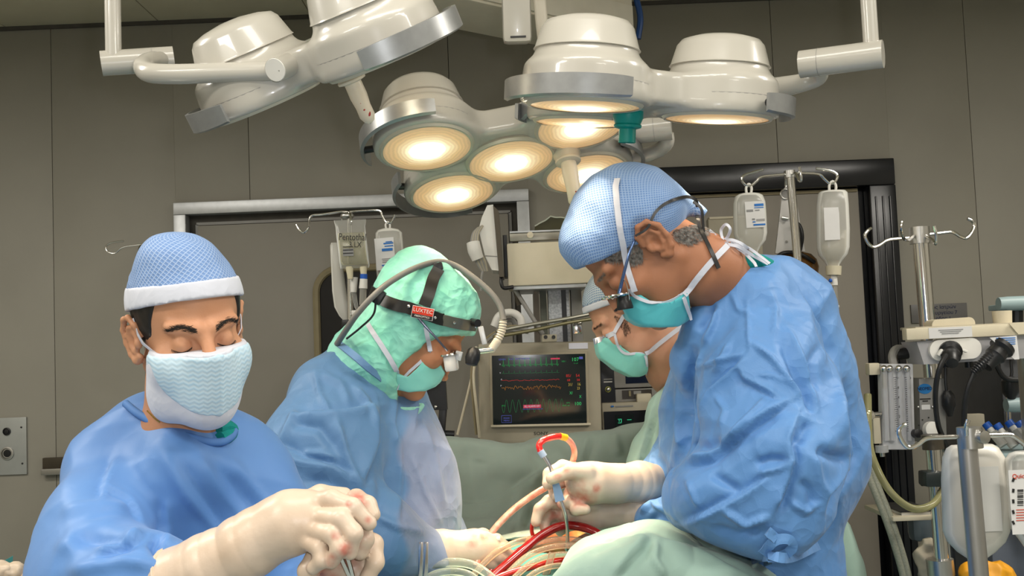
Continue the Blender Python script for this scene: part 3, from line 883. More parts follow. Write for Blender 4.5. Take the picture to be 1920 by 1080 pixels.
MB().cyl(pb, Vector((pb.x, pb.y, HC)), 0.0148, 20).build('drop_tube', M_lampwhite, L1)
# blood marks on the two white handles
for H_, W_, hx, hy, zs_ in ((H1, W1, 0, 0, (-0.088, -0.10, -0.072)), (H2, W2, 0.128, 0.005, (-0.125, -0.112))):
    for q, zz in enumerate(zs_):
        R_ = 0.0148 if H_ is H1 else 0.0160
        p = W_(hx + (-0.1 + 0.35 * (q % 2)) * R_, hy, zz); d = (EYE - p).normalized()
        MB().ball(p + Vector((d.x, d.y, 0)).normalized() * R_ * 0.93, 0.0032, 10, sc=(0.9, 0.35, 1.3 + 0.3 * q)).build('blood_mark', M_blood, H_)
# ================================================================ people: shared builders
def smin(a, b, k):
    h = np.clip(0.5 + 0.5 * (b - a) / k, 0, 1); return b * (1 - h) + a * h - k * h * (1 - h)
def smax(a, b, k): return -smin(-a, -b, k)
def q_ell(q, c, r):
    d = (q - np.array(c, np.float32)); r = np.array(r, np.float32)
    k0 = _norm(d / r); k1 = _norm(d / (r * r)); return k0 * (k0 - 1) / np.maximum(k1, 1e-6)
def q_cap(q, a, b, ra, rb):
    a = np.array(a, np.float32); b = np.array(b, np.float32); ba = b - a
    t = np.clip(((q - a) @ ba) / float(ba @ ba), 0, 1)
    return _norm(q - a - t[..., None] * ba) - (ra + (rb - ra) * t)

def cranium(q, grow=0.0):
    d = q_ell(q, (0, -0.015, 0.035), (0.076 + grow, 0.097 + grow, 0.086 + grow))
    return d

def head_dist(q, eyes=True, ears=(1, -1), lids=0.0125, nose=1.0):
    """distance to a bare head; local x = person's right, y = forward, z = up, origin at ear/eye level"""
    shp = q.shape[:-1]; full = q.reshape(-1, 3)
    D = cranium(full)
    D = smin(D, q_ell(full, (0, 0.018, -0.045), (0.060, 0.066, 0.075)), 0.03)
    sel = np.abs(D) < 0.04
    q = full[sel]; d = D[sel]
    ax = q.copy(); ax[..., 0] = np.abs(ax[..., 0])
    d = smin(d, q_cap(ax, (0.050, -0.016, -0.055), (0.016, 0.064, -0.099), 0.018, 0.018), 0.025)
    fr = q[:, 1] > 0.02                                   # the face
    qf, af, e = q[fr], ax[fr], d[fr]
    e = smin(e, q_ell(qf, (0, 0.075, -0.100), (0.025, 0.019, 0.019)), 0.02)
    e = smin(e, q_ell(af, (0.042, 0.058, -0.030), (0.022, 0.022, 0.020)), 0.022)
    if eyes:
        e = smax(e, -q_ell(af, (0.032, 0.102, -0.004), (0.019, 0.022, 0.012)), 0.014)
        e = smin(e, q_cap(af, (0.046, 0.068, 0.020), (0.012, 0.0835, 0.016), 0.0085, 0.010), 0.014)
        e = smin(e, _norm(af - np.array((0.032, 0.0725, -0.006), np.float32)) - lids, 0.006)
    e = smin(e, q_cap(qf, (0, 0.084, 0.010), (0, 0.090 + 0.024 * nose, -0.036), 0.0078, 0.0115), 0.014)
    e = smin(e, q_ell(af, (0.0115, 0.100, -0.043), (0.0085, 0.010, 0.0075)), 0.006)
    e = smin(e, q_ell(qf, (0, 0.086, -0.066), (0.024, 0.009, 0.0075)), 0.006)
    e = smin(e, q_ell(qf, (0, 0.085, -0.077), (0.021, 0.009, 0.0075)), 0.006)
    d[fr] = e
    for s in ears:
        es = (q[:, 0] * s > 0.058) & (np.abs(q[:, 1] + 0.015) < 0.045) & (np.abs(q[:, 2] + 0.011) < 0.055)
        e = q[es].copy(); e[..., 0] = e[..., 0] * s; e[..., 2] += 0.011
        plate = q_ell(e, (0.0775, -0.017, 0.0), (0.0065, 0.0175, 0.029))
        plate = smax(plate, -q_ell(e, (0.0905, -0.011, -0.004), (0.013, 0.0095, 0.013)), 0.004)
        hx = [((0.074, 0.004, 0.008), .0040), ((0.080, 0.000, 0.024), .0042), ((0.0855, -0.013, 0.034), .0044), ((0.0885, -0.028, 0.028), .0046), ((0.089, -0.035, 0.010), .0046), ((0.0865, -0.032, -0.010), .0044), ((0.082, -0.023, -0.026), .0052), ((0.0775, -0.012, -0.033), .0066), ((0.0745, -0.004, -0.026), .0052)]
        for (a, ra), (b, rb) in zip(hx[:-1], hx[1:]): plate = smin(plate, q_cap(e, a, b, ra, rb), 0.0035)
        an = [((0.0815, -0.008, 0.020), .0028), ((0.0845, -0.021, 0.016), .0034), ((0.085, -0.0255, 0.002), .0036), ((0.082, -0.020, -0.013), .0036), ((0.0805, -0.012, -0.020), .0036)]
        for (a, ra), (b, rb) in zip(an[:-1], an[1:]): plate = smin(plate, q_cap(e, a, b, ra, rb), 0.003)
        plate = smin(plate, q_ell(e, (0.0765, 0.001, -0.005), (0.006, 0.005, 0.008)), 0.004)
        d[es] = smin(d[es], plate, 0.005)
    D[sel] = d
    return D.reshape(shp)

class Head:
    def __init__(s, centre, f, up_hint, scale=1.0, **opts):
        s.c = Vector(centre); s.f = Vector(f).normalized(); u = Vector(up_hint); s.u = (u - s.f * u.dot(s.f)).normalized(); s.x = s.f.cross(s.u)
        s.s = scale; s.o = opts
        s.M = np.array(Matrix((s.x, s.f, s.u)).transposed(), np.float32)      # columns are local axes
    def loc(s, P): return ((P - np.array(s.c, np.float32)) @ s.M) / s.s
    def w(s, x, y, z): return s.c + (s.x * x + s.f * y + s.u * z) * s.s
    def dist(s, P): return head_dist(s.loc(P), **s.o) * s.s
    def box(s, r=0.17): r *= s.s; return np.array(s.c) - r, np.array(s.c) + r

def axis(lo, hi, a, b, h, H):
    p = [np.arange(a, b, h)]
    if a - lo > H: p.insert(0, np.linspace(lo, a, max(2, int((a - lo) / H) + 1))[:-1])
    if hi - b > H: p.append(np.linspace(p[-1][-1] + h, hi, max(2, int((hi - b) / H) + 1)))
    return np.unique(np.concatenate(p))

def make_body(name, label, head, neck, torso, m, h=0.0026, H=0.014):
    """one continuous skin surface: head, neck, trunk, limbs (limbs hidden by the gown are coarser)"""
    lo, hi = head.box(0.155)
    pts = np.array([p for ch in torso for p in ch[0]]); R = max(max(ch[1]) for ch in torso)
    alo = np.minimum(pts.min(0) - R - .03, lo); ahi = np.maximum(pts.max(0) + R + .03, hi); alo[2] = max(alo[2], -0.03)
    g = Field(*[axis(alo[i], ahi[i], lo[i], hi[i], h, H) for i in range(3)])
    for P, R_ in torso: g.chain(P, R_, 0.05)
    nk = [head.w(0, -0.030, -0.045), head.w(0, -0.036, -0.105)] + list(neck[0])
    g.chain(nk, [0.056 * head.s, 0.056 * head.s] + list(neck[1]), 0.03)
    lo2, hi2 = head.box(0.16)
    g.fn(head.dist, lo2, hi2, 0.012)
    V, Q = g.mesh()
    base = (float(head.c.x), float(head.c.y), 0.0)
    o = link_mesh(name, V, Q, m, None, sharp=None, origin=base)
    return tag(o, label, 'person')

def shell_of(head, fn, lo, hi, h, disp=None, rel=1):
    """mesh of a distance function given in head coordinates (metres, unscaled)"""
    g = Field.box(lo, hi, h)
    g.fn(lambda P: fn(P), (-9, -9, -9), (9, 9, 9), 0.0005)
    V, Q = g.mesh(); V = relax(V, Q, rel, 0.4)
    if disp is not None: V = V + vnormals(V, Q) * disp(V)[:, None]
    return V, Q
def to_world(head, V): return (V * head.s) @ np.array(head.M, np.float64).T + np.array(head.c)

def set_uv_attr(o, U, W):
    for nm, a in (('cu', U), ('cv', W)):
        at = o.data.attributes.new(nm, 'FLOAT', 'POINT'); at.data.foreach_set('value', np.asarray(a, np.float32))

def sines(V, seed, n=6, f0=20, f1=60):
    r = np.random.default_rng(seed); d = np.zeros(len(V))
    for _ in range(n):
        k = r.normal(size=3); k /= np.linalg.norm(k); f = r.uniform(f0, f1); d += np.sin(V @ k * f + r.uniform(0, 6.28))
    return d / n

def wrinkle(V, seed, amp, n=9, lam=(0.05, 0.13), bias=None):
    """crisp creases: warped triangle-wave ridges that come and go over the cloth"""
    r = np.random.default_rng(seed); D = np.zeros(len(V))
    W = V + 0.022 * np.stack([sines(V, seed + 50 + i, 4, 6, 18) for i in range(3)], 1)
    for i in range(n):
        k = r.normal(size=3)
        if bias is not None: k = k * np.array(bias)
        k /= np.linalg.norm(k); L = r.uniform(*lam)
        u = (W @ k) / L + r.uniform(0, 1); fr_ = u - np.floor(u)
        t = 1 - np.abs(2 * fr_ - 1); t = t ** 1.6 - 0.38
        m = sines(V, seed * 7 + i, 4, 7, 16); m = np.clip((m - 0.02) * 3.2, 0, 1)
        D += amp * t * m * (L / 0.09)
    return D

def garment(name, prims, m, parent, h=0.0075, folds=(), crumple=(0.11, 0.010, 3), fine=(0.05, 0.003, 5), pre=2, cutfn=None, post=0, stretch=(1, 1, 1), wr=None, zfine=None):
    """prims: list of (points, radii, k, squash) chains; below zfine the grid is coarser"""
    P = np.array([p for pr in prims for p in pr[0]]); R = max(max(pr[1]) for pr in prims) * 1.1 + 0.03
    l = P.min(0) - R; u = P.max(0) + R
    if zfine is None: g = Field.box(l, u, h)
    else: g = Field(np.arange(l[0], u[0] + h, h), np.arange(l[1], u[1] + h, h), np.concatenate([np.linspace(l[2], zfine, max(2, int((zfine - l[2]) / 0.02)))[:-1], np.arange(zfine, u[2] + h, h)]))
    for pr in prims:
        op = pr[4] if len(pr) > 4 else 'add'
        g.chain(pr[0], pr[1], pr[2], op, pr[3] if len(pr) > 3 else None)
    if cutfn: cutfn(g)
    V, Q = g.mesh(); V = relax(V, Q, pre, 0.5)
    N = vnormals(V, Q); D = np.zeros(len(V))
    if crumple: D += (facets(V + 0.02 * np.stack([sines(V, 9, 4, 10, 25)] * 3, 1), crumple[0], crumple[2], stretch) - 0.5) * crumple[1]
    if fine: D += (facets(V, fine[0], fine[2], stretch) - 0.5) * fine[1]
    if wr: D += wrinkle(V, *wr)
    V = V + N * D[:, None]
    if folds:
        N = vnormals(relax(V, Q, 6), Q); V = crease(V, N, folds)
    if post: V = relax(V, Q, post, 0.3)
    return link_mesh(name, V, Q, m, parent, sharp=None)

def strands(spots, bvhs, m, name, parent, length, rad, direction, jitter=0.4, lift=0.25, seed=1, n=4):
    """short hairs rooted on the surface at the given pixels"""
    r = random.Random(seed); vs, fs = [], []
    for (x, y) in spots:
        p, nn = hit(x, y, bvhs, 0.0)
        if p is None: continue
        d = direction(x, y) if callable(direction) else direction
        d = Vector(d) + Vector((r.gauss(0, jitter), r.gauss(0, jitter), r.gauss(0, jitter)))
        d = (d - nn * d.dot(nn)).normalized(); b = nn.cross(d).normalized(); L = length * r.uniform(0.6, 1.2)
        o = len(vs)
        for i in range(n):
            t = i / (n - 1); q = p + d * (L * t) + nn * (rad + L * lift * math.sin(t * 2.4)); rr = rad * (1 - 0.8 * t)
            vs += [q + b * rr, q - b * rr, q + nn * rr * 1.4]
        for i in range(n - 1):
            for k in range(3): fs.append((o + i * 3 + k, o + i * 3 + (k + 1) % 3, o + i * 3 + 3 + (k + 1) % 3, o + i * 3 + 3 + k))
    o = link_mesh(name, vs, fs, m, parent, sharp=None) if vs else None
    if o: o['kind'] = 'stuff'
    return o

def hit_dir(org, d, bvhs):
    best = None; d = Vector(d).normalized()
    for b in bvhs:
        r = b.ray_cast(Vector(org), d, 2)
        if r[0] is not None and (best is None or r[3] < best[2]): best = (r[0], r[1] if r[1].dot(d) < 0 else -r[1], r[3])
    return (best[0], best[1]) if best else (None, None)

def hairs(roots, m, name, parent, length, rad, direction, jitter=0.3, lift=0.2, seed=1, n=4):
    """hairs from (point, normal) roots"""
    r = random.Random(seed); vs, fs = [], []
    for p, nn in roots:
        if p is None: continue
        d = Vector(direction) + Vector((r.gauss(0, jitter), r.gauss(0, jitter), r.gauss(0, jitter)))
        d = (d - nn * d.dot(nn)).normalized(); b = nn.cross(d).normalized(); L = length * r.uniform(0.6, 1.2); o = len(vs)
        for i in range(n):
            t = i / (n - 1); q = p + d * (L * t) + nn * (rad * 0.5 + L * lift * math.sin(t * 2.4)); rr = rad * (1 - 0.8 * t)
            vs += [q + b * rr, q - b * rr, q + nn * rr * 1.4]
        for i in range(n - 1):
            for k in range(3): fs.append((o + i * 3 + k, o + i * 3 + (k + 1) % 3, o + i * 3 + 3 + (k + 1) % 3, o + i * 3 + 3 + k))
    o = link_mesh(name, vs, fs, m, parent, sharp=None) if vs else None
    if o: o['kind'] = 'stuff'
    return o

def in_poly(x, y, P):
    c = False; j = len(P) - 1
    for i in range(len(P)):
        if (P[i][1] > y) != (P[j][1] > y) and x < (P[j][0] - P[i][0]) * (y - P[i][1]) / (P[j][1] - P[i][1]) + P[i][0]: c = not c
        j = i
    return c
def scatter(P, n, seed=1):
    r = random.Random(seed); xs = [p[0] for p in P]; ys = [p[1] for p in P]; out = []
    while len(out) < n:
        x, y = r.uniform(min(xs), max(xs)), r.uniform(min(ys), max(ys))
        if in_poly(x, y, P): out.append((x, y))
    return out

def glove(name, parent, m, palm, fingers, wrist, k=0.010, h=0.0026, sq=None, blood=()):
    """palm: [(point, r)...] blobs chained; fingers: lists of joints with radii; wrist: chain of points+radii"""
    allp = [p for p, r in palm] + [p for f in fingers for p, r in f] + [p for p, r in wrist]
    A = np.array(allp); R = max(r for p, r in list(palm) + [a for f in fingers for a in f] + list(wrist)) + 0.02
    g = Field.box(A.min(0) - R, A.max(0) + R, h)
    g.chain([p for p, r in palm], [r for p, r in palm], 0.02, 'add', sq)
    g.chain([p for p, r in wrist], [r for p, r in wrist], 0.02)
    palm_f = g.f.copy(); out = g.f.copy()
    for f in fingers:                                   # fillet each finger to the palm, keep fingers apart from one another
        t = Field(*g.ax)
        t.chain([p for p, r in f], [r for p, r in f], 0.005)
        hh = np.clip(0.5 + 0.5 * (t.f - palm_f) / k, 0, 1)
        out = np.minimum(out, t.f * (1 - hh) + palm_f * hh - k * hh * (1 - hh))
    g.f = out
    V, Q = g.mesh(); V = relax(V, Q, 1, 0.4)
    wp = np.array([p for p, r in wrist], float); ax_ = wp[-1] - wp[0]; L_ = np.linalg.norm(ax_); t_ = ((V - wp[0]) @ ax_) / L_          # gathers of the latex round the wrist
    V = V + vnormals(V, Q) * (0.0016 * (np.abs(np.sin(t_ * 130 + 1.5 * sines(V, 3, 4, 20, 50))) - 0.5) * np.clip(1 - np.abs(t_ / L_ - 0.62) * 2.2, 0, 1))[:, None]
    V = V + vnormals(V, Q) * (0.0007 * sines(V, 5, 6, 120, 260))[:, None]
    o = link_mesh(name, V, Q, M_gloveR if blood else m, parent, sharp=None)
    if blood:
        px = proj(V); w = np.zeros(len(V))
        for (x, y, r) in blood: w = np.maximum(w, np.clip(1.5 - np.hypot(px[:, 0] - x, px[:, 1] - y) / (r * 1.3), 0, 1))
        at = o.data.attributes.new('blood', 'FLOAT', 'POINT'); at.data.foreach_set('value', w.astype(np.float32))
    return o

# ---- materials of people
def skin_mat(name, c1, c2, rough=0.5):
    m = mat(name, c1, rough=rough, col2=c2, nscale=14, bump=0.25, bscale=350, bdist=0.001, spec=0.4)
    return m
SK_A = skin_mat('skin_olive', (0.50, 0.235, 0.125), (0.56, 0.285, 0.165))
SK_B = skin_mat('skin_tan', (0.46, 0.19, 0.09), (0.52, 0.23, 0.12))
SK_C = skin_mat('skin_brown', (0.34, 0.145, 0.075), (0.40, 0.175, 0.095))
SK_D = skin_mat('skin_fair', (0.58, 0.29, 0.18), (0.64, 0.35, 0.23))
M_hair = mat('dark_hair', (0.012, 0.009, 0.007), rough=0.5, noise=0.3, nscale=200)
M_greyhair = mat('grey_hair', (0.05, 0.045, 0.04), rough=0.5, col2=(0.42, 0.40, 0.37), nscale=160)
M_gown = cloth_mat('blue_gown_fabric', (0.092, 0.235, 0.52), (0.115, 0.27, 0.56), bump=0.5, scale=9, rough=0.5, sheen=0.15)
M_gownA = cloth_mat('blue_gown_smooth', (0.088, 0.22, 0.52), (0.11, 0.25, 0.55), bump=0.16, scale=6, rough=0.5, sheen=0.15)
M_gownB = cloth_mat('blue_gown_stained', (0.105, 0.23, 0.43), (0.135, 0.27, 0.48), bump=0.45, scale=8, rough=0.5, sheen=0.15)
M_green = cloth_mat('green_drape_fabric', (0.34, 0.50, 0.42), (0.38, 0.54, 0.46), bump=0.22, scale=7)
M_drape = cloth_mat('sage_drape_fabric', (0.235, 0.29, 0.25), (0.27, 0.33, 0.285), bump=0.18, scale=6, stain=((0.13, 0.03, 0.015), 0.74, 9))
M_scrub = mat('teal_scrub_cotton', (0.0, 0.24, 0.22), rough=0.85, noise=0.1, nscale=60, bump=0.2, bscale=400)
M_hood = cloth_mat('mint_hood_fabric', (0.20, 0.66, 0.50), (0.38, 0.78, 0.64), bump=0.4, scale=20)
M_maskgreen = cloth_mat('mint_mask_fabric', (0.19, 0.60, 0.52), (0.26, 0.66, 0.58), bump=0.12, scale=16)
M_maskteal = cloth_mat('teal_mask_fabric', (0.07, 0.44, 0.50), (0.11, 0.50, 0.54), bump=0.12, scale=16)
M_whitecloth = cloth_mat('white_nonwoven', (0.56, 0.58, 0.66), (0.62, 0.64, 0.72), bump=0.1, scale=25)
M_glove = mat('latex_glove', (0.60, 0.47, 0.34), rough=0.42, col2=(0.67, 0.55, 0.42), nscale=18, bump=0.3, bscale=45, bdist=0.003)
M_gloveY = mat('latex_glove_yellow_shaded', (0.44, 0.25, 0.09), rough=0.45, col2=(0.50, 0.31, 0.13), nscale=18, bump=0.3, bscale=45, bdist=0.003)  # yellowish latex; the shade of the hooded head is put into its colour

def bloody_glove():
    m = mat('bloodied_glove', (0.60, 0.46, 0.345), rough=0.36, col2=(0.67, 0.54, 0.43), nscale=18, bump=0.3, bscale=45, bdist=0.003)
    nt = m.node_tree; b = nt.nodes['Principled BSDF']; tc = nt.nodes['Texture Coordinate']
    sn = nt.nodes.new('ShaderNodeTexNoise'); sn.inputs['Scale'].default_value = 34; sn.inputs['Detail'].default_value = 6
    nt.links.new(tc.outputs['Object'], sn.inputs['Vector'])
    rr = nt.nodes.new('ShaderNodeValToRGB'); rr.color_ramp.elements[0].position = 0.08; rr.color_ramp.elements[1].position = 0.95; rr.color_ramp.elements[1].color = (0.8, 0.8, 0.8, 1)
    at = nt.nodes.new('ShaderNodeAttribute'); at.attribute_name = 'blood'
    mu = nt.nodes.new('ShaderNodeMath'); mu.operation = 'MULTIPLY'; nt.links.new(sn.outputs['Fac'], mu.inputs[0]); nt.links.new(at.outputs['Fac'], mu.inputs[1])
    cs = nt.nodes.new('ShaderNodeMath'); cs.operation = 'MULTIPLY_ADD'; cs.use_clamp = True; cs.inputs[1].default_value = 3.2; cs.inputs[2].default_value = -1.15
    nt.links.new(sn.outputs['Fac'], cs.inputs[0]); nt.links.new(cs.outputs[0], mu.inputs[0])
    nt.links.new(mu.outputs[0], rr.inputs['Fac'])
    mx = nt.nodes.new('ShaderNodeMixRGB'); mx.inputs[2].default_value = (0.50, 0.11, 0.075, 1)
    src = b.inputs['Base Color'].links[0].from_socket
    nt.links.new(rr.outputs['Color'], mx.inputs[0]); nt.links.new(src, mx.inputs[1]); nt.links.new(mx.outputs[0], b.inputs['Base Color'])
    return m
M_gloveR = bloody_glove()

def net_mat(name, base, thread, f=330.0, wid=0.35, diag=True, rough=0.7):
    """netted cap cloth: crossing threads over a coloured ground, driven by arc-length coordinates on the cap"""
    m = bpy.data.materials.new(name); m.use_nodes = True; nt = m.node_tree; b = nt.nodes['Principled BSDF']
    b.inputs['Roughness'].default_value = rough; b.inputs['Specular IOR Level'].default_value = 0.3
    A = nt.nodes.new('ShaderNodeAttribute'); A.attribute_name = 'cu'; B = nt.nodes.new('ShaderNodeAttribute'); B.attribute_name = 'cv'
    def mathn(op, a=None, bb=None, c=None):
        n = nt.nodes.new('ShaderNodeMath'); n.operation = op
        for i, v in enumerate((a, bb, c)):
            if v is None: continue
            if isinstance(v, (int, float)): n.inputs[i].default_value = v
            else: nt.links.new(v, n.inputs[i])
        return n.outputs[0]
    u, v = A.outputs['Fac'], B.outputs['Fac']
    if diag: p, q = mathn('ADD', u, v), mathn('SUBTRACT', u, v)
    else: p, q = u, v
    sp = mathn('ABSOLUTE', mathn('SINE', mathn('MULTIPLY', p, f))); sq = mathn('ABSOLUTE', mathn('SINE', mathn('MULTIPLY', q, f)))
    mn = mathn('MINIMUM', sp, sq)
    rr = nt.nodes.new('ShaderNodeValToRGB'); rr.color_ramp.elements[0].position = wid * 0.7; rr.color_ramp.elements[1].position = wid * 1.5
    rr.color_ramp.elements[0].color = (*thread, 1); rr.color_ramp.elements[1].color = (*base, 1)
    nt.links.new(mn, rr.inputs['Fac']); nt.links.new(rr.outputs['Color'], b.inputs['Base Color'])
    bp = nt.nodes.new('ShaderNodeBump'); bp.inputs['Strength'].default_value = 0.3; bp.inputs['Distance'].default_value = 0.002; bp.invert = True
    nt.links.new(mn, bp.inputs['Height']); nt.links.new(bp.outputs['Normal'], b.inputs['Normal'])
    return m
M_netA = net_mat('cap_net_blue', (0.15, 0.26, 0.50), (0.36, 0.46, 0.66), 430, 0.26)
M_netC = net_mat('cap_net_dotted', (0.14, 0.26, 0.54), (0.30, 0.43, 0.66), 520, 0.42)
M_netD = net_mat('cap_net_pale', (0.16, 0.26, 0.42), (0.55, 0.61, 0.66), 430, 0.42)

def cap_uv(V):
    """arc-length style coordinates around the cap (head coordinates)"""
    q = V - np.array((0, -0.015, 0.035)); r = np.linalg.norm(q, axis=1)
    az = np.arctan2(q[:, 0], q[:, 1]); pol = np.arccos(np.clip(q[:, 2] / r, -1, 1))
    return az * np.sin(np.clip(pol, 0.35, 1.6)) * 0.085, pol * 0.095
# ================================================================ nearest person, left: facing the camera with eyes cast down
def ppx(v): 
    r = proj(np.array([v]))[0]; return float(r[0]), float(r[1])
def legs(cx, cy, dirx, diry, top=0.92, gap=0.09):
    px_, py_ = -diry, dirx
    out = []
    for s in (-1, 1):
        x, y = cx + s * gap * px_, cy + s * gap * py_
        out.append(([(x, y, top), (x, y, 0.5), (x, y, 0.1)], [0.085, 0.06, 0.045]))
        out.append(([(x - 0.04 * dirx, y - 0.04 * diry, 0.045), (x + 0.16 * dirx, y + 0.16 * diry, 0.035)], [0.045, 0.035]))
    return out

al, pi_ = math.radians(33), math.radians(15)
HA = Head(pt(355, 612, 1.56), (math.cos(pi_) * math.sin(al), -math.cos(pi_) * math.cos(al), -math.sin(pi_)), (-math.sin(math.radians(8)), 0, math.cos(math.radians(8))), 0.985)
sh_r, el_r, wr_r = pt(218, 908, 1.63), pt(195, 1150, 1.48), pt(460, 1030, 1.36)
sh_l, el_l, wr_l = pt(455, 918, 1.70), pt(600, 1180, 1.62), pt(640, 1160, 1.42)
A_ = make_body('person', 'person in blue gown, netted blue cap and pale chevron mask, facing the camera', HA,
               ([pt(342, 812, 1.635), pt(335, 890, 1.73)], [0.058, 0.055]),
               [([sh_r, sh_l], [0.045, 0.045]), ([pt(335, 930, 1.72), pt(335, 1080, 1.74), (HA.c.x - 0.01, 1.74, 0.95)], [0.085, 0.1, 0.12]),
                ([sh_r, el_r, wr_r, wr_r + (wr_r - el_r).normalized() * 0.05], [0.05, 0.036, 0.020, 0.018]), ([sh_l, el_l, wr_l], [0.055, 0.04, 0.028])] + legs(HA.c.x - 0.01, 1.74, 0.25, -0.97), SK_A, h=0.0024)
bA = bvh_of(A_)

# cap: netted crown and plain band
def capfnA(q): 
    d = cranium(q, 0.009)
    d = smin(d, q_ell(q, (0.012, -0.01, 0.105), (0.05, 0.055, 0.036)), 0.03)
    d = smin(d, q_ell(q, (0, -0.075, 0.045), (0.055, 0.055, 0.055)), 0.03)
    return np.maximum(d, (0.064 + 0.20 * q[..., 1] - q[..., 2]) * 0.97)
V, Q = shell_of(HA, capfnA, (-0.11, -0.15, 0.0), (0.11, 0.11, 0.17), 0.0032, lambda V: 0.0022 * sines(V, 3, 7, 40, 110) + 0.004 * (facets(V, 0.04, 4) - 0.5) * (V[:, 2] > 0.07), 2)
cp = link_mesh('cap', to_world(HA, V), Q, M_netA, A_, sharp=None); u_, v_ = cap_uv(V); set_uv_attr(cp, u_, v_)
def bandfnA(q):
    d = cranium(q, 0.0105)
    return np.maximum(d, np.maximum(0.037 + 0.28 * q[..., 1] - q[..., 2], q[..., 2] - (0.070 + 0.20 * q[..., 1])) * 0.96)
V, Q = shell_of(HA, bandfnA, (-0.105, -0.13, -0.03), (0.105, 0.11, 0.11), 0.003, lambda V: 0.0008 * sines(V, 5, 6, 60, 160), 1)
link_mesh('cap_band', to_world(HA, V), Q, M_whitecloth, cp, sharp=None)

# mask: white lining with a patterned front panel
def maskbase(q, grow=0.0):
    d = q_cap(q, (0, 0.106, -0.016), (0, 0.086, -0.104), 0.026 + grow, 0.030 + grow)
    d = smin(d, q_ell(q, (0, 0.022, -0.055), (0.073 + grow, 0.079 + grow, 0.076 + grow)), 0.05)
    ax = q.copy(); ax[..., 0] = np.abs(ax[..., 0])
    d = smin(d, q_ell(ax, (0.040, 0.056, -0.040), (0.031 + grow, 0.032 + grow, 0.034 + grow)), 0.02)
    d = smin(d, q_ell(q, (0, 0.035, -0.105), (0.05 + grow, 0.05 + grow, 0.03 + grow)), 0.03)
    return d
def maskA(q):
    d = maskbase(q)
    d = smin(d, q_ell(q, (0.050, 0.022, -0.100), (0.024, 0.040, 0.034)), 0.02)
    top = q[..., 2] - (-0.024 + 0.10 * q[..., 1]); rear = 0.016 - q[..., 1] - 0.35 * np.clip(-0.06 - q[..., 2], 0, 1); bot = -0.142 - q[..., 2]
    return np.maximum(d, np.maximum(np.maximum(top, rear), bot) * 0.97)
V, Q = shell_of(HA, maskA, (-0.1, -0.06, -0.16), (0.1, 0.14, 0.03), 0.0027, lambda V: 0.0012 * sines(V, 8, 6, 40, 90), 1)
mk = link_mesh('mask', to_world(HA, V), Q, M_whitecloth, A_, sharp=None)
def panelA(q):
    d = maskbase(q, 0.0018)
    top = q[..., 2] - (-0.028 + 0.10 * q[..., 1]); rear = 0.024 - q[..., 1]
    low = q_ell(q * np.array((1, 0, 1), np.float32), (0, 0, -0.030), (0.0735, 1.0, 0.078))
    return np.maximum(d, np.maximum(np.maximum(top, rear) * 0.97, low))
V, Q = shell_of(HA, panelA, (-0.1, 0.0, -0.15), (0.1, 0.14, 0.03), 0.0026, lambda V: 0.0016 * sines(V, 18, 6, 50, 120) + 0.003 * np.exp(-((V[:, 0] + 0.004) / 0.006) ** 2), 1)
def chevron_mat():
    m = bpy.data.materials.new('mask_chevron_print'); m.use_nodes = True; nt = m.node_tree; b = nt.nodes['Principled BSDF']; b.inputs['Roughness'].default_value = 0.7
    A = nt.nodes.new('ShaderNodeAttribute'); A.attribute_name = 'cu'; B = nt.nodes.new('ShaderNodeAttribute'); B.attribute_name = 'cv'
    def mt(op, a, bb=None):
        n = nt.nodes.new('ShaderNodeMath'); n.operation = op
        for i, v in enumerate((a, bb)):
            if v is None: continue
            if isinstance(v, (int, float)): n.inputs[i].default_value = v
            else: nt.links.new(v, n.inputs[i])
        return n.outputs[0]
    zig = mt('MULTIPLY', mt('PINGPONG', A.outputs['Fac'], 0.0055), 0.6)
    st = mt('SINE', mt('MULTIPLY', mt('ADD', B.outputs['Fac'], zig), 900.0))
    tc = nt.nodes.new('ShaderNodeTexCoord'); n = nt.nodes.new('ShaderNodeTexNoise'); n.inputs['Scale'].default_value = 35; n.inputs['Detail'].default_value = 4
    nt.links.new(tc.outputs['Object'], n.inputs['Vector'])
    fac = mt('MULTIPLY', mt('ADD', mt('MULTIPLY', st, 0.5), 0.5), n.outputs['Fac'])
    rr = nt.nodes.new('ShaderNodeValToRGB'); rr.color_ramp.elements[0].position = 0.15; rr.color_ramp.elements[1].position = 0.62
    rr.color_ramp.elements[0].color = (0.54, 0.69, 0.79, 1); rr.color_ramp.elements[1].color = (0.42, 0.62, 0.77, 1)
    nt.links.new(fac, rr.inputs['Fac']); nt.links.new(rr.outputs['Color'], b.inputs['Base Color'])
    bp = nt.nodes.new('ShaderNodeBump'); bp.inputs['Strength'].default_value = 0.12; bp.inputs['Distance'].default_value = 0.002
    nt.links.new(st, bp.inputs['Height']); nt.links.new(bp.outputs['Normal'], b.inputs['Normal'])
    return m
mp = link_mesh('mask_panel', to_world(HA, V), Q, chevron_mat(), mk, sharp=None); set_uv_attr(mp, V[:, 0] + 0.3, V[:, 2] + 0.3)
# piping along the mask's top edge, ear loops
topedge = [ppx(HA.w(x, 0.09 - 6 * x * x, -0.020)) for x in np.linspace(0.058, -0.058, 13)]
bmk = bvh_of(mk, mp, A_)
for s in (1, -1):
    a = HA.w(s * 0.062, 0.028, -0.024); b = HA.w(s * 0.078, 0.006, 0.002); c_ = HA.w(s * 0.080, -0.006, 0.022)
    MB().ribbon([a, a.lerp(b, 0.5) + HA.x * s * 0.004, b, c_], [HA.x * s] * 4, 0.006, 0.0015).build('ear_loop', M_whitecloth, mk)
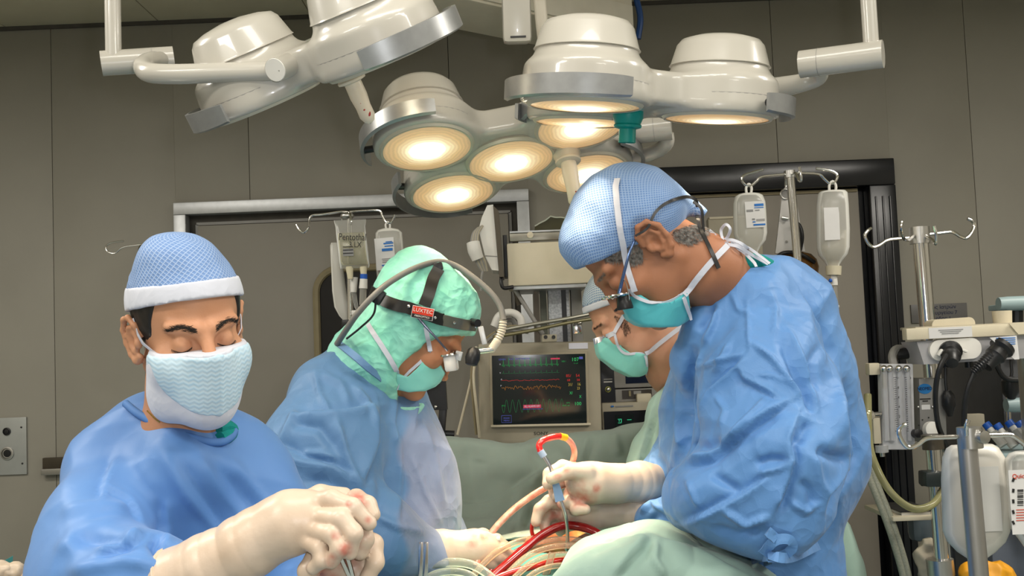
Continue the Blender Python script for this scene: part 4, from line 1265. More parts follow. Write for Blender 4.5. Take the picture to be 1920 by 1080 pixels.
# brows, lashes, temple hair
for s in (1, -1):
    roots = []
    for i in range(300):
        q = random.random(); x = 0.013 + 0.038 * q; zc = 0.0155 + 0.010 * math.sin(min(q * 1.15, 1.0) * 2.3) - 0.006 * q
        z = zc + random.gauss(0, 0.0021) * (1.15 - 0.6 * q); roots.append(hit_dir(HA.w(s * x, 0.2, z), -HA.f, bA))
    hairs(roots, M_hair, 'eyebrow', A_, 0.0075, 0.00026, HA.x * s + HA.u * 0.2, 0.22, 0.06, 3)
    roots = [hit_dir(HA.w(s * (0.0185 + 0.028 * i / 60), 0.2, -0.0105 - 0.0045 * math.sin(i / 60 * 3.0)), -HA.f, bA) for i in range(61)]
    hairs(roots, M_hair, 'eyelash', A_, 0.004, 0.00028, -HA.u * 1.0 + HA.x * s * 0.25 + HA.f * 0.5, 0.12, 0.35, 5)
def hairA(q):
    d = cranium(q, 0.0035)
    r = np.maximum(np.maximum(-0.045 - q[..., 2] - 0.35 * q[..., 1], q[..., 2] - 0.075), q[..., 1] - (0.030 + 0.3 * q[..., 2]))
    ear = 0.0
    return np.maximum(d, r)
V, Q = shell_of(HA, hairA, (-0.1, -0.13, -0.08), (0.1, 0.08, 0.1), 0.0032, lambda V: 0.0015 * sines(V, 31, 8, 150, 400), 1)
link_mesh('hair', to_world(HA, V), Q, M_hair, A_, sharp=None)

# gown
P_ = pt
gA = garment('gown', [
    ([P_(285, 832, 1.68), P_(222, 902, 1.65)], [0.064, 0.076], 0.04),
    ([P_(268, 838, 1.66), P_(340, 888, 1.622), P_(425, 868, 1.67)], [0.06, 0.085, 0.05], 0.04),
    ([P_(395, 858, 1.70), P_(458, 915, 1.70)], [0.056, 0.070], 0.04),
    ([P_(330, 880, 1.70), P_(345, 960, 1.71), P_(345, 1100, 1.74), (HA.c.x, 1.76, 0.75), (HA.c.x, 1.76, 0.35)], [0.105, 0.155, 0.170, 0.20, 0.23], 0.06, ((0.2, 1, 0), 0.78)),
    ([P_(452, 918, 1.70), P_(474, 1005, 1.70), P_(470, 1150, 1.72)], [0.074, 0.080, 0.088], 0.05),
    ([P_(215, 905, 1.64), P_(196, 988, 1.56), P_(182, 1090, 1.48)], [0.075, 0.082, 0.088], 0.035),
    ([P_(182, 1090, 1.48), P_(258, 1096, 1.42), P_(352, 1086, 1.385)], [0.092, 0.076, 0.036], 0.03),
    ([P_(460, 925, 1.70), P_(600, 1185, 1.64), P_(650, 1150, 1.46)], [0.07, 0.075, 0.05], 0.03),
], M_gownA, A_, h=0.0055, zfine=float(pt(300, 1100, 1.5).z) - 0.06, wr=(5, 0.005, 6, (0.1, 0.2)), crumple=(0.18, 0.008, 3), fine=None, folds=[
    ([(300, 830), (345, 920), (420, 1010), (480, 1060)], 0.007, 12, 'r'), ([(360, 845), (420, 930), (500, 1020)], 0.006, 11, 'r'),
    ([(420, 850), (480, 920), (540, 985)], 0.006, 10, 'r'), ([(328, 850), (385, 935), (450, 1025)], -0.006, 10, 'r'), ([(395, 855), (450, 925), (520, 1000)], -0.005, 9, 'r'),
    ([(215, 850), (195, 900), (185, 950)], -0.007, 9, 's'), ([(185, 910), (240, 935), (270, 990)], -0.006, 9, 's'),
    ([(305, 930), (308, 990), (300, 1040)], -0.009, 10, 's'), ([(110, 960), (180, 950), (250, 955)], 0.008, 14, 'r'), ([(130, 1010), (200, 1010), (250, 1020)], -0.012, 14, 'r'),
    ([(180, 1045), (240, 1015), (280, 990)], -0.014, 12, 's'), ([(100, 1040), (170, 990), (240, 975)], 0.007, 14, 'r'), ([(285, 995), (300, 1030), (335, 1040)], -0.016, 14, 'r'), ([(120, 1075), (230, 1050), (300, 1060)], 0.01, 14, 'r'), ([(200, 880), (260, 870), (300, 930)], 0.004, 14, 'r')], post=1)
bgA = bvh_of(gA, A_)
bgo = bvh_of(gA); nbp = []
for x, y in ((236, 757), (258, 775), (296, 796), (340, 814), (380, 826), (412, 829), (432, 820), (440, 808)):
    q_, n_ = hit(x, y + 9, bgo, 0.0, 1.62); nbp.append([x, y, q_.y])
for _ in range(3): nbp = [nbp[0]] + [[nbp[i][0], nbp[i][1], (nbp[i - 1][2] + 2 * nbp[i][2] + nbp[i + 1][2]) / 4] for i in range(1, len(nbp) - 1)] + [nbp[-1]]
MB().tube([pt(x, y, Y - 0.001) for x, y, Y in nbp], 0.0062, n=12, smooth=8).build('neck_binding', mat('gown_binding', (0.085, 0.21, 0.50), rough=0.7, noise=0.08), gA)
# scrub collar peeping out beside the neck
sc_ = [pt(x, y, Y) for x, y, Y in ((410, 803, nbp[5][2] + .012), (424, 800, nbp[6][2] + .008), (433, 807, nbp[7][2] + .004), (426, 818, nbp[6][2] + .004), (412, 822, nbp[5][2] + .006))]
MB().tube(sc_, [0.008, 0.011, 0.012, 0.012, 0.01], n=10, smooth=5).build('scrub_top', M_scrub, A_)
MB().tube([pt(276, 770, 1.565), pt(292, 786, 1.557), pt(300, 792, 1.556)], 0.0011, n=6, smooth=5).build('necklace', mat('gold', (0.6, 0.38, 0.1), rough=0.25, metal=1.0, noise=0.05), A_)

# gloved hands, wrung together
h = lambda x, y, Y, r: (pt(x, y, Y), r)
cuffA = [h(330, 1092, 1.385, 0.046), h(400, 1064, 1.37, 0.043), h(465, 1024, 1.355, 0.038), h(505, 1000, 1.35, 0.034)]
gl = glove('glove', A_, M_glove,
      [h(500, 998, 1.35, 0.033), h(545, 980, 1.345, 0.038), h(580, 972, 1.345, 0.034)],
      [[h(580, 946, 1.345, .0150), h(622, 936, 1.325, .0118), h(662, 950, 1.312, .0108), h(692, 980, 1.315, .0098)],
       [h(590, 970, 1.330, .0145), h(640, 972, 1.300, .0116), h(664, 1000, 1.292, .0106), h(656, 1036, 1.300, .0096)],
       [h(586, 992, 1.325, .0140), h(624, 1002, 1.297, .0114), h(638, 1028, 1.290, .0104), h(622, 1052, 1.300, .0094)],
       [h(572, 1010, 1.328, .0130), h(600, 1028, 1.305, .0106), h(604, 1050, 1.300, .0096), h(588, 1064, 1.308, .0088)],
       [h(556, 948, 1.37, .016), h(600, 928, 1.385, .0130), h(645, 930, 1.395, .0115)]], cuffA, k=0.007, h=0.0021, blood=[(650, 1030, 12), (630, 1005, 7), (655, 945, 5), (622, 1050, 9), (690, 975, 6)])
bgl = bvh_of(gl)
# rolled cuff edge
MB().tube([pt(332, 1091, 1.385) + Vector(frame_from(pt(470, 1021, 1.355) - pt(330, 1092, 1.385)) @ Vector((0.0462 * math.cos(a), 0.0462 * math.sin(a), 0))) for a in np.linspace(0, 2 * math.pi, 25)[:-1]], 0.0026, n=6, closed=True).build('glove_cuff', M_glove, gl)
gl2 = glove('glove', A_, M_gloveR,
      [h(632, 1090, 1.40, 0.030), h(645, 1040, 1.385, 0.034), h(650, 992, 1.375, 0.030)],
      [[h(655, 975, 1.365, .0150), h(678, 985, 1.340, .0130), h(684, 1012, 1.328, .0116), h(676, 1035, 1.330, .0106)],
       [h(668, 1000, 1.375, .0140), h(700, 1020, 1.352, .0122), h(704, 1055, 1.340, .0112), h(690, 1080, 1.340, .0102)],
       [h(625, 1060, 1.370, .0155), h(594, 1046, 1.342, .0142), h(578, 1070, 1.335, .0130), h(582, 1100, 1.340, .0120)],
       [h(652, 955, 1.390, .0135), h(668, 934, 1.378, .0118), h(690, 946, 1.362, .0108), h(700, 965, 1.355, .0098)],
       [h(655, 1050, 1.380, .0140), h(672, 1075, 1.362, .0122), h(662, 1105, 1.355, .0112)]],
      [h(632, 1090, 1.40, 0.030), h(625, 1180, 1.42, 0.030)], k=0.007, h=0.0022, blood=[(668, 1000, 24), (600, 1060, 22), (672, 938, 14), (640, 1070, 26)])
# ================================================================ surgeon at the right, in profile, bent over the field
pc = math.radians(50)
HC_ = Head(pt(1197, 463, 1.97), (-math.cos(pc), 0.02, -math.sin(pc)), (-math.sin(pc), 0.0, math.cos(pc)), 1.13, ears=(1, -1), lids=0.0130, nose=0.45)
near_sh, near_el, near_wr = pt(1440, 640, 1.99), pt(1430, 940, 1.88), pt(1300, 935, 1.96)
far_sh, far_el, far_wr = pt(1310, 690, 2.34), pt(1290, 900, 2.36), pt(1180, 903, 2.14)
C_ = make_body('person', 'surgeon at right in crumpled blue gown, teal mask and dotted cap, bending over the field', HC_,
    ([pt(1345, 520, 2.0), pt(1410, 600, 2.06)], [0.066, 0.075]),
    [([near_sh, far_sh], [0.04, 0.04]), ([pt(1420, 640, 2.10), pt(1430, 850, 2.13), (pt(1430, 1000, 2.13).x, 2.13, 0.95)], [0.1, 0.11, 0.12]),
     ([near_sh, near_el, near_wr], [0.045, 0.038, 0.022]), ([far_sh, far_el, far_wr], [0.04, 0.034, 0.026])] + legs(pt(1430, 1000, 2.13).x, 2.13, -1, 0), SK_C, h=0.0026)
bC = bvh_of(C_)

# cap with dotted net, gathered tail at the back
cut0, cut1 = pt(1092, 500, 1.97), pt(1328, 408, 1.97)
def cap_side(head, pa, pb, bow=0.0):
    """side of a cut through two points, perpendicular to the head's left-right axis"""
    a, b = pa - head.c, pb - head.c
    a2 = np.array((a.dot(head.f), a.dot(head.u))) / head.s; b2 = np.array((b.dot(head.f), b.dot(head.u))) / head.s
    d = b2 - a2; L = np.linalg.norm(d); n = np.array((-d[1], d[0])) / L
    if n[1] < 0: n = -n
    def f(q):
        t = ((q[..., 1] - a2[0]) * d[0] + (q[..., 2] - a2[1]) * d[1]) / (L * L)
        return -((q[..., 1] - a2[0]) * n[0] + (q[..., 2] - a2[1]) * n[1]) - bow * np.clip(t * (1 - t), 0, 1) * 4
    return f
cutC = cap_side(HC_, cut0, cut1, 0.004)
tailC = HC_.loc(np.array([pt(1318, 398, 1.98)]))[0]
def capfnC(q):
    d = cranium(q, 0.0) - 0.002 - 0.0095 * np.clip(-cutC(q) / 0.035, 0, 1)
    d = smin(d, q_ell(q, (0, 0.050, 0.068), (0.06, 0.046, 0.050)), 0.03)
    d = smin(d, q_ell(q, (0, -0.030, 0.085), (0.055, 0.06, 0.046)), 0.03)
    d = smin(d, q_cap(q, (0, -0.085, 0.045), (float(tailC[0]), float(tailC[1]), float(tailC[2])), 0.034, 0.010), 0.02)
    ax = q.copy(); ax[..., 0] = np.abs(ax[..., 0])
    d = smax(d, -q_ell(ax, (0.094, -0.013, 0.002), (0.022, 0.031, 0.036)), 0.006)
    return np.maximum(d, cutC(q))
V, Q = shell_of(HC_, capfnC, (-0.12, -0.17, -0.06), (0.12, 0.16, 0.18), 0.0032, lambda V: 0.0022 * sines(V, 13, 7, 40, 120) + 0.004 * (facets(V, 0.035, 14, (1, 1, 1)) - 0.5), 2)
cpC = link_mesh('cap', to_world(HC_, V), Q, M_netC, C_, sharp=None)
set_uv_attr(cpC, V[:, 1], np.arctan2(V[:, 2] - 0.02, np.abs(V[:, 0]) + 1e-4) * 0.088)
bcap = bvh_of(cpC, C_)

# mask: pleated teal panel under nose and chin
def mask_profile(head, poly, grow=0.0, halfw=0.075):
    """mask solid whose outline seen from the side is the pixel polygon (at the head's distance)"""
    P = []
    for x, y in poly:
        p = pt(x, y, head.c.y) - head.c; P.append((p.dot(head.f) / head.s, p.dot(head.u) / head.s))
    P = np.array(P, np.float32)
    def f(q):
        y, z = q[..., 1], q[..., 2]; d = np.full(y.shape, 9.0, np.float32); ins = np.zeros(y.shape, bool); j = len(P) - 1
        for i in range(len(P)):
            a, b = P[j], P[i]; e = b - a; t = np.clip(((y - a[0]) * e[0] + (z - a[1]) * e[1]) / max(float(e @ e), 1e-9), 0, 1)
            d = np.minimum(d, np.hypot(y - a[0] - t * e[0], z - a[1] - t * e[1]))
            c = ((P[i][1] > z) != (P[j][1] > z)) & (y < (P[j][0] - P[i][0]) * (z - P[i][1]) / (P[j][1] - P[i][1] + 1e-9) + P[i][0]); ins ^= c; j = i
        return np.where(ins, -d, d)
    return f
def side_mask(head, poly, m, parent, seed, hull, edge_m, pleats=3):
    prof = mask_profile(head, poly)
    def fn(q): return smax(hull(q), prof(q), 0.004)
    V, Q = shell_of(head, fn, (-0.1, -0.12, -0.19), (0.1, 0.19, 0.05), 0.003, lambda V: 0.0010 * sines(V, seed, 5, 40, 90) + 0.0050 * (0.5 - np.abs(np.sin(np.arctan2(V[:, 2] + 0.015, V[:, 1] - 0.02) * 3.2 + seed))) * (V[:, 1] > 0.0), 1)
    return link_mesh('mask', to_world(head, V), Q, m, parent, sharp=None)
def hullC(q):
    d = q_cap(q, (0, 0.104, -0.024), (0, 0.086, -0.104), 0.030, 0.036)
    return smin(d, q_ell(q, (0, 0.015, -0.060), (0.069, 0.085, 0.082)), 0.05)
polyC = [(1181, 541), (1192, 556), (1222, 568), (1250, 566), (1279, 551), (1296, 602), (1270, 616), (1235, 617), (1205, 612), (1176, 599), (1160, 575), (1165, 555)]
mkC = side_mask(HC_, polyC, M_maskteal, C_, 2, hullC, M_whitecloth)
bmC = bvh_of(mkC, cpC, C_)
band_on([(1181, 541), (1192, 556), (1222, 568), (1250, 566), (1280, 551)], bmC, 0.006, 'mask_edge', M_whitecloth, mkC, off=0.002)
band_on([(1280, 551), (1287, 575), (1296, 600)], bmC, 0.007, 'mask_edge', M_whitecloth, mkC, off=0.002)
band_on([(1158, 337), (1155, 360), (1160, 410), (1168, 460), (1178, 505), (1190, 545)], bmC, 0.011, 'mask_tie', M_whitecloth, mkC, off=0.0035, n=8)
band_on([(1283, 553), (1305, 525), (1330, 495), (1362, 462)], bmC, 0.011, 'mask_tie', M_whitecloth, mkC, off=0.004)
# bow of ties behind the neck
tb = MB()
for line, wd in (([(1330, 432), (1348, 447), (1365, 458), (1385, 463), (1410, 478), (1440, 495)], .006), ([(1355, 450), (1352, 432), (1361, 421), (1369, 430), (1363, 446), (1352, 452)], .0055), ([(1340, 440), (1352, 452), (1372, 450), (1392, 458), (1402, 468), (1380, 462), (1358, 456)], .006), ([(1360, 455), (1390, 470), (1412, 490), (1418, 500)], .0055), ([(1370, 455), (1400, 463), (1425, 480), (1443, 494)], .005)):
    P = catmull([pt(x, y, 1.935 + 0.010 * math.sin(i * 1.7)) for i, (x, y) in enumerate(line)], 6)
    tb.ribbon(P, [Vector((0.2 * math.sin(i * .5), -1, 0.2))] * 0 or [Vector((0.3 * math.sin(i * 0.45), -1, 0.3 * math.cos(i * 0.45))) for i in range(len(P))], wd, 0.0015)
tb.build('tie_bow', M_whitecloth, mkC)

# hair below the cap, grey at the temple
side_hair = scatter([(1262, 432), (1300, 420), (1325, 410), (1334, 425), (1318, 448), (1290, 460), (1268, 452), (1258, 440)], 1300, 3)
strands(side_hair, bC, M_greyhair, 'hair', C_, 0.010, 0.00038, (0.6, 0, -0.6), 0.35, 0.25, 7)
temple = scatter([(1128, 482), (1150, 470), (1176, 458), (1190, 452), (1206, 470), (1205, 490), (1190, 497), (1178, 490), (1160, 490), (1140, 490)], 1100, 5)
strands(temple, bC, M_greyhair, 'hair', C_, 0.009, 0.00038, (-0.3, 0, -0.8), 0.4, 0.2, 8)
for s in (1, -1):
    roots = [hit_dir(HC_.w(s * (0.013 + 0.036 * random.random()), 0.2, 0.018 + random.gauss(0, 0.002)), -HC_.f, bC) for i in range(90)]
    hairs(roots, M_greyhair, 'eyebrow', C_, 0.008, 0.0003, HC_.x * s + HC_.u * 0.2, 0.2, 0.06, 3)

# gown
gC = garment('gown', [
    ([P_(1400, 560, 2.08), P_(1450, 590, 2.07), P_(1455, 680, 2.09)], [0.085, 0.105, 0.15], 0.06),
    ([P_(1462, 540, 2.03), P_(1405, 562, 1.985), P_(1345, 618, 1.985), P_(1325, 680, 2.03)], [0.045, 0.058, 0.056, 0.07], 0.03),
    ([P_(1430, 680, 2.12), P_(1430, 840, 2.14), P_(1430, 1000, 2.14), (pt(1430, 1000, 2.14).x, 2.14, 0.8), (pt(1430, 1000, 2.14).x, 2.14, 0.35)], [0.16, 0.19, 0.14, 0.20, 0.22], 0.05),
    ([P_(1478, 648, 2.10), P_(1516, 785, 2.11), P_(1522, 880, 2.11), P_(1492, 960, 2.12)], [0.072, 0.092, 0.086, 0.06], 0.045),
    ([P_(1360, 660, 2.16), P_(1345, 770, 2.18), P_(1340, 900, 2.2)], [0.085, 0.100, 0.105], 0.05),
    ([P_(1430, 610, 1.98), P_(1440, 720, 1.93), P_(1450, 850, 1.88), P_(1440, 930, 1.86)], [0.088, 0.118, 0.125, 0.108], 0.03),
    ([P_(1440, 930, 1.86), P_(1375, 920, 1.88), P_(1305, 935, 1.94)], [0.105, 0.100, 0.062], 0.025),
    ([P_(1335, 700, 2.32), P_(1300, 820, 2.30), P_(1268, 890, 2.26), P_(1226, 915, 2.20)], [0.075, 0.072, 0.066, 0.050], 0.03),
    ([P_(1275, 960, 2.05), P_(1225, 968, 2.12)], [0.05, 0.042], 0.03),
], M_gown, C_, h=0.0043, zfine=float(pt(1400, 1100, 1.8).z) - 0.03, wr=(21, 0.0040, 8, (0.10, 0.24)), crumple=(0.22, 0.012, 23), fine=(0.08, 0.0035, 25), stretch=(1, 1, 1.4), folds=[
    ([(1301, 785), (1326, 733), (1381, 684), (1399, 661)], 0.012, 8, 's'), ([(1305, 690), (1350, 677), (1398, 661)], 0.008, 7, 't'), ([(1383, 687), (1392, 711), (1441, 736), (1465, 754)], -0.009, 8, 's'),
    ([(1405, 640), (1447, 671), (1496, 733), (1514, 772)], 0.012, 8, 't'), ([(1460, 630), (1490, 696), (1514, 751), (1526, 778)], -0.013, 9, 'r'), ([(1475, 610), (1510, 690), (1535, 780)], 0.010, 9, 't'),
    ([(1490, 748), (1453, 769), (1416, 794), (1367, 830), (1334, 858), (1290, 868), (1262, 885)], 0.018, 11, 's'), ([(1441, 742), (1404, 785), (1364, 833)], 0.009, 7, 't'), ([(1290, 836), (1330, 840), (1364, 830)], -0.012, 10, 'r'),
    ([(1500, 775), (1483, 830), (1491, 864), (1480, 904), (1450, 977)], 0.020, 10, 's'), ([(1413, 872), (1444, 861), (1483, 863)], -0.011, 9, 'r'), ([(1416, 890), (1453, 880), (1487, 862)], 0.009, 8, 't'),
    ([(1331, 885), (1360, 905), (1389, 922)], -0.011, 9, 'r'), ([(1270, 985), (1330, 958), (1392, 925), (1447, 888)], 0.012, 9, 's'), ([(1520, 785), (1510, 810), (1497, 835)], -0.014, 10, 'r'),
    ([(1577, 700), (1583, 797), (1593, 853), (1587, 880), (1550, 927), (1548, 973)], 0.022, 11, 's'), ([(1530, 840), (1560, 855), (1590, 863)], -0.014, 11, 'r'), ([(1530, 850), (1535, 900), (1545, 930)], 0.008, 9, 't'),
    ([(1337, 563), (1325, 595), (1310, 625)], -0.014, 9, 'r'), ([(1345, 575), (1335, 610), (1318, 650)], 0.010, 9, 't'), ([(1400, 560), (1403, 600), (1405, 660)], 0.005, 6, 't'), ([(1370, 545), (1385, 580), (1420, 600)], 0.006, 8, 't'), ([(1440, 540), (1455, 580), (1450, 640)], 0.006, 8, 't'),
    ([(1300, 640), (1288, 760), (1278, 850), (1265, 885)], -0.022, 11, 'r'), ([(1318, 650), (1300, 720), (1296, 780)], 0.010, 8, 't'), ([(1330, 700), (1345, 690), (1370, 640)], 0.007, 8, 't'),
    ([(1287, 897), (1310, 953)], 0.007, 7, 't'), ([(1350, 950), (1400, 985), (1450, 965)], 0.012, 10, 't'), ([(1330, 985), (1380, 1005), (1440, 990)], -0.010, 10, 'r'),
    ([(1235, 790), (1222, 860), (1215, 930)], 0.008, 8, 't'), ([(1258, 730), (1252, 820), (1240, 900)], -0.010, 8, 'r'), ([(1272, 715), (1268, 800), (1272, 860)], 0.009, 8, 't'), ([(1200, 965), (1222, 940), (1245, 960)], 0.010, 8, 't'), ([(1210, 985), (1235, 965), (1260, 985)], -0.008, 8, 'r'),
    ([(1500, 545), (1535, 610), (1555, 690)], 0.010, 9, 's'), ([(1540, 640), (1520, 680), (1525, 740)], -0.008, 9, 'r'), ([(1420, 700), (1450, 705), (1480, 720)], 0.005, 7, 't'), ([(1340, 740), (1360, 770), (1350, 800)], 0.006, 8, 't'), ([(1480, 940), (1510, 960), (1540, 940)], 0.010, 9, 't'), ([(1500, 900), (1520, 920), (1530, 960)], -0.010, 9, 'r')])
bgC = bvh_of(gC)
# waist tie, back flap edge, collar
tw = MB()
for line in ([(1430, 1030), (1452, 1008), (1478, 1006), (1483, 1022), (1462, 1034), (1440, 1034)], [(1405, 1050), (1440, 1032), (1480, 1035), (1530, 1018)], [(1445, 1030), (1438, 1055), (1446, 1085)], [(1455, 1005), (1440, 990), (1448, 1000)]):
    P = catmull([hit(x, y, bgC, 0.010, 2.0)[0] for x, y in line], 6); tw.ribbon(P, [Vector((0.3 * math.sin(i), -1, 0.2)) for i in range(len(P))], 0.017, 0.003)
tw.build('waist_tie', M_gown, gC)
fl_ = MB(); fe = [(1440, 492), (1470, 498), (1500, 520), (1535, 575), (1562, 640), (1585, 710), (1607, 790), (1620, 850), (1618, 900), (1595, 950), (1555, 995)]
P = catmull([pt(x - 16, y + 6, 2.09) for x, y in fe], 6)
fl_.ribbon(P, [Vector((0.5, -0.6, 0.15))] * len(P), [0.02, 0.04, 0.05, 0.05, 0.055, 0.06, 0.055, 0.05, 0.04, 0.03], 0.004)
fl_.build('back_flap', mat('gown_inner_blue', (0.085, 0.26, 0.60), rough=0.7, noise=0.1, nscale=12, bump=0.3, bscale=30), gC)
MB().tube([pt(1368, 505, 1.98), pt(1390, 494, 1.965), pt(1420, 492, 1.965), pt(1448, 500, 1.985)], [0.012, 0.017, 0.017, 0.012], n=20, smooth=8).build('scrub_top', M_scrub, C_)
MB().ribbon(catmull([pt(1448, 500, 1.98), pt(1470, 507, 1.975), pt(1475, 512, 1.975)], 5), [Vector((0, -1, 0.3))] * 11, 0.008, 0.002).build('neck_tie', M_whitecloth, gC)

# the gloved hand holding the sucker
gl = glove('glove', C_, M_glove,
      [h(1150, 907, 2.12, 0.036), h(1112, 905, 2.10, 0.038), h(1090, 900, 2.09, 0.034)],
      [[h(1100, 885, 2.07, .018), h(1068, 884, 2.055, .0145), h(1035, 897, 2.05, .0125)],
       [h(1095, 885, 2.12, .018), h(1055, 876, 2.125, .0145), h(1030, 888, 2.115, .0125), h(1027, 908, 2.10, .0115)],
       [h(1095, 905, 2.13, .017), h(1060, 900, 2.14, .0140), h(1038, 912, 2.13, .012), h(1040, 930, 2.115, .0115)],
       [h(1100, 925, 2.12, .016), h(1070, 925, 2.11, .0135), h(1064, 942, 2.09, .012), h(1085, 950, 2.08, .011)],
       [h(1110, 932, 2.11, .016), h(1085, 942, 2.09, .0130), h(1080, 955, 2.075, .0115), h(1098, 955, 2.07, .0105)]],
      [h(1240, 905, 2.20, 0.038), h(1200, 905, 2.16, 0.040), h(1150, 907, 2.12, 0.036)], k=0.008, blood=[(1080, 925, 22), (1095, 935, 16), (1062, 915, 14), (1045, 893, 6), (1118, 916, 8), (1060, 877, 7)])
gl3 = glove('glove', C_, M_glove,
      [h(1150, 960, 2.16, 0.032), h(1105, 960, 2.15, 0.036), h(1065, 960, 2.15, 0.030)],
      [[h(1060, 945, 2.14, .017), h(1030, 940, 2.12, .0135), h(1012, 955, 2.11, .012), h(1005, 978, 2.105, .011)],
       [h(1060, 962, 2.15, .016), h(1032, 965, 2.135, .013), h(1020, 980, 2.125, .0115), h(1022, 990, 2.12, .0105)],
       [h(1070, 975, 2.16, .015), h(1040, 982, 2.15, .0125), h(1035, 992, 2.14, .011)],
       [h(1085, 980, 2.17, .014), h(1060, 988, 2.17, .0115), h(1050, 996, 2.16, .0105)],
       [h(1110, 945, 2.12, .016), h(1080, 938, 2.10, .013), h(1055, 945, 2.09, .0115)]],
      [h(1235, 962, 2.16, 0.034), h(1190, 962, 2.16, 0.034), h(1150, 960, 2.16, 0.032)], k=0.008, blood=[(1035, 965, 26), (1060, 975, 18), (1020, 985, 12)])
# ================================================================ surgeon with mint hood and headlight, in profile facing right
pb_ = math.radians(42)
HB = Head(pt(785, 615, 2.15), (math.cos(pb_), 0.02, -math.sin(pb_)), (math.sin(pb_), 0, math.cos(pb_)), 1.04, ears=(), nose=0.15)
shB, elB, wrB = pt(640, 790, 2.07), pt(640, 960, 2.0), pt(830, 1030, 2.06)
shB2, elB2, wrB2 = pt(720, 790, 2.42), pt(760, 960, 2.44), pt(860, 1030, 2.3)
cxB = pt(680, 1000, 2.22).x
B_ = make_body('person', 'person in mint hood with a headlight, blue gown, looking down in profile', HB,
    ([pt(720, 690, 2.17), pt(690, 760, 2.2)], [0.058, 0.07]),
    [([shB, shB2], [0.04, 0.04]), ([pt(690, 780, 2.22), pt(680, 950, 2.24), (cxB, 2.24, 0.95)], [0.09, 0.1, 0.11]), ([shB, elB, wrB], [0.042, 0.036, 0.024]), ([shB2, elB2, wrB2], [0.042, 0.036, 0.024])] + legs(cxB, 2.24, 1, 0), SK_B, h=0.003)
facepoly = [(752, 706), (757, 690), (775, 664), (800, 643), (830, 632), (880, 628), (930, 640), (920, 760), (752, 760)]
faceB = mask_profile(HB, facepoly)
nb0 = HB.loc(np.array([pt(705, 670, 2.17)]))[0]; nb1 = HB.loc(np.array([pt(672, 712, 2.2)]))[0]; nb2 = HB.loc(np.array([pt(740, 735, 2.19)]))[0]
def hoodfn(q):
    d = cranium(q, 0.018)
    d = smin(d, q_ell(q, (0, -0.06, 0.085), (0.055, 0.062, 0.05)), 0.03)
    d = smin(d, q_ell(q, (0, 0.005, -0.045), (0.078, 0.082, 0.095)), 0.03)
    d = smin(d, q_cap(q, (0, -0.03, -0.06), tuple(float(v) for v in nb0), 0.078, 0.080), 0.03)
    d = smin(d, q_cap(q, tuple(float(v) for v in nb0), tuple(float(v) for v in nb1), 0.080, 0.090), 0.03)
    d = smin(d, q_cap(q, (0, 0.0, -0.09), tuple(float(v) for v in nb2), 0.062, 0.066), 0.03)
    return smax(d, -faceB(q), 0.004)
V, Q = shell_of(HB, hoodfn, (-0.13, -0.26, -0.28), (0.13, 0.15, 0.17), 0.0042, lambda V: 0.0045 * sines(V, 43, 8, 25, 70) + 0.004 * (facets(V, 0.022, 46) - 0.5) + 0.013 * (facets(V + 0.012 * np.stack([sines(V, 4, 4, 30, 60)] * 3, 1), 0.055, 44, (1, 1.6, 1)) - 0.5), 2)
hood = link_mesh('hood', to_world(HB, V), Q, M_hood, B_, sharp=None)
def hullB(q):
    d = q_cap(q, (0, 0.104, -0.024), (0, 0.086, -0.104), 0.028, 0.036)
    return smin(d, q_ell(q, (0, 0.012, -0.060), (0.072, 0.085, 0.085)), 0.05)
polyB = [(744, 697), (768, 703), (790, 682), (808, 656), (822, 668), (838, 700), (826, 716), (800, 732), (770, 736), (746, 730)]
mkB = side_mask(HB, polyB, M_maskgreen, B_, 5, hullB, M_whitecloth)
bB = bvh_of(mkB, hood, B_)
band_on([(744, 730), (744, 697), (768, 703), (790, 682), (808, 656)], bB, 0.006, 'mask_edge', M_whitecloth, mkB, off=0.002, sm=False, n=4)
band_on([(746, 699), (730, 672), (708, 636), (692, 608)], bB, 0.010, 'mask_tie', M_whitecloth, mkB, off=0.005)
band_on([(806, 660), (802, 636), (797, 612)], bB, 0.009, 'mask_tie', M_whitecloth, mkB, off=0.004)
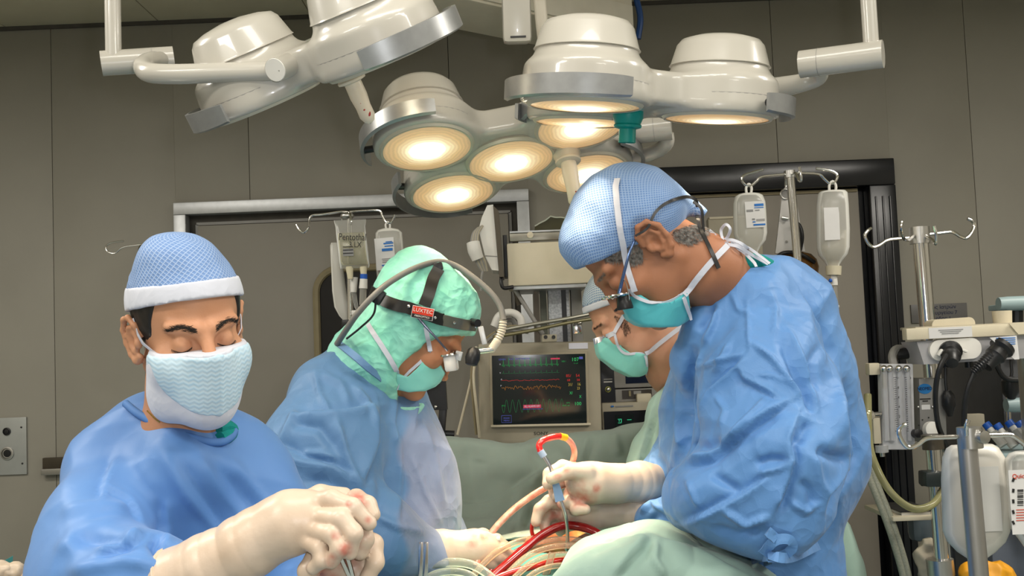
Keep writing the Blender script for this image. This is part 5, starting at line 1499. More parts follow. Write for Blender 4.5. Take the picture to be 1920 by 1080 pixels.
gB = garment('gown', [
    ([P_(690, 735, 2.22), P_(640, 775, 2.17)], [0.085, 0.10], 0.05), ([P_(672, 712, 2.19), P_(655, 745, 2.17)], [0.075, 0.09], 0.04),
    ([P_(690, 770, 2.24), P_(700, 860, 2.25), P_(705, 960, 2.25), (cxB + 0.03, 2.25, 0.85), (cxB + 0.03, 2.25, 0.35)], [0.125, 0.155, 0.165, 0.19, 0.21], 0.05),
    ([P_(740, 780, 2.22), P_(770, 900, 2.22), P_(780, 1010, 2.22)], [0.06, 0.085, 0.085], 0.04),
    ([P_(635, 775, 2.12), P_(605, 860, 2.05), P_(615, 950, 2.0)], [0.10, 0.112, 0.105], 0.035),
    ([P_(615, 950, 2.0), P_(700, 1010, 2.0), P_(800, 1045, 2.05)], [0.10, 0.080, 0.046], 0.03),
    ([P_(740, 800, 2.38), P_(780, 950, 2.4), P_(850, 1035, 2.3)], [0.085, 0.08, 0.045], 0.03),
], M_gownB, B_, h=0.0055, zfine=float(pt(700, 1100, 2.0).z) - 0.03, wr=(53, 0.0045, 8, (0.1, 0.24)), crumple=(0.2, 0.014, 51), fine=(0.07, 0.004, 52), stretch=(1, 1, 1.6), folds=[
    ([(540, 777), (585, 772), (630, 770), (712, 757)], 0.016, 12, 's'), ([(510, 830), (567, 860), (627, 873), (670, 897)], 0.018, 13, 's'), ([(627, 780), (647, 847), (667, 897), (680, 920)], 0.012, 10, 't'),
    ([(710, 757), (710, 830), (680, 917)], 0.014, 11, 's'), ([(560, 760), (530, 820), (515, 845)], 0.01, 10, 't'), ([(600, 700), (640, 720), (660, 760)], 0.007, 10, 't'),
    ([(753, 800), (757, 880), (750, 990)], 0.008, 9, 's'), ([(790, 780), (815, 860), (835, 960)], 0.007, 9, 't'), ([(770, 850), (800, 930), (830, 990)], 0.006, 8, 't'),
    ([(560, 900), (620, 905), (680, 935)], -0.012, 12, 'r'), ([(690, 960), (740, 985), (800, 1000)], 0.01, 10, 't'), ([(720, 860), (715, 930), (700, 980)], -0.008, 9, 'r'), ([(770, 720), (785, 760), (780, 800)], 0.012, 9, 's'), ([(540, 790), (600, 800), (640, 850)], -0.012, 10, 'r'), ([(590, 690), (600, 740), (625, 775)], 0.008, 8, 't'), ([(660, 720), (690, 750), (705, 800)], 0.009, 8, 't'), ([(640, 860), (600, 850), (560, 850)], 0.010, 9, 't'), ([(740, 740), (735, 790), (745, 840)], 0.010, 8, 't')], post=1)
nb_ = catmull([pt(633, 643, 2.13), pt(648, 654, 2.07), pt(668, 670, 2.045), pt(692, 691, 2.05), pt(716, 710, 2.08)], 6)
MB().ribbon(nb_, [Vector((0.1, -1, 0.5))] * len(nb_), 0.014, 0.005).build('neck_binding', M_gownB, gB)
px = proj(np.array([v.co + ORG[gB.name] for v in gB.data.vertices]))
w_ = np.clip((px[:, 0] - 750 - 10 * np.sin(px[:, 1] * 0.05)) / 12, 0, 1) * np.clip((px[:, 1] - 745) / 60, 0, 1)
at = gB.data.attributes.new('stain', 'FLOAT', 'POINT'); at.data.foreach_set('value', w_.astype(np.float32))
nt = M_gownB.node_tree; bs = nt.nodes['Principled BSDF']; an = nt.nodes.new('ShaderNodeAttribute'); an.attribute_name = 'stain'
mx = nt.nodes.new('ShaderNodeMixRGB'); mx.inputs[2].default_value = (0.25, 0.29, 0.42, 1); src = bs.inputs['Base Color'].links[0].from_socket
mf = nt.nodes.new('ShaderNodeMath'); mf.operation = 'MULTIPLY'; mf.inputs[1].default_value = 0.85; nt.links.new(an.outputs['Fac'], mf.inputs[0])
nt.links.new(mf.outputs[0], mx.inputs[0]); nt.links.new(src, mx.inputs[1]); nt.links.new(mx.outputs[0], bs.inputs['Base Color'])
glB = glove('glove', B_, M_gloveY,
      [h(855, 1032, 2.07, 0.032), h(890, 1030, 2.08, 0.036), h(915, 1030, 2.09, 0.030)],
      [[h(905, 1012, 2.08, .015), h(930, 1012, 2.09, .0125), h(948, 1025, 2.10, .011)],
       [h(915, 1025, 2.08, .015), h(940, 1030, 2.085, .0125), h(958, 1042, 2.095, .011)],
       [h(910, 1040, 2.07, .015), h(935, 1046, 2.075, .0125), h(952, 1054, 2.085, .011)],
       [h(898, 1052, 2.07, .014), h(920, 1058, 2.07, .0115), h(935, 1064, 2.08, .0105)],
       [h(880, 1010, 2.10, .015), h(905, 1002, 2.11, .0125), h(925, 1008, 2.12, .011)]],
      [h(800, 1045, 2.05, 0.040), h(825, 1036, 2.06, 0.041), h(855, 1032, 2.07, 0.032)], k=0.007, blood=[(885, 1008, 12), (908, 1003, 10)])
glB2 = MB().tube([pt(816, 1040, 2.055), pt(848, 1034, 2.066)], [0.0425, 0.037], n=24).build('glove_cuff', mat('glove_cuff_amber', (0.72, 0.45, 0.16), rough=0.45, noise=0.05), glB)

# ---- headlight worn on the hood
M_leather = mat('black_leather_band', (0.010, 0.009, 0.008), rough=0.38, noise=0.2, nscale=60)
M_band = mat('grey_metal_band', (0.17, 0.165, 0.13), rough=0.35, metal=0.6, noise=0.08)
hl = thing('surgical_headlight', 'fibre-optic headlight on a black headband with a grey cable', 'headlight', pt(800, 600, 2.05))
bh = bvh_of(hood, B_)
band_on([(700, 548), (718, 562), (740, 572), (770, 578), (800, 588), (830, 598)], bh, 0.024, 'headband', M_leather, hl, off=0.006, thick=0.004, default=2.06, n=8)
fb = band_on([(829, 598), (850, 604), (872, 608), (889, 610)], bh, 0.022, 'front_band', M_band, hl, off=0.006, thick=0.004, default=2.08)
band_on([(797, 574), (803, 552), (811, 528), (822, 506)], bh, 0.024, 'top_strap', M_leather, hl, off=0.006, thick=0.003, default=2.06)
for x, y in ((770, 576), (815, 592), (848, 603), (884, 611)):
    p, n_ = hit(x, y, bh, 0.009, 2.05); MB().lathe([(0.0034, 0), (0.0030, 0.002), (0.001, 0.003)], p, n_, 12).build('rivet', M_chrome, hl)
p, n_ = hit(793, 584, bh, 0.010, 2.04); n_ = (n_ + Vector((0, -1.5, 0))).normalized()
xa = Vector((math.cos(math.radians(-13)), 0, math.sin(math.radians(-13)))); xa = (xa - n_ * xa.dot(n_)).normalized(); Rp = Matrix((xa, n_.cross(xa), n_)).transposed()
pl = MB().box(p, (0.043, 0.024, 0.002), Rp).build('logo_plate', mat('plate_white', (0.7, 0.68, 0.66), rough=0.4, noise=0.03), hl, smooth=False)
MB().box(p + Rp @ Vector((0, 0.0038, 0.0012)), (0.041, 0.0145, 0.0006), Rp).build('logo_field', mat('plate_red', (0.62, 0.035, 0.01), rough=0.4, noise=0.04), pl, smooth=False)
MB().box(p + Rp @ Vector((0, -0.0075, 0.0012)), (0.041, 0.0075, 0.0006), Rp).build('logo_field', M_black, pl, smooth=False)
text_part('LUXTEC', 0.0105, p + Rp @ Vector((0, 0.0042, 0.0018)), M_white, pl, Rp)
text_part('FIBEROPTICS', 0.0052, p + Rp @ Vector((0, -0.0072, 0.0018)), M_white, pl, Rp)
cab = [(632, 645), (650, 617), (671, 587), (700, 555), (731, 529), (775, 504), (820, 491), (853, 498), (887, 520), (920, 549), (938, 575), (944, 600)]
cY = [2.10, 2.06, 2.03, 2.02, 2.03, 2.06, 2.10, 2.11, 2.10, 2.09, 2.085, 2.08]
MB().tube([pt(x, y, Y) for (x, y), Y in zip(cab, cY)], 0.0062, n=12, smooth=8).build('cable', mat('grey_cable', (0.20, 0.195, 0.18), rough=0.45, noise=0.05), hl)
bo = MB(); bp_ = catmull([pt(944, 600, 2.08), pt(941, 620, 2.08), pt(933, 638, 2.08), pt(921, 656, 2.08)], 8)
bo.tube(bp_, [0.0085 if (i % 2 == 0 and i < 16) else (0.0066 if i < 16 else 0.0085) for i in range(len(bp_))], n=14)
bo.build('cable_boot', mat('boot_cream', (0.55, 0.50, 0.40), rough=0.5, noise=0.04), hl)
MB().tube([pt(650, 635, 2.06), pt(675, 615, 2.04), pt(700, 590, 2.03), pt(705, 560, 2.02)], 0.0022, n=8, smooth=6).build('thin_cord', M_black, hl)
MB().box(pt(709, 556, 2.035), (0.022, 0.02, 0.03), roty(0.6), bev=0.004).build('rear_ratchet', M_black, hl)
MB().box(pt(822, 500, 2.09), (0.018, 0.018, 0.016), roty(-0.2), bev=0.003).build('cable_clip', M_black, hl)
MB().cyl(pt(884, 604, 2.10), pt(896, 606, 2.08), 0.008, 16).build('pivot', M_black, hl)
s0, s1 = pt(901, 612, 2.075), pt(909, 646, 2.075)
MB().box((s0 + s1) / 2, (0.011, 0.004, (s1 - s0).length), frame_from(s1 - s0, Vector((0, 1, 0))), bev=0.002).build('link_arm', M_alu, hl)
MB().cyl(pt(925, 655, 2.078), pt(890, 659, 2.075), 0.0065, 14).build('cross_bar', M_chrome, hl)
MB().lathe([(0.008, 0), (0.013, 0.006), (0.015, 0.022), (0.012, 0.034), (0.008, 0.036)], pt(890, 652, 2.07), Vector((-0.25, -0.1, -1)), 18).build('lamp_head', M_black, hl)

# ---- loupes of the hooded person
lp = thing('loupe_glasses', 'white magnifying loupes worn by the hooded person', 'loupes', pt(842, 680, 2.08))
MB().tube([pt(784, 595, 2.045), pt(798, 612, 2.045), pt(820, 636, 2.05), pt(839, 658, 2.06)], [0.003, 0.0026, 0.0022, 0.002], n=10, smooth=5).build('temple', mat('blue_grey_metal', (0.16, 0.17, 0.22), rough=0.3, metal=0.8, noise=0.05), lp)
for k, dy in enumerate((0.0, 0.064)):
    ax_ = Vector((0.10, 0, -1)).normalized(); c_ = pt(842, 664, 2.065) + Vector((0, dy, 0))
    MB().lathe([(0.018, 0), (0.0185, 0.0025), (0.014, 0.004)], c_, ax_, 24).build('carrier_lens', M_chrome, lp)
    MB().lathe([(0.012, 0.003), (0.0128, 0.006), (0.0122, 0.030), (0.010, 0.034), (0.001, 0.034)], c_, ax_, 24).build('telescope', mat('loupe_white', (0.68, 0.66, 0.62), rough=0.3, noise=0.02), lp)
MB().tube([pt(846, 664, 2.065), pt(850, 660, 2.097), pt(846, 664, 2.129)], 0.0025, n=8, smooth=4).build('bridge', M_chrome, lp)
MB().box(pt(860, 667, 2.07), (0.014, 0.02, 0.018), roty(0.3), bev=0.002).build('hinge_block', clear_plastic('clear_acrylic', (0.8, 0.85, 0.9), 0.35), lp)

# ================================================================ loupes of the surgeon at the right
lq = thing('loupe_glasses', 'black magnifying loupes with a blue temple worn by the right surgeon', 'loupes', pt(1160, 590, 1.88))
MB().tube([pt(1192, 445, 1.885), pt(1180, 475, 1.88), pt(1168, 520, 1.885), pt(1160, 555, 1.90)], [0.0022, 0.0025, 0.003, 0.0035], n=10, smooth=6).build('temple', mat('blue_metal', (0.10, 0.16, 0.32), rough=0.25, metal=0.8, noise=0.05), lq)
for k, dy in enumerate((0.0, 0.066)):
    c_ = pt(1160, 553, 1.905) + Vector((0, dy, 0)); ax_ = Vector((0.12, 0, -1)).normalized()
    MB().lathe([(0.023, -0.001), (0.0235, 0.001), (0.022, 0.003)], c_ - Vector((0.003, 0, 0)), ax_, 24).build('lens_rim', M_chrome, lq)
    MB().lathe([(0.011, 0.003), (0.0125, 0.010), (0.0155, 0.024), (0.0145, 0.027), (0.001, 0.027)], c_ + Vector((0.008, 0, 0)), ax_, 24).build('telescope', M_black, lq)
MB().tube([pt(1153, 556, 1.905), pt(1148, 560, 1.938), pt(1153, 556, 1.971)], 0.002, n=8, smooth=4).build('bridge', M_chrome, lq)
MB().tube([pt(1168, 520, 1.885), pt(1175, 535, 1.885), pt(1180, 560, 1.89), pt(1176, 566, 1.90)], 0.0009, n=6, smooth=6).build('wire_guard', M_chrome, lq)
# neck cord of the loupes, over the cap and down the neck
cord = [(1193, 440), (1213, 422), (1225, 402), (1240, 386), (1262, 376), (1285, 371), (1302, 380), (1307, 405), (1312, 435), (1325, 460), (1335, 480), (1345, 503)]
bcc = bvh_of(cpC, C_)
P, N_ = [], []
for i, (x, y) in enumerate(cord):
    q, nn = hit(x, y, bcc, 0.006, None)
    if q is None: q, nn = pt(x, y, 1.93), Vector((0, -1, 0))
    if q.y > 1.99: q = pt(x, y, 1.95)
    P.append(q); N_.append(nn)
P = catmull(P, 6)
MB().ribbon(P, [Vector((0.2, -1, 0.2))] * len(P), [0.004, 0.006, 0.007, 0.008], 0.002).build('neck_cord', M_black, lq)
P = catmull([pt(x, y, 1.925) for x, y in ((1300, 378), (1315, 392), (1318, 420), (1322, 450), (1332, 475))], 6)
MB().ribbon(P, [Vector((0.3, -1, 0.1))] * len(P), 0.005, 0.002).build('neck_cord', M_black, lq)

# ================================================================ fourth person behind, facing left
pd = math.radians(32)
HD = Head(pt(1178, 590, 2.5), (-math.cos(pd), -0.06, -math.sin(pd)), (-math.sin(pd), 0, math.cos(pd)), 0.98, ears=(1, -1), nose=0.3)
cxD = pt(1330, 900, 2.68).x
D_ = make_body('person', 'person in pale netted cap and mint mask, mostly hidden behind the right surgeon', HD,
    ([pt(1260, 690, 2.56), pt(1310, 750, 2.64)], [0.060, 0.075]),
    [([pt(1300, 790, 2.50), pt(1330, 790, 2.82)], [0.045, 0.045]), ([pt(1320, 780, 2.66), pt(1330, 900, 2.7), (cxD, 2.7, 0.95)], [0.09, 0.1, 0.11])] + legs(cxD, 2.7, -1, 0), SK_D, h=0.003)
bD = bvh_of(D_)
cutD = cap_side(HD, pt(1092, 590, 2.5), pt(1230, 545, 2.5))
cutD2 = cap_side(HD, pt(1090, 578, 2.5), pt(1228, 533, 2.5))
def capD(q): return np.maximum(cranium(q, 0.012), cutD2(q))
V, Q = shell_of(HD, capD, (-0.1, -0.13, -0.05), (0.1, 0.11, 0.15), 0.0036, lambda V: 0.0016 * sines(V, 63, 7, 40, 110), 2)
cpD = link_mesh('cap', to_world(HD, V), Q, M_netD, D_, sharp=None); set_uv_attr(cpD, V[:, 1], np.arctan2(V[:, 2] - 0.02, np.abs(V[:, 0]) + 1e-4) * 0.088)
def bandD(q): return np.maximum(np.maximum(cranium(q, 0.0135), cutD(q)), -cutD2(q) - 0.001)
V, Q = shell_of(HD, bandD, (-0.1, -0.13, -0.05), (0.1, 0.11, 0.15), 0.0036, None, 1)
link_mesh('cap_band', to_world(HD, V), Q, M_whitecloth, cpD, sharp=None)
polyD = [(1113, 640), (1153, 624), (1160, 651), (1176, 664), (1208, 664), (1213, 703), (1180, 707), (1149, 694), (1124, 672)]
mkD = side_mask(HD, polyD, M_maskgreen, D_, 7, hullC, M_whitecloth)
bmD = bvh_of(mkD, cpD, D_)
band_on([(1113, 641), (1133, 633), (1153, 625)], bmD, 0.012, 'mask_edge', M_whitecloth, mkD, off=0.002)
band_on([(1153, 626), (1160, 651), (1176, 664), (1208, 664), (1213, 702)], bmD, 0.006, 'mask_edge', M_whitecloth, mkD, off=0.002)
band_on([(1153, 625), (1162, 606), (1172, 585)], bmD, 0.009, 'mask_tie', M_whitecloth, mkD, off=0.004)
band_on([(1209, 664), (1235, 645), (1265, 622), (1295, 600)], bmD, 0.010, 'mask_tie', M_whitecloth, mkD, off=0.004)
for s in (1, -1):
    roots = [hit_dir(HD.w(s * (0.013 + 0.036 * random.random()), 0.2, 0.018 + random.gauss(0, 0.0018)), -HD.f, bD) for i in range(90)]
    hairs(roots, M_hair, 'eyebrow', D_, 0.008, 0.0003, HD.x * s + HD.u * 0.2, 0.2, 0.06, 3)
    roots = [hit_dir(HD.w(s * (0.0185 + 0.028 * i / 50), 0.2, -0.0095 - 0.004 * math.sin(i / 50 * 3.0)), -HD.f, bD) for i in range(51)]
    hairs(roots, M_hair, 'eyelash', D_, 0.005, 0.0004, -HD.u + HD.f * 0.5, 0.12, 0.35, 5)
strands(scatter([(1150, 590), (1176, 600), (1183, 622), (1172, 630), (1164, 612)], 420, 5), bD, M_hair, 'hair', D_, 0.006, 0.00018, (-0.1, 0, -1), 0.3, 0.15, 8)
gD = garment('gown', [
    ([P_(1300, 745, 2.62), P_(1320, 790, 2.66), P_(1335, 900, 2.7), (cxD, 2.7, 0.8), (cxD, 2.7, 0.35)], [0.075, 0.12, 0.14, 0.17, 0.2], 0.05),
    ([P_(1285, 728, 2.52), P_(1262, 780, 2.47), P_(1238, 850, 2.42), P_(1205, 930, 2.36)], [0.04, 0.055, 0.058, 0.055], 0.04), ([P_(1238, 860, 2.42), P_(1240, 960, 2.45)], [0.06, 0.08], 0.04),
], M_green, D_, h=0.008, crumple=(0.12, 0.02, 71), fine=(0.05, 0.004, 72), folds=[([(1245, 720), (1222, 800), (1190, 900)], 0.012, 8, 's'), ([(1240, 760), (1230, 840), (1205, 920)], 0.01, 7, 't')])
# ================================================================ operating table, drapes and the surgical field
def sheet(name, grid, m, parent=None, thick=0.003, label=None, cat=None, smooth=True):
    """cloth from a grid of world points, with real thickness"""
    nv, nu = len(grid), len(grid[0]); V = np.array([p for row in grid for p in row], float)
    F = np.array([(j * nu + i, j * nu + i + 1, (j + 1) * nu + i + 1, (j + 1) * nu + i) for j in range(nv - 1) for i in range(nu - 1)])
    N = vnormals(V, F)
    V2 = V - N * thick; o = len(V)
    FB = F[:, ::-1] + o; rim = []
    for i in range(nu - 1): rim += [(i + 1, i, i + o, i + 1 + o), ((nv - 1) * nu + i, (nv - 1) * nu + i + 1, (nv - 1) * nu + i + 1 + o, (nv - 1) * nu + i + o)]
    for j in range(nv - 1): rim += [(j * nu, (j + 1) * nu, (j + 1) * nu + o, j * nu + o), ((j + 1) * nu + nu - 1, j * nu + nu - 1, j * nu + nu - 1 + o, (j + 1) * nu + nu - 1 + o)]
    ob = link_mesh(name, np.concatenate([V, V2]), np.concatenate([F, FB, np.array(rim)]), m, parent, sharp=60)
    if label: tag(ob, label, cat)
    return ob

def grid_surface(cols, rows, nu, nv, disp=None):
    """rows: list (top to bottom) of pixel polylines [(x,y,Y)...] all with the same number of points -> smooth grid"""
    R = []
    for r in rows:
        c = catmull([pt(*p) for p in r], max(2, nu // (len(r) - 1))); R.append(c)
    n = len(R[0]); out = []
    colsP = [catmull([R[j][i] for j in range(len(R))], max(2, nv // (len(R) - 1))) for i in range(n)]
    g = [[colsP[i][j] for i in range(n)] for j in range(len(colsP[0]))]
    if disp:
        V = np.array([p for row in g for p in row], float); F = np.array([(j * n + i, j * n + i + 1, (j + 1) * n + i + 1, (j + 1) * n + i) for j in range(len(g) - 1) for i in range(n - 1)])
        N = vnormals(V, F); V = V + N * disp(V)[:, None]
        g = [[Vector(V[j * n + i]) for i in range(n)] for j in range(len(g))]
    return g

# table under the drapes
tb0 = pt(1010, 1040, 2.2)
tbl = thing('operating_table', 'operating table standing hidden under the green drapes', 'operating table', (tb0.x, 2.2, 0.0))
MB().box((tb0.x, 2.2, 0.90), (0.42, 1.2, 0.08), bev=0.015).build('table_top', M_black, tbl)
MB().lathe([(0.11, 0.08), (0.10, 0.12), (0.09, 0.86)], (tb0.x, 2.3, 0), (0, 0, 1), 24).build('column', M_steel, tbl)
MB().box((tb0.x, 2.3, 0.045), (0.55, 0.9, 0.09), bev=0.02).build('base', M_steel, tbl)

# screen drape between the field and the anaesthetist's side
fold_d = lambda V: 0.010 * sines(V, 81, 6, 9, 22) + 0.020 * (facets(V, 0.20, 82, (1, 1, 1.8)) - 0.5) + wrinkle(V, 83, 0.005, 6, (0.12, 0.3))
rows = [[(690, 834, 2.86), (780, 826, 2.86), (815, 824, 2.86), (880, 819, 2.86), (950, 830, 2.86), (1020, 822, 2.86), (1100, 814, 2.86), (1180, 799, 2.86), (1260, 784, 2.86)],
        [(690, 838, 2.80), (780, 831, 2.80), (815, 832, 2.80), (880, 828, 2.80), (950, 838, 2.80), (1020, 831, 2.80), (1100, 826, 2.80), (1180, 814, 2.80), (1260, 803, 2.80)],
        [(690, 880, 2.77), (780, 875, 2.77), (815, 875, 2.76), (880, 870, 2.78), (950, 870, 2.76), (1020, 868, 2.77), (1100, 866, 2.76), (1180, 860, 2.77), (1260, 855, 2.77)],
        [(690, 960, 2.74), (780, 950, 2.74), (815, 945, 2.72), (880, 940, 2.73), (950, 935, 2.70), (1020, 930, 2.70), (1100, 925, 2.70), (1180, 925, 2.70), (1260, 925, 2.70)],
        [(690, 1010, 2.62), (780, 1005, 2.62), (815, 1000, 2.60), (880, 995, 2.58), (950, 985, 2.56), (1020, 975, 2.55), (1100, 975, 2.55), (1180, 975, 2.55), (1260, 980, 2.55)],
        [(690, 1050, 2.40), (780, 1045, 2.38), (815, 1040, 2.36), (880, 1030, 2.34), (950, 1020, 2.32), (1020, 1012, 2.32), (1100, 1012, 2.32), (1180, 1018, 2.34), (1260, 1030, 2.38)]]
G = grid_surface(None, rows, 128, 90, fold_d)
scr = sheet('screen_drape', G, M_drape, None, 0.003, 'sage green drape hung as a screen below the monitor', 'drape')
scr_b = bvh_of(scr)
# sharper folds of the screen drape
def refold(o, folds):
    me = o.data; n = len(me.vertices); co = np.empty(n * 3, np.float32); me.vertices.foreach_get('co', co); V = co.reshape(-1, 3).astype(float) + np.array(ORG[o.name])
    no = np.empty(n * 3, np.float32); me.vertices.foreach_get('normal', no); N = no.reshape(-1, 3).astype(float)
    view = V - np.array(EYE); s = np.where((view * N).sum(1) > 0, -1.0, 1.0)[:, None]
    V2 = crease(V, N * s, folds); me.vertices.foreach_set('co', (V2 - np.array(ORG[o.name])).astype(np.float32).ravel()); me.update()
refold(scr, [([(1110, 812), (1095, 860), (1100, 905)], 0.012, 10, 's'), ([(1150, 808), (1160, 860)], 0.010, 9, 'r'), ([(850, 935), (880, 945), (930, 940), (1000, 890), (1040, 875)], 0.016, 12, 's'),
             ([(1040, 870), (980, 930), (960, 1000)], 0.012, 12, 'r'), ([(960, 960), (950, 1010)], -0.012, 10, 'r'), ([(905, 830), (900, 870)], 0.006, 12, 'r'), ([(1000, 940), (970, 1005)], 0.012, 9, 's')])
MB().tube([pt(700, 862, 2.89), pt(1265, 818, 2.89)], 0.010, n=10).build('screen_bar', M_steel, scr)
sp_ = MB()
# patient drape: a low sheet over the table around the opening
rows = [[(760, 1030, 2.36), (850, 1022, 2.36), (940, 1014, 2.36), (1020, 1006, 2.36), (1110, 1006, 2.36), (1200, 1012, 2.38), (1300, 1025, 2.40)],
        [(760, 1062, 2.22), (850, 1056, 2.22), (940, 1046, 2.22), (1020, 1036, 2.22), (1110, 1036, 2.22), (1200, 1040, 2.24), (1300, 1050, 2.26)],
        [(760, 1088, 2.06), (850, 1082, 2.06), (940, 1078, 2.06), (1020, 1076, 2.06), (1110, 1074, 2.06), (1200, 1070, 2.06), (1300, 1075, 2.08)],
        [(740, 1135, 1.92), (850, 1128, 1.92), (940, 1124, 1.92), (1020, 1122, 1.92), (1110, 1120, 1.92), (1200, 1120, 1.92), (1320, 1120, 1.95)],
        [(730, 1260, 1.90), (850, 1260, 1.90), (940, 1260, 1.90), (1020, 1260, 1.90), (1110, 1260, 1.90), (1200, 1260, 1.90), (1330, 1260, 1.92)]]
G = grid_surface(None, rows, 60, 48, lambda V: 0.006 * sines(V, 91, 6, 15, 40) + 0.008 * (facets(V, 0.09, 92) - 0.5))
M_drapeteal = cloth_mat('teal_drape_fabric', (0.05, 0.26, 0.24), (0.08, 0.32, 0.29), bump=0.2, scale=8)
pdr = sheet('patient_drape', G, M_drapeteal, None, 0.003, 'teal drape spread over the patient under the tubing', 'drape')
# near mound of pale green drape
rows = [[(1075, 1036, 1.99), (1110, 1016, 2.00), (1160, 997, 2.01), (1200, 989, 2.02), (1255, 997, 2.02), (1310, 1014, 2.02), (1370, 1042, 2.0), (1440, 1084, 1.98)],
        [(1040, 1075, 1.93), (1088, 1036, 1.93), (1145, 1012, 1.93), (1200, 1002, 1.93), (1265, 1010, 1.92), (1325, 1028, 1.91), (1385, 1055, 1.90), (1460, 1095, 1.9)],
        [(1010, 1110, 1.86), (1060, 1080, 1.85), (1120, 1062, 1.84), (1200, 1062, 1.83), (1275, 1064, 1.82), (1345, 1080, 1.82), (1410, 1100, 1.82), (1490, 1130, 1.82)],
        [(1000, 1200, 1.83), (1050, 1190, 1.82), (1110, 1180, 1.81), (1200, 1180, 1.80), (1280, 1180, 1.79), (1350, 1190, 1.79), (1420, 1200, 1.79), (1500, 1220, 1.8)],
        [(1000, 1330, 1.83), (1050, 1330, 1.82), (1110, 1330, 1.81), (1200, 1330, 1.80), (1280, 1330, 1.79), (1350, 1330, 1.79), (1420, 1330, 1.79), (1500, 1330, 1.8)]]
G = grid_surface(None, rows, 112, 80, lambda V: wrinkle(V, 97, 0.005, 6, (0.1, 0.25)) + 0.008 * sines(V, 95, 6, 10, 26) + 0.035 * (facets(V, 0.15, 96) - 0.5))
nd = sheet('table_drape', G, cloth_mat('pale_green_drape_fabric', (0.25, 0.37, 0.32), (0.28, 0.41, 0.36), bump=0.25, scale=7), None, 0.003, 'pale green drape mounded at the near edge of the table', 'drape')
refold(nd, [([(1080, 1045), (1140, 1010), (1215, 1002), (1300, 1025), (1400, 1075)], 0.012, 10, 's'), ([(1220, 1010), (1190, 1040), (1150, 1085)], 0.014, 12, 's'), ([(1230, 1015), (1226, 1050), (1250, 1085)], 0.012, 11, 't'), ([(1100, 1040), (1150, 1020), (1200, 1008)], -0.008, 9, 'r')])
# green drape hanging behind the right surgeon
rows = [[(1470, 980, 2.36), (1530, 960, 2.38), (1572, 965, 2.42), (1590, 985, 2.48)], [(1470, 1030, 2.36), (1530, 1020, 2.37), (1590, 1020, 2.42), (1605, 1030, 2.5)], [(1470, 1090, 2.36), (1535, 1085, 2.37), (1600, 1085, 2.42), (1622, 1090, 2.52)], [(1470, 1300, 2.36), (1540, 1300, 2.37), (1610, 1300, 2.42), (1640, 1300, 2.54)]]
sheet('side_drape', grid_surface(None, rows, 24, 24, lambda V: 0.006 * sines(V, 99, 5, 15, 40)), M_green, None, 0.003, 'green drape hanging behind the waist of the right surgeon', 'drape')

# the wound: a shallow mound of lit tissue
M_tissue = mat('lit_tissue', (0.55, 0.22, 0.06), rough=0.3, col2=(0.45, 0.06, 0.03), nscale=30, bump=0.4, bscale=60)
wd = garment('surgical_wound', [([P_(1000, 1025, 2.24), P_(1050, 1016, 2.24), P_(1105, 1020, 2.24)], [0.022, 0.030, 0.022], 0.02)], M_tissue, None, h=0.004, crumple=(0.03, 0.008, 5), fine=None)
tag(wd, 'orange lit tissue of the open wound between the drapes', 'wound')
M_towel = mat('field_towel', (0.16, 0.30, 0.27), rough=0.85, noise=0.1, bump=0.3, bscale=200)

# tubing
M_bloodtube = mat('blood_filled_tube', (0.22, 0.004, 0.006), rough=0.12, coat=0.6, col2=(0.30, 0.006, 0.008), nscale=30)
M_redtube = mat('bright_blood_tube', (0.60, 0.012, 0.010), rough=0.15, coat=0.5, col2=(0.72, 0.03, 0.02), nscale=40)
M_pinktube = mat('pink_tube', (0.62, 0.20, 0.14), rough=0.2, coat=0.4, col2=(0.74, 0.42, 0.32), nscale=60)
M_cleartube = clear_plastic('clear_tubing', (0.78, 0.62, 0.46), 0.22, 0.08)
M_paletube = clear_plastic('pale_tubing', (0.74, 0.78, 0.70), 0.20, 0.08)
def tubing(label, path, r, m, group=None, name='blood_tube', n=12):
    o = MB().tube([pt(*p) for p in path], r, n=n, smooth=8).build(name, m); return tag(o, label, 'tube', group)
tubing('thick dark red tube arching over the field', [(905, 1098, 2.02), (945, 1062, 2.05), (985, 1028, 2.08), (1020, 1001, 2.10), (1055, 986, 2.11), (1090, 988, 2.11), (1118, 999, 2.10), (1142, 1018, 2.08), (1160, 1050, 2.05)], 0.0090, M_bloodtube)
tubing('pink clear tube running up to the hand with the sucker', [(893, 1062, 2.04), (902, 1035, 2.06), (925, 995, 2.09), (960, 958, 2.12), (1000, 928, 2.14), (1035, 908, 2.15)], 0.0068, M_pinktube)
tubing('bright red tube lying lowest across the field', [(900, 1100, 2.0), (950, 1076, 2.03), (1000, 1062, 2.05), (1060, 1048, 2.07), (1110, 1034, 2.09), (1150, 1010, 2.12)], 0.0060, M_redtube)
tubing('pink tube curving under the second gloved hand', [(1148, 958, 2.19), (1138, 976, 2.18), (1115, 996, 2.17), (1085, 1012, 2.15), (1060, 1028, 2.13)], 0.0058, M_pinktube)
tubing('short red tube looping from the second glove', [(1002, 1012, 2.13), (997, 995, 2.12), (1000, 978, 2.11), (1012, 970, 2.11)], 0.0042, M_redtube)
tubing('red tube beside the thick dark one', [(915, 1075, 2.06), (940, 1050, 2.08), (960, 1040, 2.09), (990, 1022, 2.11), (1005, 1012, 2.12)], 0.0060, M_redtube)
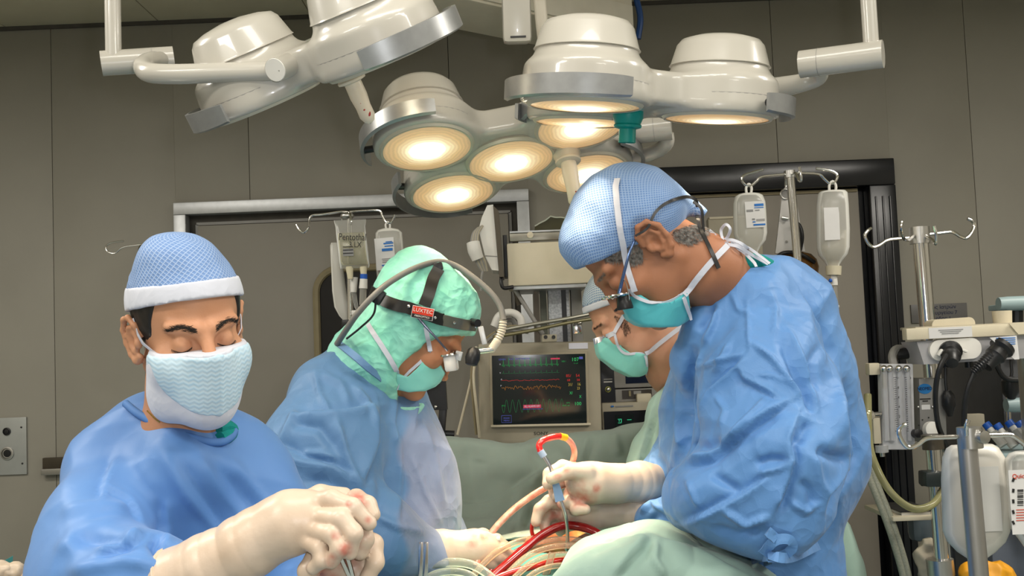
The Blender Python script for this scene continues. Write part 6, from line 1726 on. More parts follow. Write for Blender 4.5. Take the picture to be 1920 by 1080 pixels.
arcs = [('clear tube bowed highest over the wound', [(940, 1070, 2.05), (985, 1030, 2.08), (1040, 1012, 2.10), (1095, 1016, 2.10), (1135, 1040, 2.08)], 0.0062),
        ('clear tube bowed just below the highest one', [(945, 1082, 2.03), (990, 1042, 2.06), (1045, 1024, 2.08), (1100, 1028, 2.08), (1140, 1055, 2.06)], 0.0058),
        ('clear tube bowed across the middle of the wound', [(955, 1092, 2.01), (1000, 1054, 2.04), (1050, 1040, 2.06), (1095, 1046, 2.05), (1130, 1075, 2.03)], 0.0058),
        ('clear tube bowed lowest over the wound', [(970, 1100, 1.99), (1010, 1070, 2.01), (1055, 1060, 2.03), (1100, 1070, 2.02), (1125, 1095, 2.0)], 0.0055)]
for lb, pth, r in arcs: tubing(lb, pth, r, M_cleartube, name='clear_tube')
tubing('wide clear tube beside the hooded surgeon glove', [(888, 1078, 2.02), (925, 1040, 2.05), (965, 1018, 2.08), (1000, 1010, 2.10)], 0.0065, M_cleartube, name='clear_tube')
tubing('clear tube coiled at the bottom over teal drape', [(745, 1110, 1.98), (785, 1072, 2.0), (830, 1056, 2.01), (880, 1058, 2.01), (920, 1082, 1.99), (945, 1115, 1.97)], 0.0085, M_paletube, name='clear_tube')
tubing('second clear tube inside the coil at the bottom', [(770, 1120, 1.96), (800, 1085, 1.98), (840, 1072, 1.99), (880, 1078, 1.98), (910, 1105, 1.96)], 0.0075, M_paletube, name='clear_tube')
# upright clear connector
o = MB().tube([pt(1018, 1098, 2.03), pt(1036, 1036, 2.04)], [0.0075, 0.0065], n=14).build('tube_connector', M_cleartube); tag(o, 'short straight clear connector standing among the tubes', 'connector')
# sucker: cannula, blue grip, tubing loop
su = thing('suction_wand', 'metal suction wand with a blue grip and a red tube loop', 'suction wand', pt(1064, 1050, 2.09))
MB().tube([pt(1018, 853, 2.07), pt(1028, 868, 2.07), pt(1035, 884, 2.07), pt(1042, 905, 2.07), pt(1051, 936, 2.07), pt(1060, 965, 2.07), pt(1064, 1000, 2.08), pt(1064, 1045, 2.10)], 0.0038, n=12, smooth=6).build('cannula', M_steel, su)
g0, g1 = pt(1037, 887, 2.062), pt(1050, 939, 2.062)
gr_ = frame_from(g1 - g0, Vector((0, -1, 0)))
gm = MB()
Lg = (g1 - g0).length
gm.add([gr_ @ Vector((sx * wx_, sy * 0.006, zz)) + g0 for zz, wx_ in ((0, 0.0065), (Lg * 0.25, 0.0060), (Lg * 0.5, 0.0075), (Lg, 0.0095)) for sx, sy in ((-1, -1), (1, -1), (1, 1), (-1, 1))],
       [(i * 4 + k, i * 4 + (k + 1) % 4, i * 4 + 4 + (k + 1) % 4, i * 4 + 4 + k) for i in range(3) for k in range(4)] + [(3, 2, 1, 0), (12, 13, 14, 15)])
gm.build('grip', mat('blue_grip_plastic', (0.22, 0.33, 0.52), rough=0.4, noise=0.05), su, sharp=30)
MB().tube([pt(1013, 845, 2.07), pt(1020, 856, 2.07)], 0.0072, n=14).build('connector', mat('pale_blue_plastic', (0.35, 0.45, 0.60), rough=0.4, noise=0.05), su)
MB().tube([pt(1014, 848, 2.07), pt(1011, 836, 2.072), pt(1018, 826, 2.078), pt(1035, 820, 2.09), pt(1052, 818, 2.10)], 0.0065, n=12, smooth=8).build('red_tube', M_redtube, su)
MB().tube([pt(1060, 820, 2.105), pt(1072, 832, 2.115), pt(1077, 848, 2.125), pt(1074, 865, 2.135), pt(1066, 884, 2.145)], 0.0062, n=12, smooth=8).build('pink_tube', M_pinktube, su)
MB().tube([pt(1050, 818, 2.099), pt(1062, 821, 2.107)], 0.0070, n=12).build('yellow_band', mat('yellow_tape', (0.80, 0.42, 0.01), rough=0.4, noise=0.05), su)
MB().ball(pt(1064, 1050, 2.10), 0.007, 12, sc=(0.8, 0.8, 1.4)).build('tip', M_white, su)
# retractor blades beside the sleeve
rt = thing('retractor', 'pair of upright steel retractor blades beside the blue sleeve', 'retractor', pt(794, 1085, 1.885))
for x in (788, 798):
    a, b = pt(x, 1085, 1.885), pt(x + 1, 1016, 1.885)
    MB().box((a + b) / 2, (0.0075, 0.004, (b - a).length), frame_from(b - a, Vector((0, 1, 0))), bev=0.001).build('blade', M_chrome, rt)
o = MB().tube([pt(922, 1013, 2.08), pt(938, 1010, 2.08)], 0.006, n=10).build('swab_roll', M_white); tag(o, 'small white rolled swab held by the hooded surgeon', 'swab')
# forceps inside the near hands
fc = thing('forceps', 'small steel forceps held between the gloved hands at left', 'forceps', pt(650, 1070, 1.33))
for s in (-1, 1):
    MB().tube([pt(646 + s * 6, 1046, 1.325), pt(652 + s * 5, 1062, 1.33), pt(662 + s * 2, 1090, 1.34)], 0.0028, n=8, smooth=4).build('arm', M_chrome, fc)
# gauze and cloth on a trolley at the bottom left
tr = thing('instrument_trolley', 'instrument trolley under the used gloves at the bottom left', 'trolley', (pt(20, 1090, 1.75).x, 1.75, 0.0))
tc_ = pt(20, 1092, 1.75)
MB().box((tc_.x - 0.12, 1.75, tc_.z - 0.02), (0.42, 0.4, 0.03), bev=0.006).build('tray', M_steel, tr)
for sx in (-0.18, 0.18):
    for sy in (-0.17, 0.17):
        MB().cyl((tc_.x - 0.12 + sx, 1.75 + sy, 0.0), (tc_.x - 0.12 + sx, 1.75 + sy, tc_.z - 0.03), 0.012, 12).build('leg', M_steel, tr)
for k, (x, y, lab) in enumerate(((6, 1066, 'crumpled used glove lying nearest the left edge of the trolley'), (30, 1068, 'crumpled used glove lying in the middle of the trolley'), (56, 1078, 'crumpled used glove tucked against the gown at left'))):
    o = garment('used_glove', [([P_(x - 12, y + 8, 1.72), P_(x + 8, y + 4, 1.72)], [0.014, 0.012], 0.01), ([P_(x, y - 4, 1.73), P_(x + 4, y + 14, 1.73)], [0.01, 0.014], 0.01)], M_glove, None, h=0.003, crumple=(0.015, 0.006, 7 + k), fine=None); tag(o, lab, 'glove', 'used gloves on the trolley')
for k, (pts_, lab) in enumerate((([(0, 1058), (24, 1042), (22, 1075), (0, 1085)], 'teal paper wrap peak at the left edge of the trolley'), ([(30, 1065), (56, 1052), (48, 1080), (34, 1090)], 'teal paper wrap peak behind the gown on the trolley'))):
    P3 = [pt(x, y, 1.78) for x, y in pts_]
    o = sheet('paper_wrap', [[P3[0], P3[0].lerp(P3[1], 0.5) + Vector((0, -0.01, 0)), P3[1]], [P3[0].lerp(P3[3], 0.5), (P3[0] + P3[2]) / 2 + Vector((0, -0.015, 0)), P3[1].lerp(P3[2], 0.5)], [P3[3], P3[3].lerp(P3[2], 0.5) + Vector((0, -0.01, 0)), P3[2]]], M_drapeteal, None, 0.001, lab, 'paper wrap')
# ================================================================ equipment
def loft(name, cx, secs, Y, m, parent=None, n=28, p=2.6, depth_axis=Vector((0, 1, 0)), lean=None):
    """pouch or bottle: secs = [(pixel y, pixel x centre, half width px, half depth m)] top to bottom"""
    vs, fs = [], []
    for (y, x, hw, hd) in secs:
        c = pt(x, y, Y); w_ = hw * mpp(Y)
        for k in range(n):
            a = 2 * math.pi * k / n; ca, sa = math.cos(a), math.sin(a)
            vs.append(c + _X0 * (w_ * math.copysign(abs(ca) ** (2 / p), ca)) + depth_axis * (hd * math.copysign(abs(sa) ** (2 / p), sa)))
    for i in range(len(secs) - 1):
        for k in range(n): fs.append((i * n + k, i * n + (k + 1) % n, (i + 1) * n + (k + 1) % n, (i + 1) * n + k))
    fs += [tuple(range(n)), tuple((len(secs) - 1) * n + k for k in reversed(range(n)))]
    return link_mesh(name, vs, fs, m, parent, sharp=50)
def quad_px(name, x0, y0, x1, y1, Y, thick, m, parent, slope=-0.04, bev=0.0):
    """upright panel spanning a pixel box at distance Y"""
    a, b = pt(x0, y0, Y), pt(x1, y1, Y); c = (a + b) / 2
    wd = (x1 - x0) * mpp(Y); ht = (y1 - y0) * mpp(Y)
    return MB().box((c.x, Y + thick / 2, c.z), (wd, thick, ht), bev=bev).build(name, m, parent, sharp=25)
def px_tube(name, path, r, m, parent, n=10, smooth=6): return MB().tube([pt(*q) for q in path], r, n=n, smooth=smooth).build(name, m, parent)
def castors(st, x, y, r=0.2):
    for k in range(5):
        a = 2 * math.pi * k / 5 + 0.3; e = Vector((x + r * math.cos(a), y + r * math.sin(a), 0.06))
        MB().tube([(x, y, 0.10), (e.x, e.y, 0.075)], [0.016, 0.012], n=8).build('foot', M_steel, st)
        MB().ball((e.x, e.y, 0.028), 0.028, 10, sc=(1, 0.5, 1)).build('castor', M_black, st)
def iv_stand(label, top, low, Y, r, hooks, hr=0.003, collar=None, mat_=None):
    a, b = pt(*top, Y), pt(*low, Y); d = (b - a).normalized(); g = a + d * ((a.z - 0.1) / -d.z)
    st = thing('iv_stand', label, 'IV stand', (g.x, g.y, 0.0), 'infusion stands')
    MB().tube([a, g], r, n=18).build('pole', mat_ or M_chrome, st)
    castors(st, g.x, g.y)
    for hk in hooks: px_tube('hook', hk, hr, M_chrome, st, n=10, smooth=8)
    if collar:
        c0, c1, cr = collar; MB().cyl(pt(*c0, Y), pt(*c1, Y), cr, 28).build('collar', M_steel, st)
    return st
M_bagclear = clear_plastic('infusion_film', (0.78, 0.78, 0.74), 0.16, 0.15)
M_bottle = clear_plastic('infusion_bottle', (0.74, 0.73, 0.68), 0.36, 0.22)
M_fluid = clear_plastic('pale_yellow_fluid', (0.70, 0.66, 0.42), 0.22, 0.1)
M_label = mat('paper_label', (0.68, 0.67, 0.66), rough=0.7, noise=0.03)
M_print = mat('blue_print', (0.02, 0.16, 0.5), rough=0.6, noise=0.1)
M_inkblack = mat('black_ink', (0.015, 0.014, 0.013), rough=0.6, noise=0.1)
M_greyprint = mat('grey_print', (0.25, 0.25, 0.25), rough=0.6, noise=0.1)

# ---- stand behind the masked person's cap
iv_stand('thin infusion stand behind the cap of the masked person at left', (273, 455), (277, 690), 3.7, 0.0095,
         [[(291, 465, 3.7), (275, 459, 3.7), (245, 461, 3.7), (228, 465, 3.7), (215, 475, 3.7), (202, 472, 3.7), (199, 462, 3.7), (210, 455, 3.7), (232, 452, 3.7)],
          [(273, 458, 3.7), (286, 460, 3.66), (288, 470, 3.62), (281, 472, 3.60)], [(273, 459, 3.7), (262, 462, 3.68), (259, 478, 3.66), (263, 482, 3.65)]])

# ---- stand with three bags behind the hooded surgeon
Y2 = 3.15
s2 = iv_stand('infusion stand with hanging bags behind the hooded surgeon', (655, 398), (657, 600), Y2, 0.009,
         [[(655, 398, Y2), (640, 397, Y2), (605, 402, Y2), (586, 404, Y2), (580, 412, Y2), (578, 428, Y2), (569, 436, Y2), (560, 430, Y2), (555, 421, Y2)],
          [(655, 397, Y2), (685, 395, Y2), (711, 395, Y2), (717, 405, Y2), (724, 417, Y2), (732, 418, Y2), (738, 410, Y2), (741, 403, Y2)],
          [(655, 398, Y2), (657, 404, Y2 - 0.03), (658, 416, Y2 - 0.04), (657, 421, Y2 - 0.035)]], 0.0038)
MB().ball(pt(651, 405, Y2), 0.022, 16, sc=(1, 0.8, 0.55)).build('hub', M_steel, s2)
px_tube('side_hook', [(655, 400, Y2), (645, 404, Y2 + .02), (641, 412, Y2 + .03)], 0.004, M_chrome, s2)
b1 = thing('infusion_bag', 'clear infusion bag of yellow fluid with handwriting, above the mint hood', 'infusion bag', pt(660, 510, Y2 - 0.03), 'hanging infusion fluids')
yb = Y2 - 0.04
loft('bag', 660, [(412, 656, 30, 0.002), (416, 656.5, 30, 0.004), (425, 657, 28, 0.010), (445, 659, 28, 0.022), (470, 662, 28, 0.028), (490, 664, 28, 0.026), (498, 665, 28, 0.012), (503, 665, 27, 0.003)], yb, M_bagclear, b1, p=3.2)
loft('fluid', 660, [(437, 658, 25, 0.014), (450, 660, 26, 0.019), (475, 662, 26, 0.025), (490, 664, 26, 0.022), (497, 665, 25, 0.008)], yb, M_fluid, b1, p=3.0)
text_part('Pentothal', 0.030, pt(661, 445, yb - 0.030), M_inkblack, b1, FACE @ rotz(-0.06), sx=0.72)
text_part('3 LX', 0.024, pt(666, 459, yb - 0.032), M_inkblack, b1, FACE @ rotz(-0.06), sx=0.8)
quad_px('label', 643, 466, 663, 480, yb - 0.031, 0.001, M_greyprint, b1)
for q in range(3): quad_px('print_line', 643, 462 + q * 6, 662, 463.5 + q * 6, yb - 0.032, 0.0008, M_inkblack, b1)
MB().tube([pt(655, 500, yb), pt(657, 523, yb)], [0.012, 0.008], n=12).build('port', mat('port_cream', (0.66, 0.60, 0.42), rough=0.5, noise=0.04), b1)
MB().tube([pt(681, 500, yb), pt(682, 516, yb)], [0.011, 0.009], n=12).build('port', mat('port_cream', (0.66, 0.60, 0.42)), b1)
MB().tube([pt(682, 514, yb), pt(682, 523, yb)], 0.011, n=14).build('blue_cap', mat('blue_cap_plastic', (0.01, 0.10, 0.48), rough=0.4, noise=0.05), b1)
MB().tube([pt(682, 523, yb), pt(681, 541, yb)], [0.0115, 0.013], n=14).build('spike', M_white, b1)
MB().tube([pt(681, 541, yb), pt(680, 572, yb)], 0.0105, n=14).build('drip_chamber', clear_plastic('chamber_clear', (0.6, 0.58, 0.52), 0.35), b1)
MB().tube([pt(664, 520, yb + .02), pt(663, 548, yb + .02)], [0.012, 0.0095], n=14).build('spike', M_white, b1)
MB().tube([pt(663, 548, yb + .02), pt(668, 575, yb + .02), pt(672, 584, yb + .01)], [0.008, 0.006, 0.004], n=10).build('line', M_bagclear, b1)
MB().box(pt(668, 586, yb), (0.028, 0.016, 0.014), bev=0.003).build('clamp', M_white, b1)
b2 = thing('infusion_bottle', 'small clear infusion bottle with white and blue label beside the yellow bag', 'infusion bottle', pt(730, 515, Y2), 'hanging infusion fluids')
loft('bottle', 730, [(428, 727, 8, 0.006), (431, 728, 20, 0.016), (437, 729, 25, 0.024), (460, 730, 26, 0.026), (500, 732, 27, 0.026), (520, 733, 26, 0.024), (530, 733, 14, 0.014)], Y2, M_bottle, b2, p=3.0)
MB().tube([pt(724, 429, Y2), pt(723, 421, Y2), pt(727, 416, Y2), pt(731, 421, Y2), pt(731, 429, Y2)], 0.003, n=8, smooth=5).build('hanger', M_white, b2)
R_ = FACE @ rotz(0.05)
MB().box(pt(722, 476, Y2 - 0.028), (36 * mpp(Y2), 0.001, 60 * mpp(Y2)), roty(-0.05)).build('label', M_label, b2, smooth=False)
for (x, y, w_, h_, mm) in ((728, 456, 18, 2.5, M_print), (729, 461, 16, 2, M_print), (726, 468, 20, 5, M_print), (726, 485, 20, 1, M_greyprint), (727, 488, 20, 1, M_greyprint), (727, 491, 20, 1, M_greyprint), (727, 497, 22, 2.5, M_print), (728, 502, 22, 2.5, M_print), (729, 453, 12, 1.5, M_print)):
    MB().box(pt(x, y, Y2 - 0.0295), (w_ * mpp(Y2), 0.0012, h_ * mpp(Y2)), roty(-0.05)).build('print_line', mm, b2, smooth=False)
b3 = thing('infusion_bag', 'narrow empty milky bag hanging left of the yellow fluid bag', 'infusion bag', pt(640, 605, Y2 + 0.05), 'hanging infusion fluids')
loft('bag', 636, [(455, 628, 7, 0.004), (460, 628, 9, 0.008), (500, 632, 11, 0.014), (545, 636, 13, 0.018), (575, 640, 13, 0.016), (592, 645, 9, 0.010), (603, 649, 3, 0.004)], Y2 + 0.05, clear_plastic('milky_film', (0.72, 0.70, 0.64), 0.6, 0.3), b3)
MB().box(pt(656, 607, Y2 - 0.01), (0.045, 0.03, 0.025), bev=0.004).build('pole_clamp', M_black, s2)

# ---- stand with two bottles behind the right surgeon
Y3 = 3.05
s3 = iv_stand('infusion stand with two bottles behind the right surgeon', (1481, 322), (1498, 518), Y3, 0.0125,
         [[(1481, 326, Y3), (1462, 328, Y3), (1428, 332, Y3), (1418, 340, Y3), (1408, 348, Y3), (1398, 347, Y3), (1391, 338, Y3), (1394, 330, Y3), (1410, 324, Y3), (1431, 318, Y3)],
          [(1481, 325, Y3), (1505, 325, Y3), (1535, 327, Y3), (1546, 336, Y3), (1556, 344, Y3), (1565, 341, Y3), (1570, 330, Y3), (1562, 322, Y3), (1545, 318, Y3), (1530, 316, Y3)],
          [(1481, 326, Y3), (1492, 326, Y3 - .04), (1498, 338, Y3 - .06), (1502, 338, Y3 - .07), (1501, 325, Y3 - .075), (1499, 313, Y3 - .075)],
          [(1481, 326, Y3), (1474, 328, Y3 + .04), (1473, 345, Y3 + .06), (1475, 355, Y3 + .06)]], 0.0042, ((1480, 320), (1481, 333), 0.016))
bt = thing('infusion_bottle', 'clear infusion bottle with printed label left of the stand pole', 'infusion bottle', pt(1405, 500, Y3), 'hanging infusion fluids')
loft('bottle', 1405, [(362, 1404, 12, 0.012), (364, 1404, 20, 0.022), (368, 1404, 26, 0.030), (380, 1405, 29.5, 0.034), (410, 1406, 30.5, 0.036), (438, 1407, 30.5, 0.036), (452, 1408, 27, 0.033), (464, 1409, 17, 0.022), (472, 1410, 11, 0.014), (500, 1410, 10, 0.013)], Y3, M_bottle, bt, p=2.6)
MB().tube([pt(1400, 364, Y3), pt(1399, 352, Y3), pt(1404, 345, Y3), pt(1409, 352, Y3), pt(1408, 364, Y3)], 0.0038, n=8, smooth=5).build('hanger', M_white, bt)
MB().box(pt(1416, 402, Y3 - 0.038), (36 * mpp(Y3), 0.001, 49 * mpp(Y3)), roty(-0.02)).build('label', M_label, bt, smooth=False)
for (x, y, w_, h_, mm) in ((1423, 384, 17, 4.5, M_print), (1423, 389, 17, 1.5, M_print), (1406, 395, 12, 4, M_greyprint), (1420, 394, 8, 2, M_greyprint), (1426, 411, 16, 1, M_greyprint), (1426, 413.5, 16, 1, M_greyprint), (1413, 411, 5, 3, M_greyprint), (1424, 421, 22, 3, M_print), (1414, 416, 5, 2, M_print)):
    MB().box(pt(x, y, Y3 - 0.0392), (w_ * mpp(Y3), 0.0012, h_ * mpp(Y3)), roty(-0.02)).build('print_line', mm, bt, smooth=False)
bt = thing('infusion_bottle', 'upside-down milky infusion bottle dripping through a chamber, right of the stand pole', 'infusion bottle', pt(1563, 600, Y3), 'hanging infusion fluids')
loft('bottle', 1562, [(357, 1561, 14, 0.014), (358.5, 1561, 23, 0.026), (363, 1561, 27, 0.032), (385, 1561, 29, 0.035), (430, 1562, 30, 0.036), (465, 1562, 29.5, 0.036), (478, 1562, 26, 0.032), (488, 1562, 18, 0.022), (496, 1562, 12, 0.014), (500, 1562, 11, 0.013)], Y3, M_bottle, bt, p=2.6)
loft('fluid', 1562, [(432, 1575, 12, 0.012), (445, 1570, 17, 0.022), (462, 1563, 25, 0.03), (478, 1562, 23, 0.028), (488, 1562, 15, 0.018), (498, 1562, 9, 0.011)], Y3, clear_plastic('bottle_fluid', (0.72, 0.68, 0.56), 0.35), bt)
MB().tube([pt(1555, 358, Y3), pt(1555, 347, Y3), pt(1561, 340, Y3), pt(1567, 347, Y3), pt(1567, 358, Y3)], 0.004, n=8, smooth=5).build('hanger', M_white, bt)
loft('paper_strip', 1560, [(389, 1558, 14, 0.001), (400, 1559, 14.5, 0.0012), (450, 1561, 14.5, 0.001)], Y3 - 0.037, M_label, bt, p=6)
MB().tube([pt(1563, 499, Y3), pt(1563, 516, Y3)], [0.023, 0.0215], n=24).build('cap', mat('cap_ivory', (0.64, 0.58, 0.43), rough=0.5, noise=0.04), bt)
MB().tube([pt(1563, 516, Y3), pt(1564, 535, Y3)], [0.010, 0.011], n=14).build('spike', M_white, bt)
MB().ball(pt(1557, 526, Y3 - 0.012), 0.006, 10).build('air_vent', mat('blue_cap_plastic', (0.01, 0.10, 0.48)), bt)
MB().tube([pt(1564, 536, Y3), pt(1568, 572, Y3)], [0.0085, 0.007], n=14).build('drip_chamber', clear_plastic('chamber_clear', (0.6, 0.58, 0.52), 0.35), bt)
MB().tube([pt(1568, 572, Y3), pt(1568, 576, Y3)], 0.009, n=14).build('chamber_ring', M_white, bt)
MB().tube([pt(1568, 575, Y3), pt(1569, 600, Y3), pt(1568, 640, Y3), pt(1572, 760, Y3), pt(1560, 980, Y3 - .1), pt(1500, 1100, Y3 - .2)], 0.003, n=8, smooth=5).build('line', M_bagclear, bt)
MB().box(pt(1563, 639, Y3), (0.018, 0.014, 0.045), roty(0.25), bev=0.003).build('roller_clamp', M_white, bt)
# white hanging bracket and the brown breathing bag on the stand
pd_ = thing('hanging_bracket', 'white tapered bracket hanging by its eye from the infusion stand', 'bracket', pt(1478, 480, Y3 + .05))
MB().prism([(x * mpp(Y3), y * mpp(Y3)) for x, y in ((-8, 62), (-2, 67), (8, 67), (14, 62), (28, -58), (-29, -60))], 0.012, FACE, pt(1478, 416, Y3 + 0.06)).build('plate', mat('bracket_white', (0.60, 0.58, 0.55), rough=0.4, noise=0.03), pd_, sharp=30)
MB().tube([pt(1473 + 9 * math.cos(a), 364 + 9 * math.sin(a), Y3 + 0.052) for a in np.linspace(0, 2 * math.pi, 17)[:-1]], 0.003, n=8, closed=True).build('eye_ring', M_steel, pd_)
MB().prism([(8.5 * mpp(Y3) * math.cos(a), 8.5 * mpp(Y3) * math.sin(a)) for a in np.linspace(0, 2 * math.pi, 19)[:-1]], 0.001, FACE, pt(1473, 364, Y3 + 0.0535)).build('eye_hole', M_grey, pd_)
px_tube('knob', [(1466, 408, Y3 + .05), (1478, 410, Y3 + .045)], 0.005, M_steel, pd_)
MB().lathe([(0.004, 0), (0.003, 0.002), (0.001, 0.002)], pt(1475, 453, Y3 + 0.052), (0, -1, 0), 10).build('screw', M_steel, pd_)
px_tube('black_hose', [(1490, 415, Y3 + .04), (1500, 425, Y3 + .04), (1504, 445, Y3 + .04), (1500, 470, Y3 + .05)], 0.006, M_black, pd_)
ab = thing('breathing_bag', 'brown translucent bag hanging behind the gown collar of the right surgeon', 'bag', pt(1487, 600, Y3 + 0.08))
loft('bag', 1487, [(472, 1485, 14, 0.02), (478, 1486, 34, 0.04), (488, 1487, 43, 0.05), (502, 1488, 46, 0.055), (520, 1489, 43, 0.055), (560, 1489, 38, 0.05), (610, 1488, 33, 0.045), (660, 1487, 22, 0.03)], Y3 + 0.10, mat('amber_rubber', (0.20, 0.095, 0.022), rough=0.22, col2=(0.10, 0.04, 0.01), nscale=10), ab, p=2.4)
MB().tube([pt(1452, 486, Y3 + .05), pt(1470, 474, Y3 + .045), pt(1500, 476, Y3 + .045), pt(1528, 492, Y3 + .05)], 0.006, n=10, smooth=6).build('rim', M_black, ab)
wb_ = thing('wall_board', 'pale board fixed on the wall behind the infusion bottle', 'board', pt(1390, 460, 4.3))
quad_px('board', 1330, 408, 1430, 500, 4.25, 0.05, M_beige, wb_, bev=0.004)
quad_px('board_edge', 1330, 405, 1430, 409, 4.245, 0.055, M_cream, wb_)

# ---- stand at the far right with bare hooks
Y4 = 2.75
iv_stand('bare infusion stand with four empty hooks at the right', (1724, 430), (1747, 705), Y4, 0.0205,
         [[(1715, 445, Y4), (1690, 447, Y4), (1665, 450, Y4), (1650, 459, Y4), (1638, 463, Y4), (1628, 456, Y4), (1622, 442, Y4), (1628, 432, Y4), (1634, 428, Y4)],
          [(1735, 440, Y4), (1760, 437, Y4), (1785, 435, Y4), (1800, 443, Y4), (1812, 446, Y4), (1822, 436, Y4), (1827, 422, Y4), (1822, 414, Y4), (1814, 410, Y4)],
          [(1712, 443, Y4 - .02), (1702, 450, Y4 - .06), (1694, 446, Y4 - .10), (1690, 430, Y4 - .12), (1692, 415, Y4 - .12)],
          [(1735, 442, Y4 - .02), (1748, 450, Y4 - .05), (1754, 457, Y4 - .07), (1755, 440, Y4 - .08), (1751, 424, Y4 - .08)]], 0.0045, ((1725, 457), (1723, 426), 0.0262))

# ---- patient monitor
Ym = 3.3
mo = thing('patient_monitor', 'beige patient monitor with coloured traces on a dark screen', 'monitor', pt(1010, 850, Ym))
Rm = roty(math.radians(1.1)); RT = Rm @ FACE
mc = pt(1012, 733, Ym)
MB().box(mc + Vector((0, 0.06, -0.005)), (229 * mpp(Ym), 0.12, 188 * mpp(Ym)), Rm, bev=0.012).build('housing', M_beige, mo, sharp=30)
MB().box(mc + Vector((0.012, 0.2, 0)), (0.26, 0.16, 0.2), Rm, bev=0.03).build('rear_housing', M_beige, mo, sharp=30)
sc0 = pt(1011, 730, Ym - 0.004); sW, sH = 174 * mpp(Ym), 129 * mpp(Ym)
MB().box(sc0, (sW + 0.016, 0.010, sH + 0.016), Rm, bev=0.003).build('screen_rim', mat('rim_beige', (0.40, 0.35, 0.25), rough=0.5, noise=0.03), mo, sharp=30)
MB().box(pt(1014, 797, Ym - 0.009), (sW + 0.02, 0.014, 0.007), Rm, bev=0.002).build('screen_ledge', M_cream, mo, sharp=30)
scr_m = mat('screen_dark_glass', (0.006, 0.008, 0.009), rough=0.08, noise=0.1, emit=(0.01, 0.014, 0.012), estr=0.35)
MB().box(sc0 + Vector((0, -0.0055, 0)), (sW, 0.002, sH), Rm).build('screen', scr_m, mo, smooth=False)
def glow(nm, c, s): return mat(nm, tuple(x * 0.2 for x in c), rough=0.5, emit=c, estr=s * 0.6, noise=0.02)
G_gr = glow('trace_green', (0.02, 0.55, 0.12), 0.55); G_gr2 = glow('trace_green_dim', (0.03, 0.45, 0.14), 0.28); G_rd = glow('trace_red', (0.9, 0.03, 0.03), 0.55); G_or = glow('trace_orange', (0.8, 0.30, 0.02), 0.5)
G_yl = glow('digit_yellow', (0.75, 0.55, 0.1), 0.6); G_bl = glow('text_blue', (0.15, 0.18, 0.8), 0.5); G_wh = glow('text_white', (0.8, 0.8, 0.85), 0.7); G_pk = glow('alarm_red', (0.9, 0.05, 0.14), 0.6); G_ng = glow('digit_green', (0.05, 0.75, 0.2), 0.7)
Yt = Ym - 0.0125
def sp(x, y): return sc0 + Rm @ Vector(((x - 1011) * mpp(Ym), -0.0085, (730 - y) * mpp(Ym)))
def trace(pts_, m_, wd=1.0):
    P = [sp(x, y) for x, y in pts_]; MB().ribbon(P, [Vector((0, -1, 0))] * len(P), wd * mpp(Ym), 0.0004).build('trace', m_, mo, smooth=False)
ec = []
for k in range(11):
    x = 941 + k * 10.0; ec += [(x, 684), (x + 2.5, 683), (x + 3.2, 686), (x + 4.2, 669 if k % 3 else 672), (x + 5.2, 687), (x + 7, 683)]
trace(ec, G_gr, 0.55)
ec = []
for k in range(11):
    x = 941 + k * 10.0; ec += [(x, 699), (x + 3.5, 699), (x + 4.2, 694), (x + 5, 700), (x + 8, 699)]
trace(ec, G_gr2, 0.5)
rr2 = random.Random(4)
trace([(941 + k * 2.2, 712.5 + rr2.uniform(-1, 1)) for k in range(50)], G_rd, 0.6)
trace([(941 + k * 1.6, 726 + rr2.uniform(-4.5, 4.5) * (1 if k % 3 else 0.4)) for k in range(70)], G_or, 0.6)
trace([(941 + k * 0.9, 760 + 12 * math.sin(k * 0.9 * 0.55)) for k in range(128)], G_gr2, 0.5)
def st(t, x, y, size, m_, sx=1.0, al='CENTER'): text_part(t, size * mpp(Ym), sp(x, y) + Vector((0, -0.0004, 0)), m_, mo, RT, extrude=0.0002, sx=sx, align=al)
st('LEADS', 943, 673, 4.5, G_bl); st('II-V5', 960, 673, 4.5, G_bl); st('ADULT MONITOR', 981, 672.5, 4.5, G_bl, 0.75)
st('107', 1079, 676, 9.5, G_ng); st('NSR 1', 1058, 679, 4, G_gr, .8); st('1/1 mV', 1080, 683, 3.5, G_gr, .8); st('85/', 1066, 706, 7.5, G_rd); st('54', 1083, 706, 7.5, G_rd); st('68', 1066, 714, 6, G_rd); st('58', 1084, 714, 6, G_rd)
st('31/', 1069, 722.5, 8, G_yl, .8); st('16', 1085, 722, 8, G_yl, .8); st('23', 1084, 729.5, 7, G_yl, .8); st('X/', 1070, 738, 7.5, G_ng, .8); st('X', 1087, 745, 7.5, G_ng, .8); st('APN', 1064, 756, 3.6, G_gr); st('RATE 100', 1060, 761, 4, G_gr, .8); st('100', 1082, 758, 9, G_ng)
st('MODE', 949, 782, 4, G_bl); st('MENU', 949, 786.5, 4, G_bl); st('II', 939, 682, 4, G_wh); st('V', 939, 698, 4, G_wh); st('A', 941, 710, 4, G_wh); st('P', 940, 722, 4, G_wh); st('SPO2', 944, 759, 4, G_gr, .8)
MB().box(sp(997, 761), (33 * mpp(Ym), 0.0004, 6 * mpp(Ym)), Rm).build('alarm_bar', G_pk, mo, smooth=False); st('ALL ALARMS OFF', 997, 761, 5.2, G_wh, 0.72); st('CENTRAL STATION MONITOR', 998, 766, 3, G_bl, 0.9)
MB().box(sp(1042, 673.5), (17 * mpp(Ym), 0.0004, 3 * mpp(Ym)), Rm).build('alarm_bar', G_pk, mo, smooth=False)
MB().box(sp(1090, 673), (7 * mpp(Ym), 0.0004, 4.5 * mpp(Ym)), Rm).build('icon', G_bl, mo, smooth=False)
trace([(940, 777), (958, 777), (958, 790), (940, 790), (940, 777)], G_bl, 0.6)
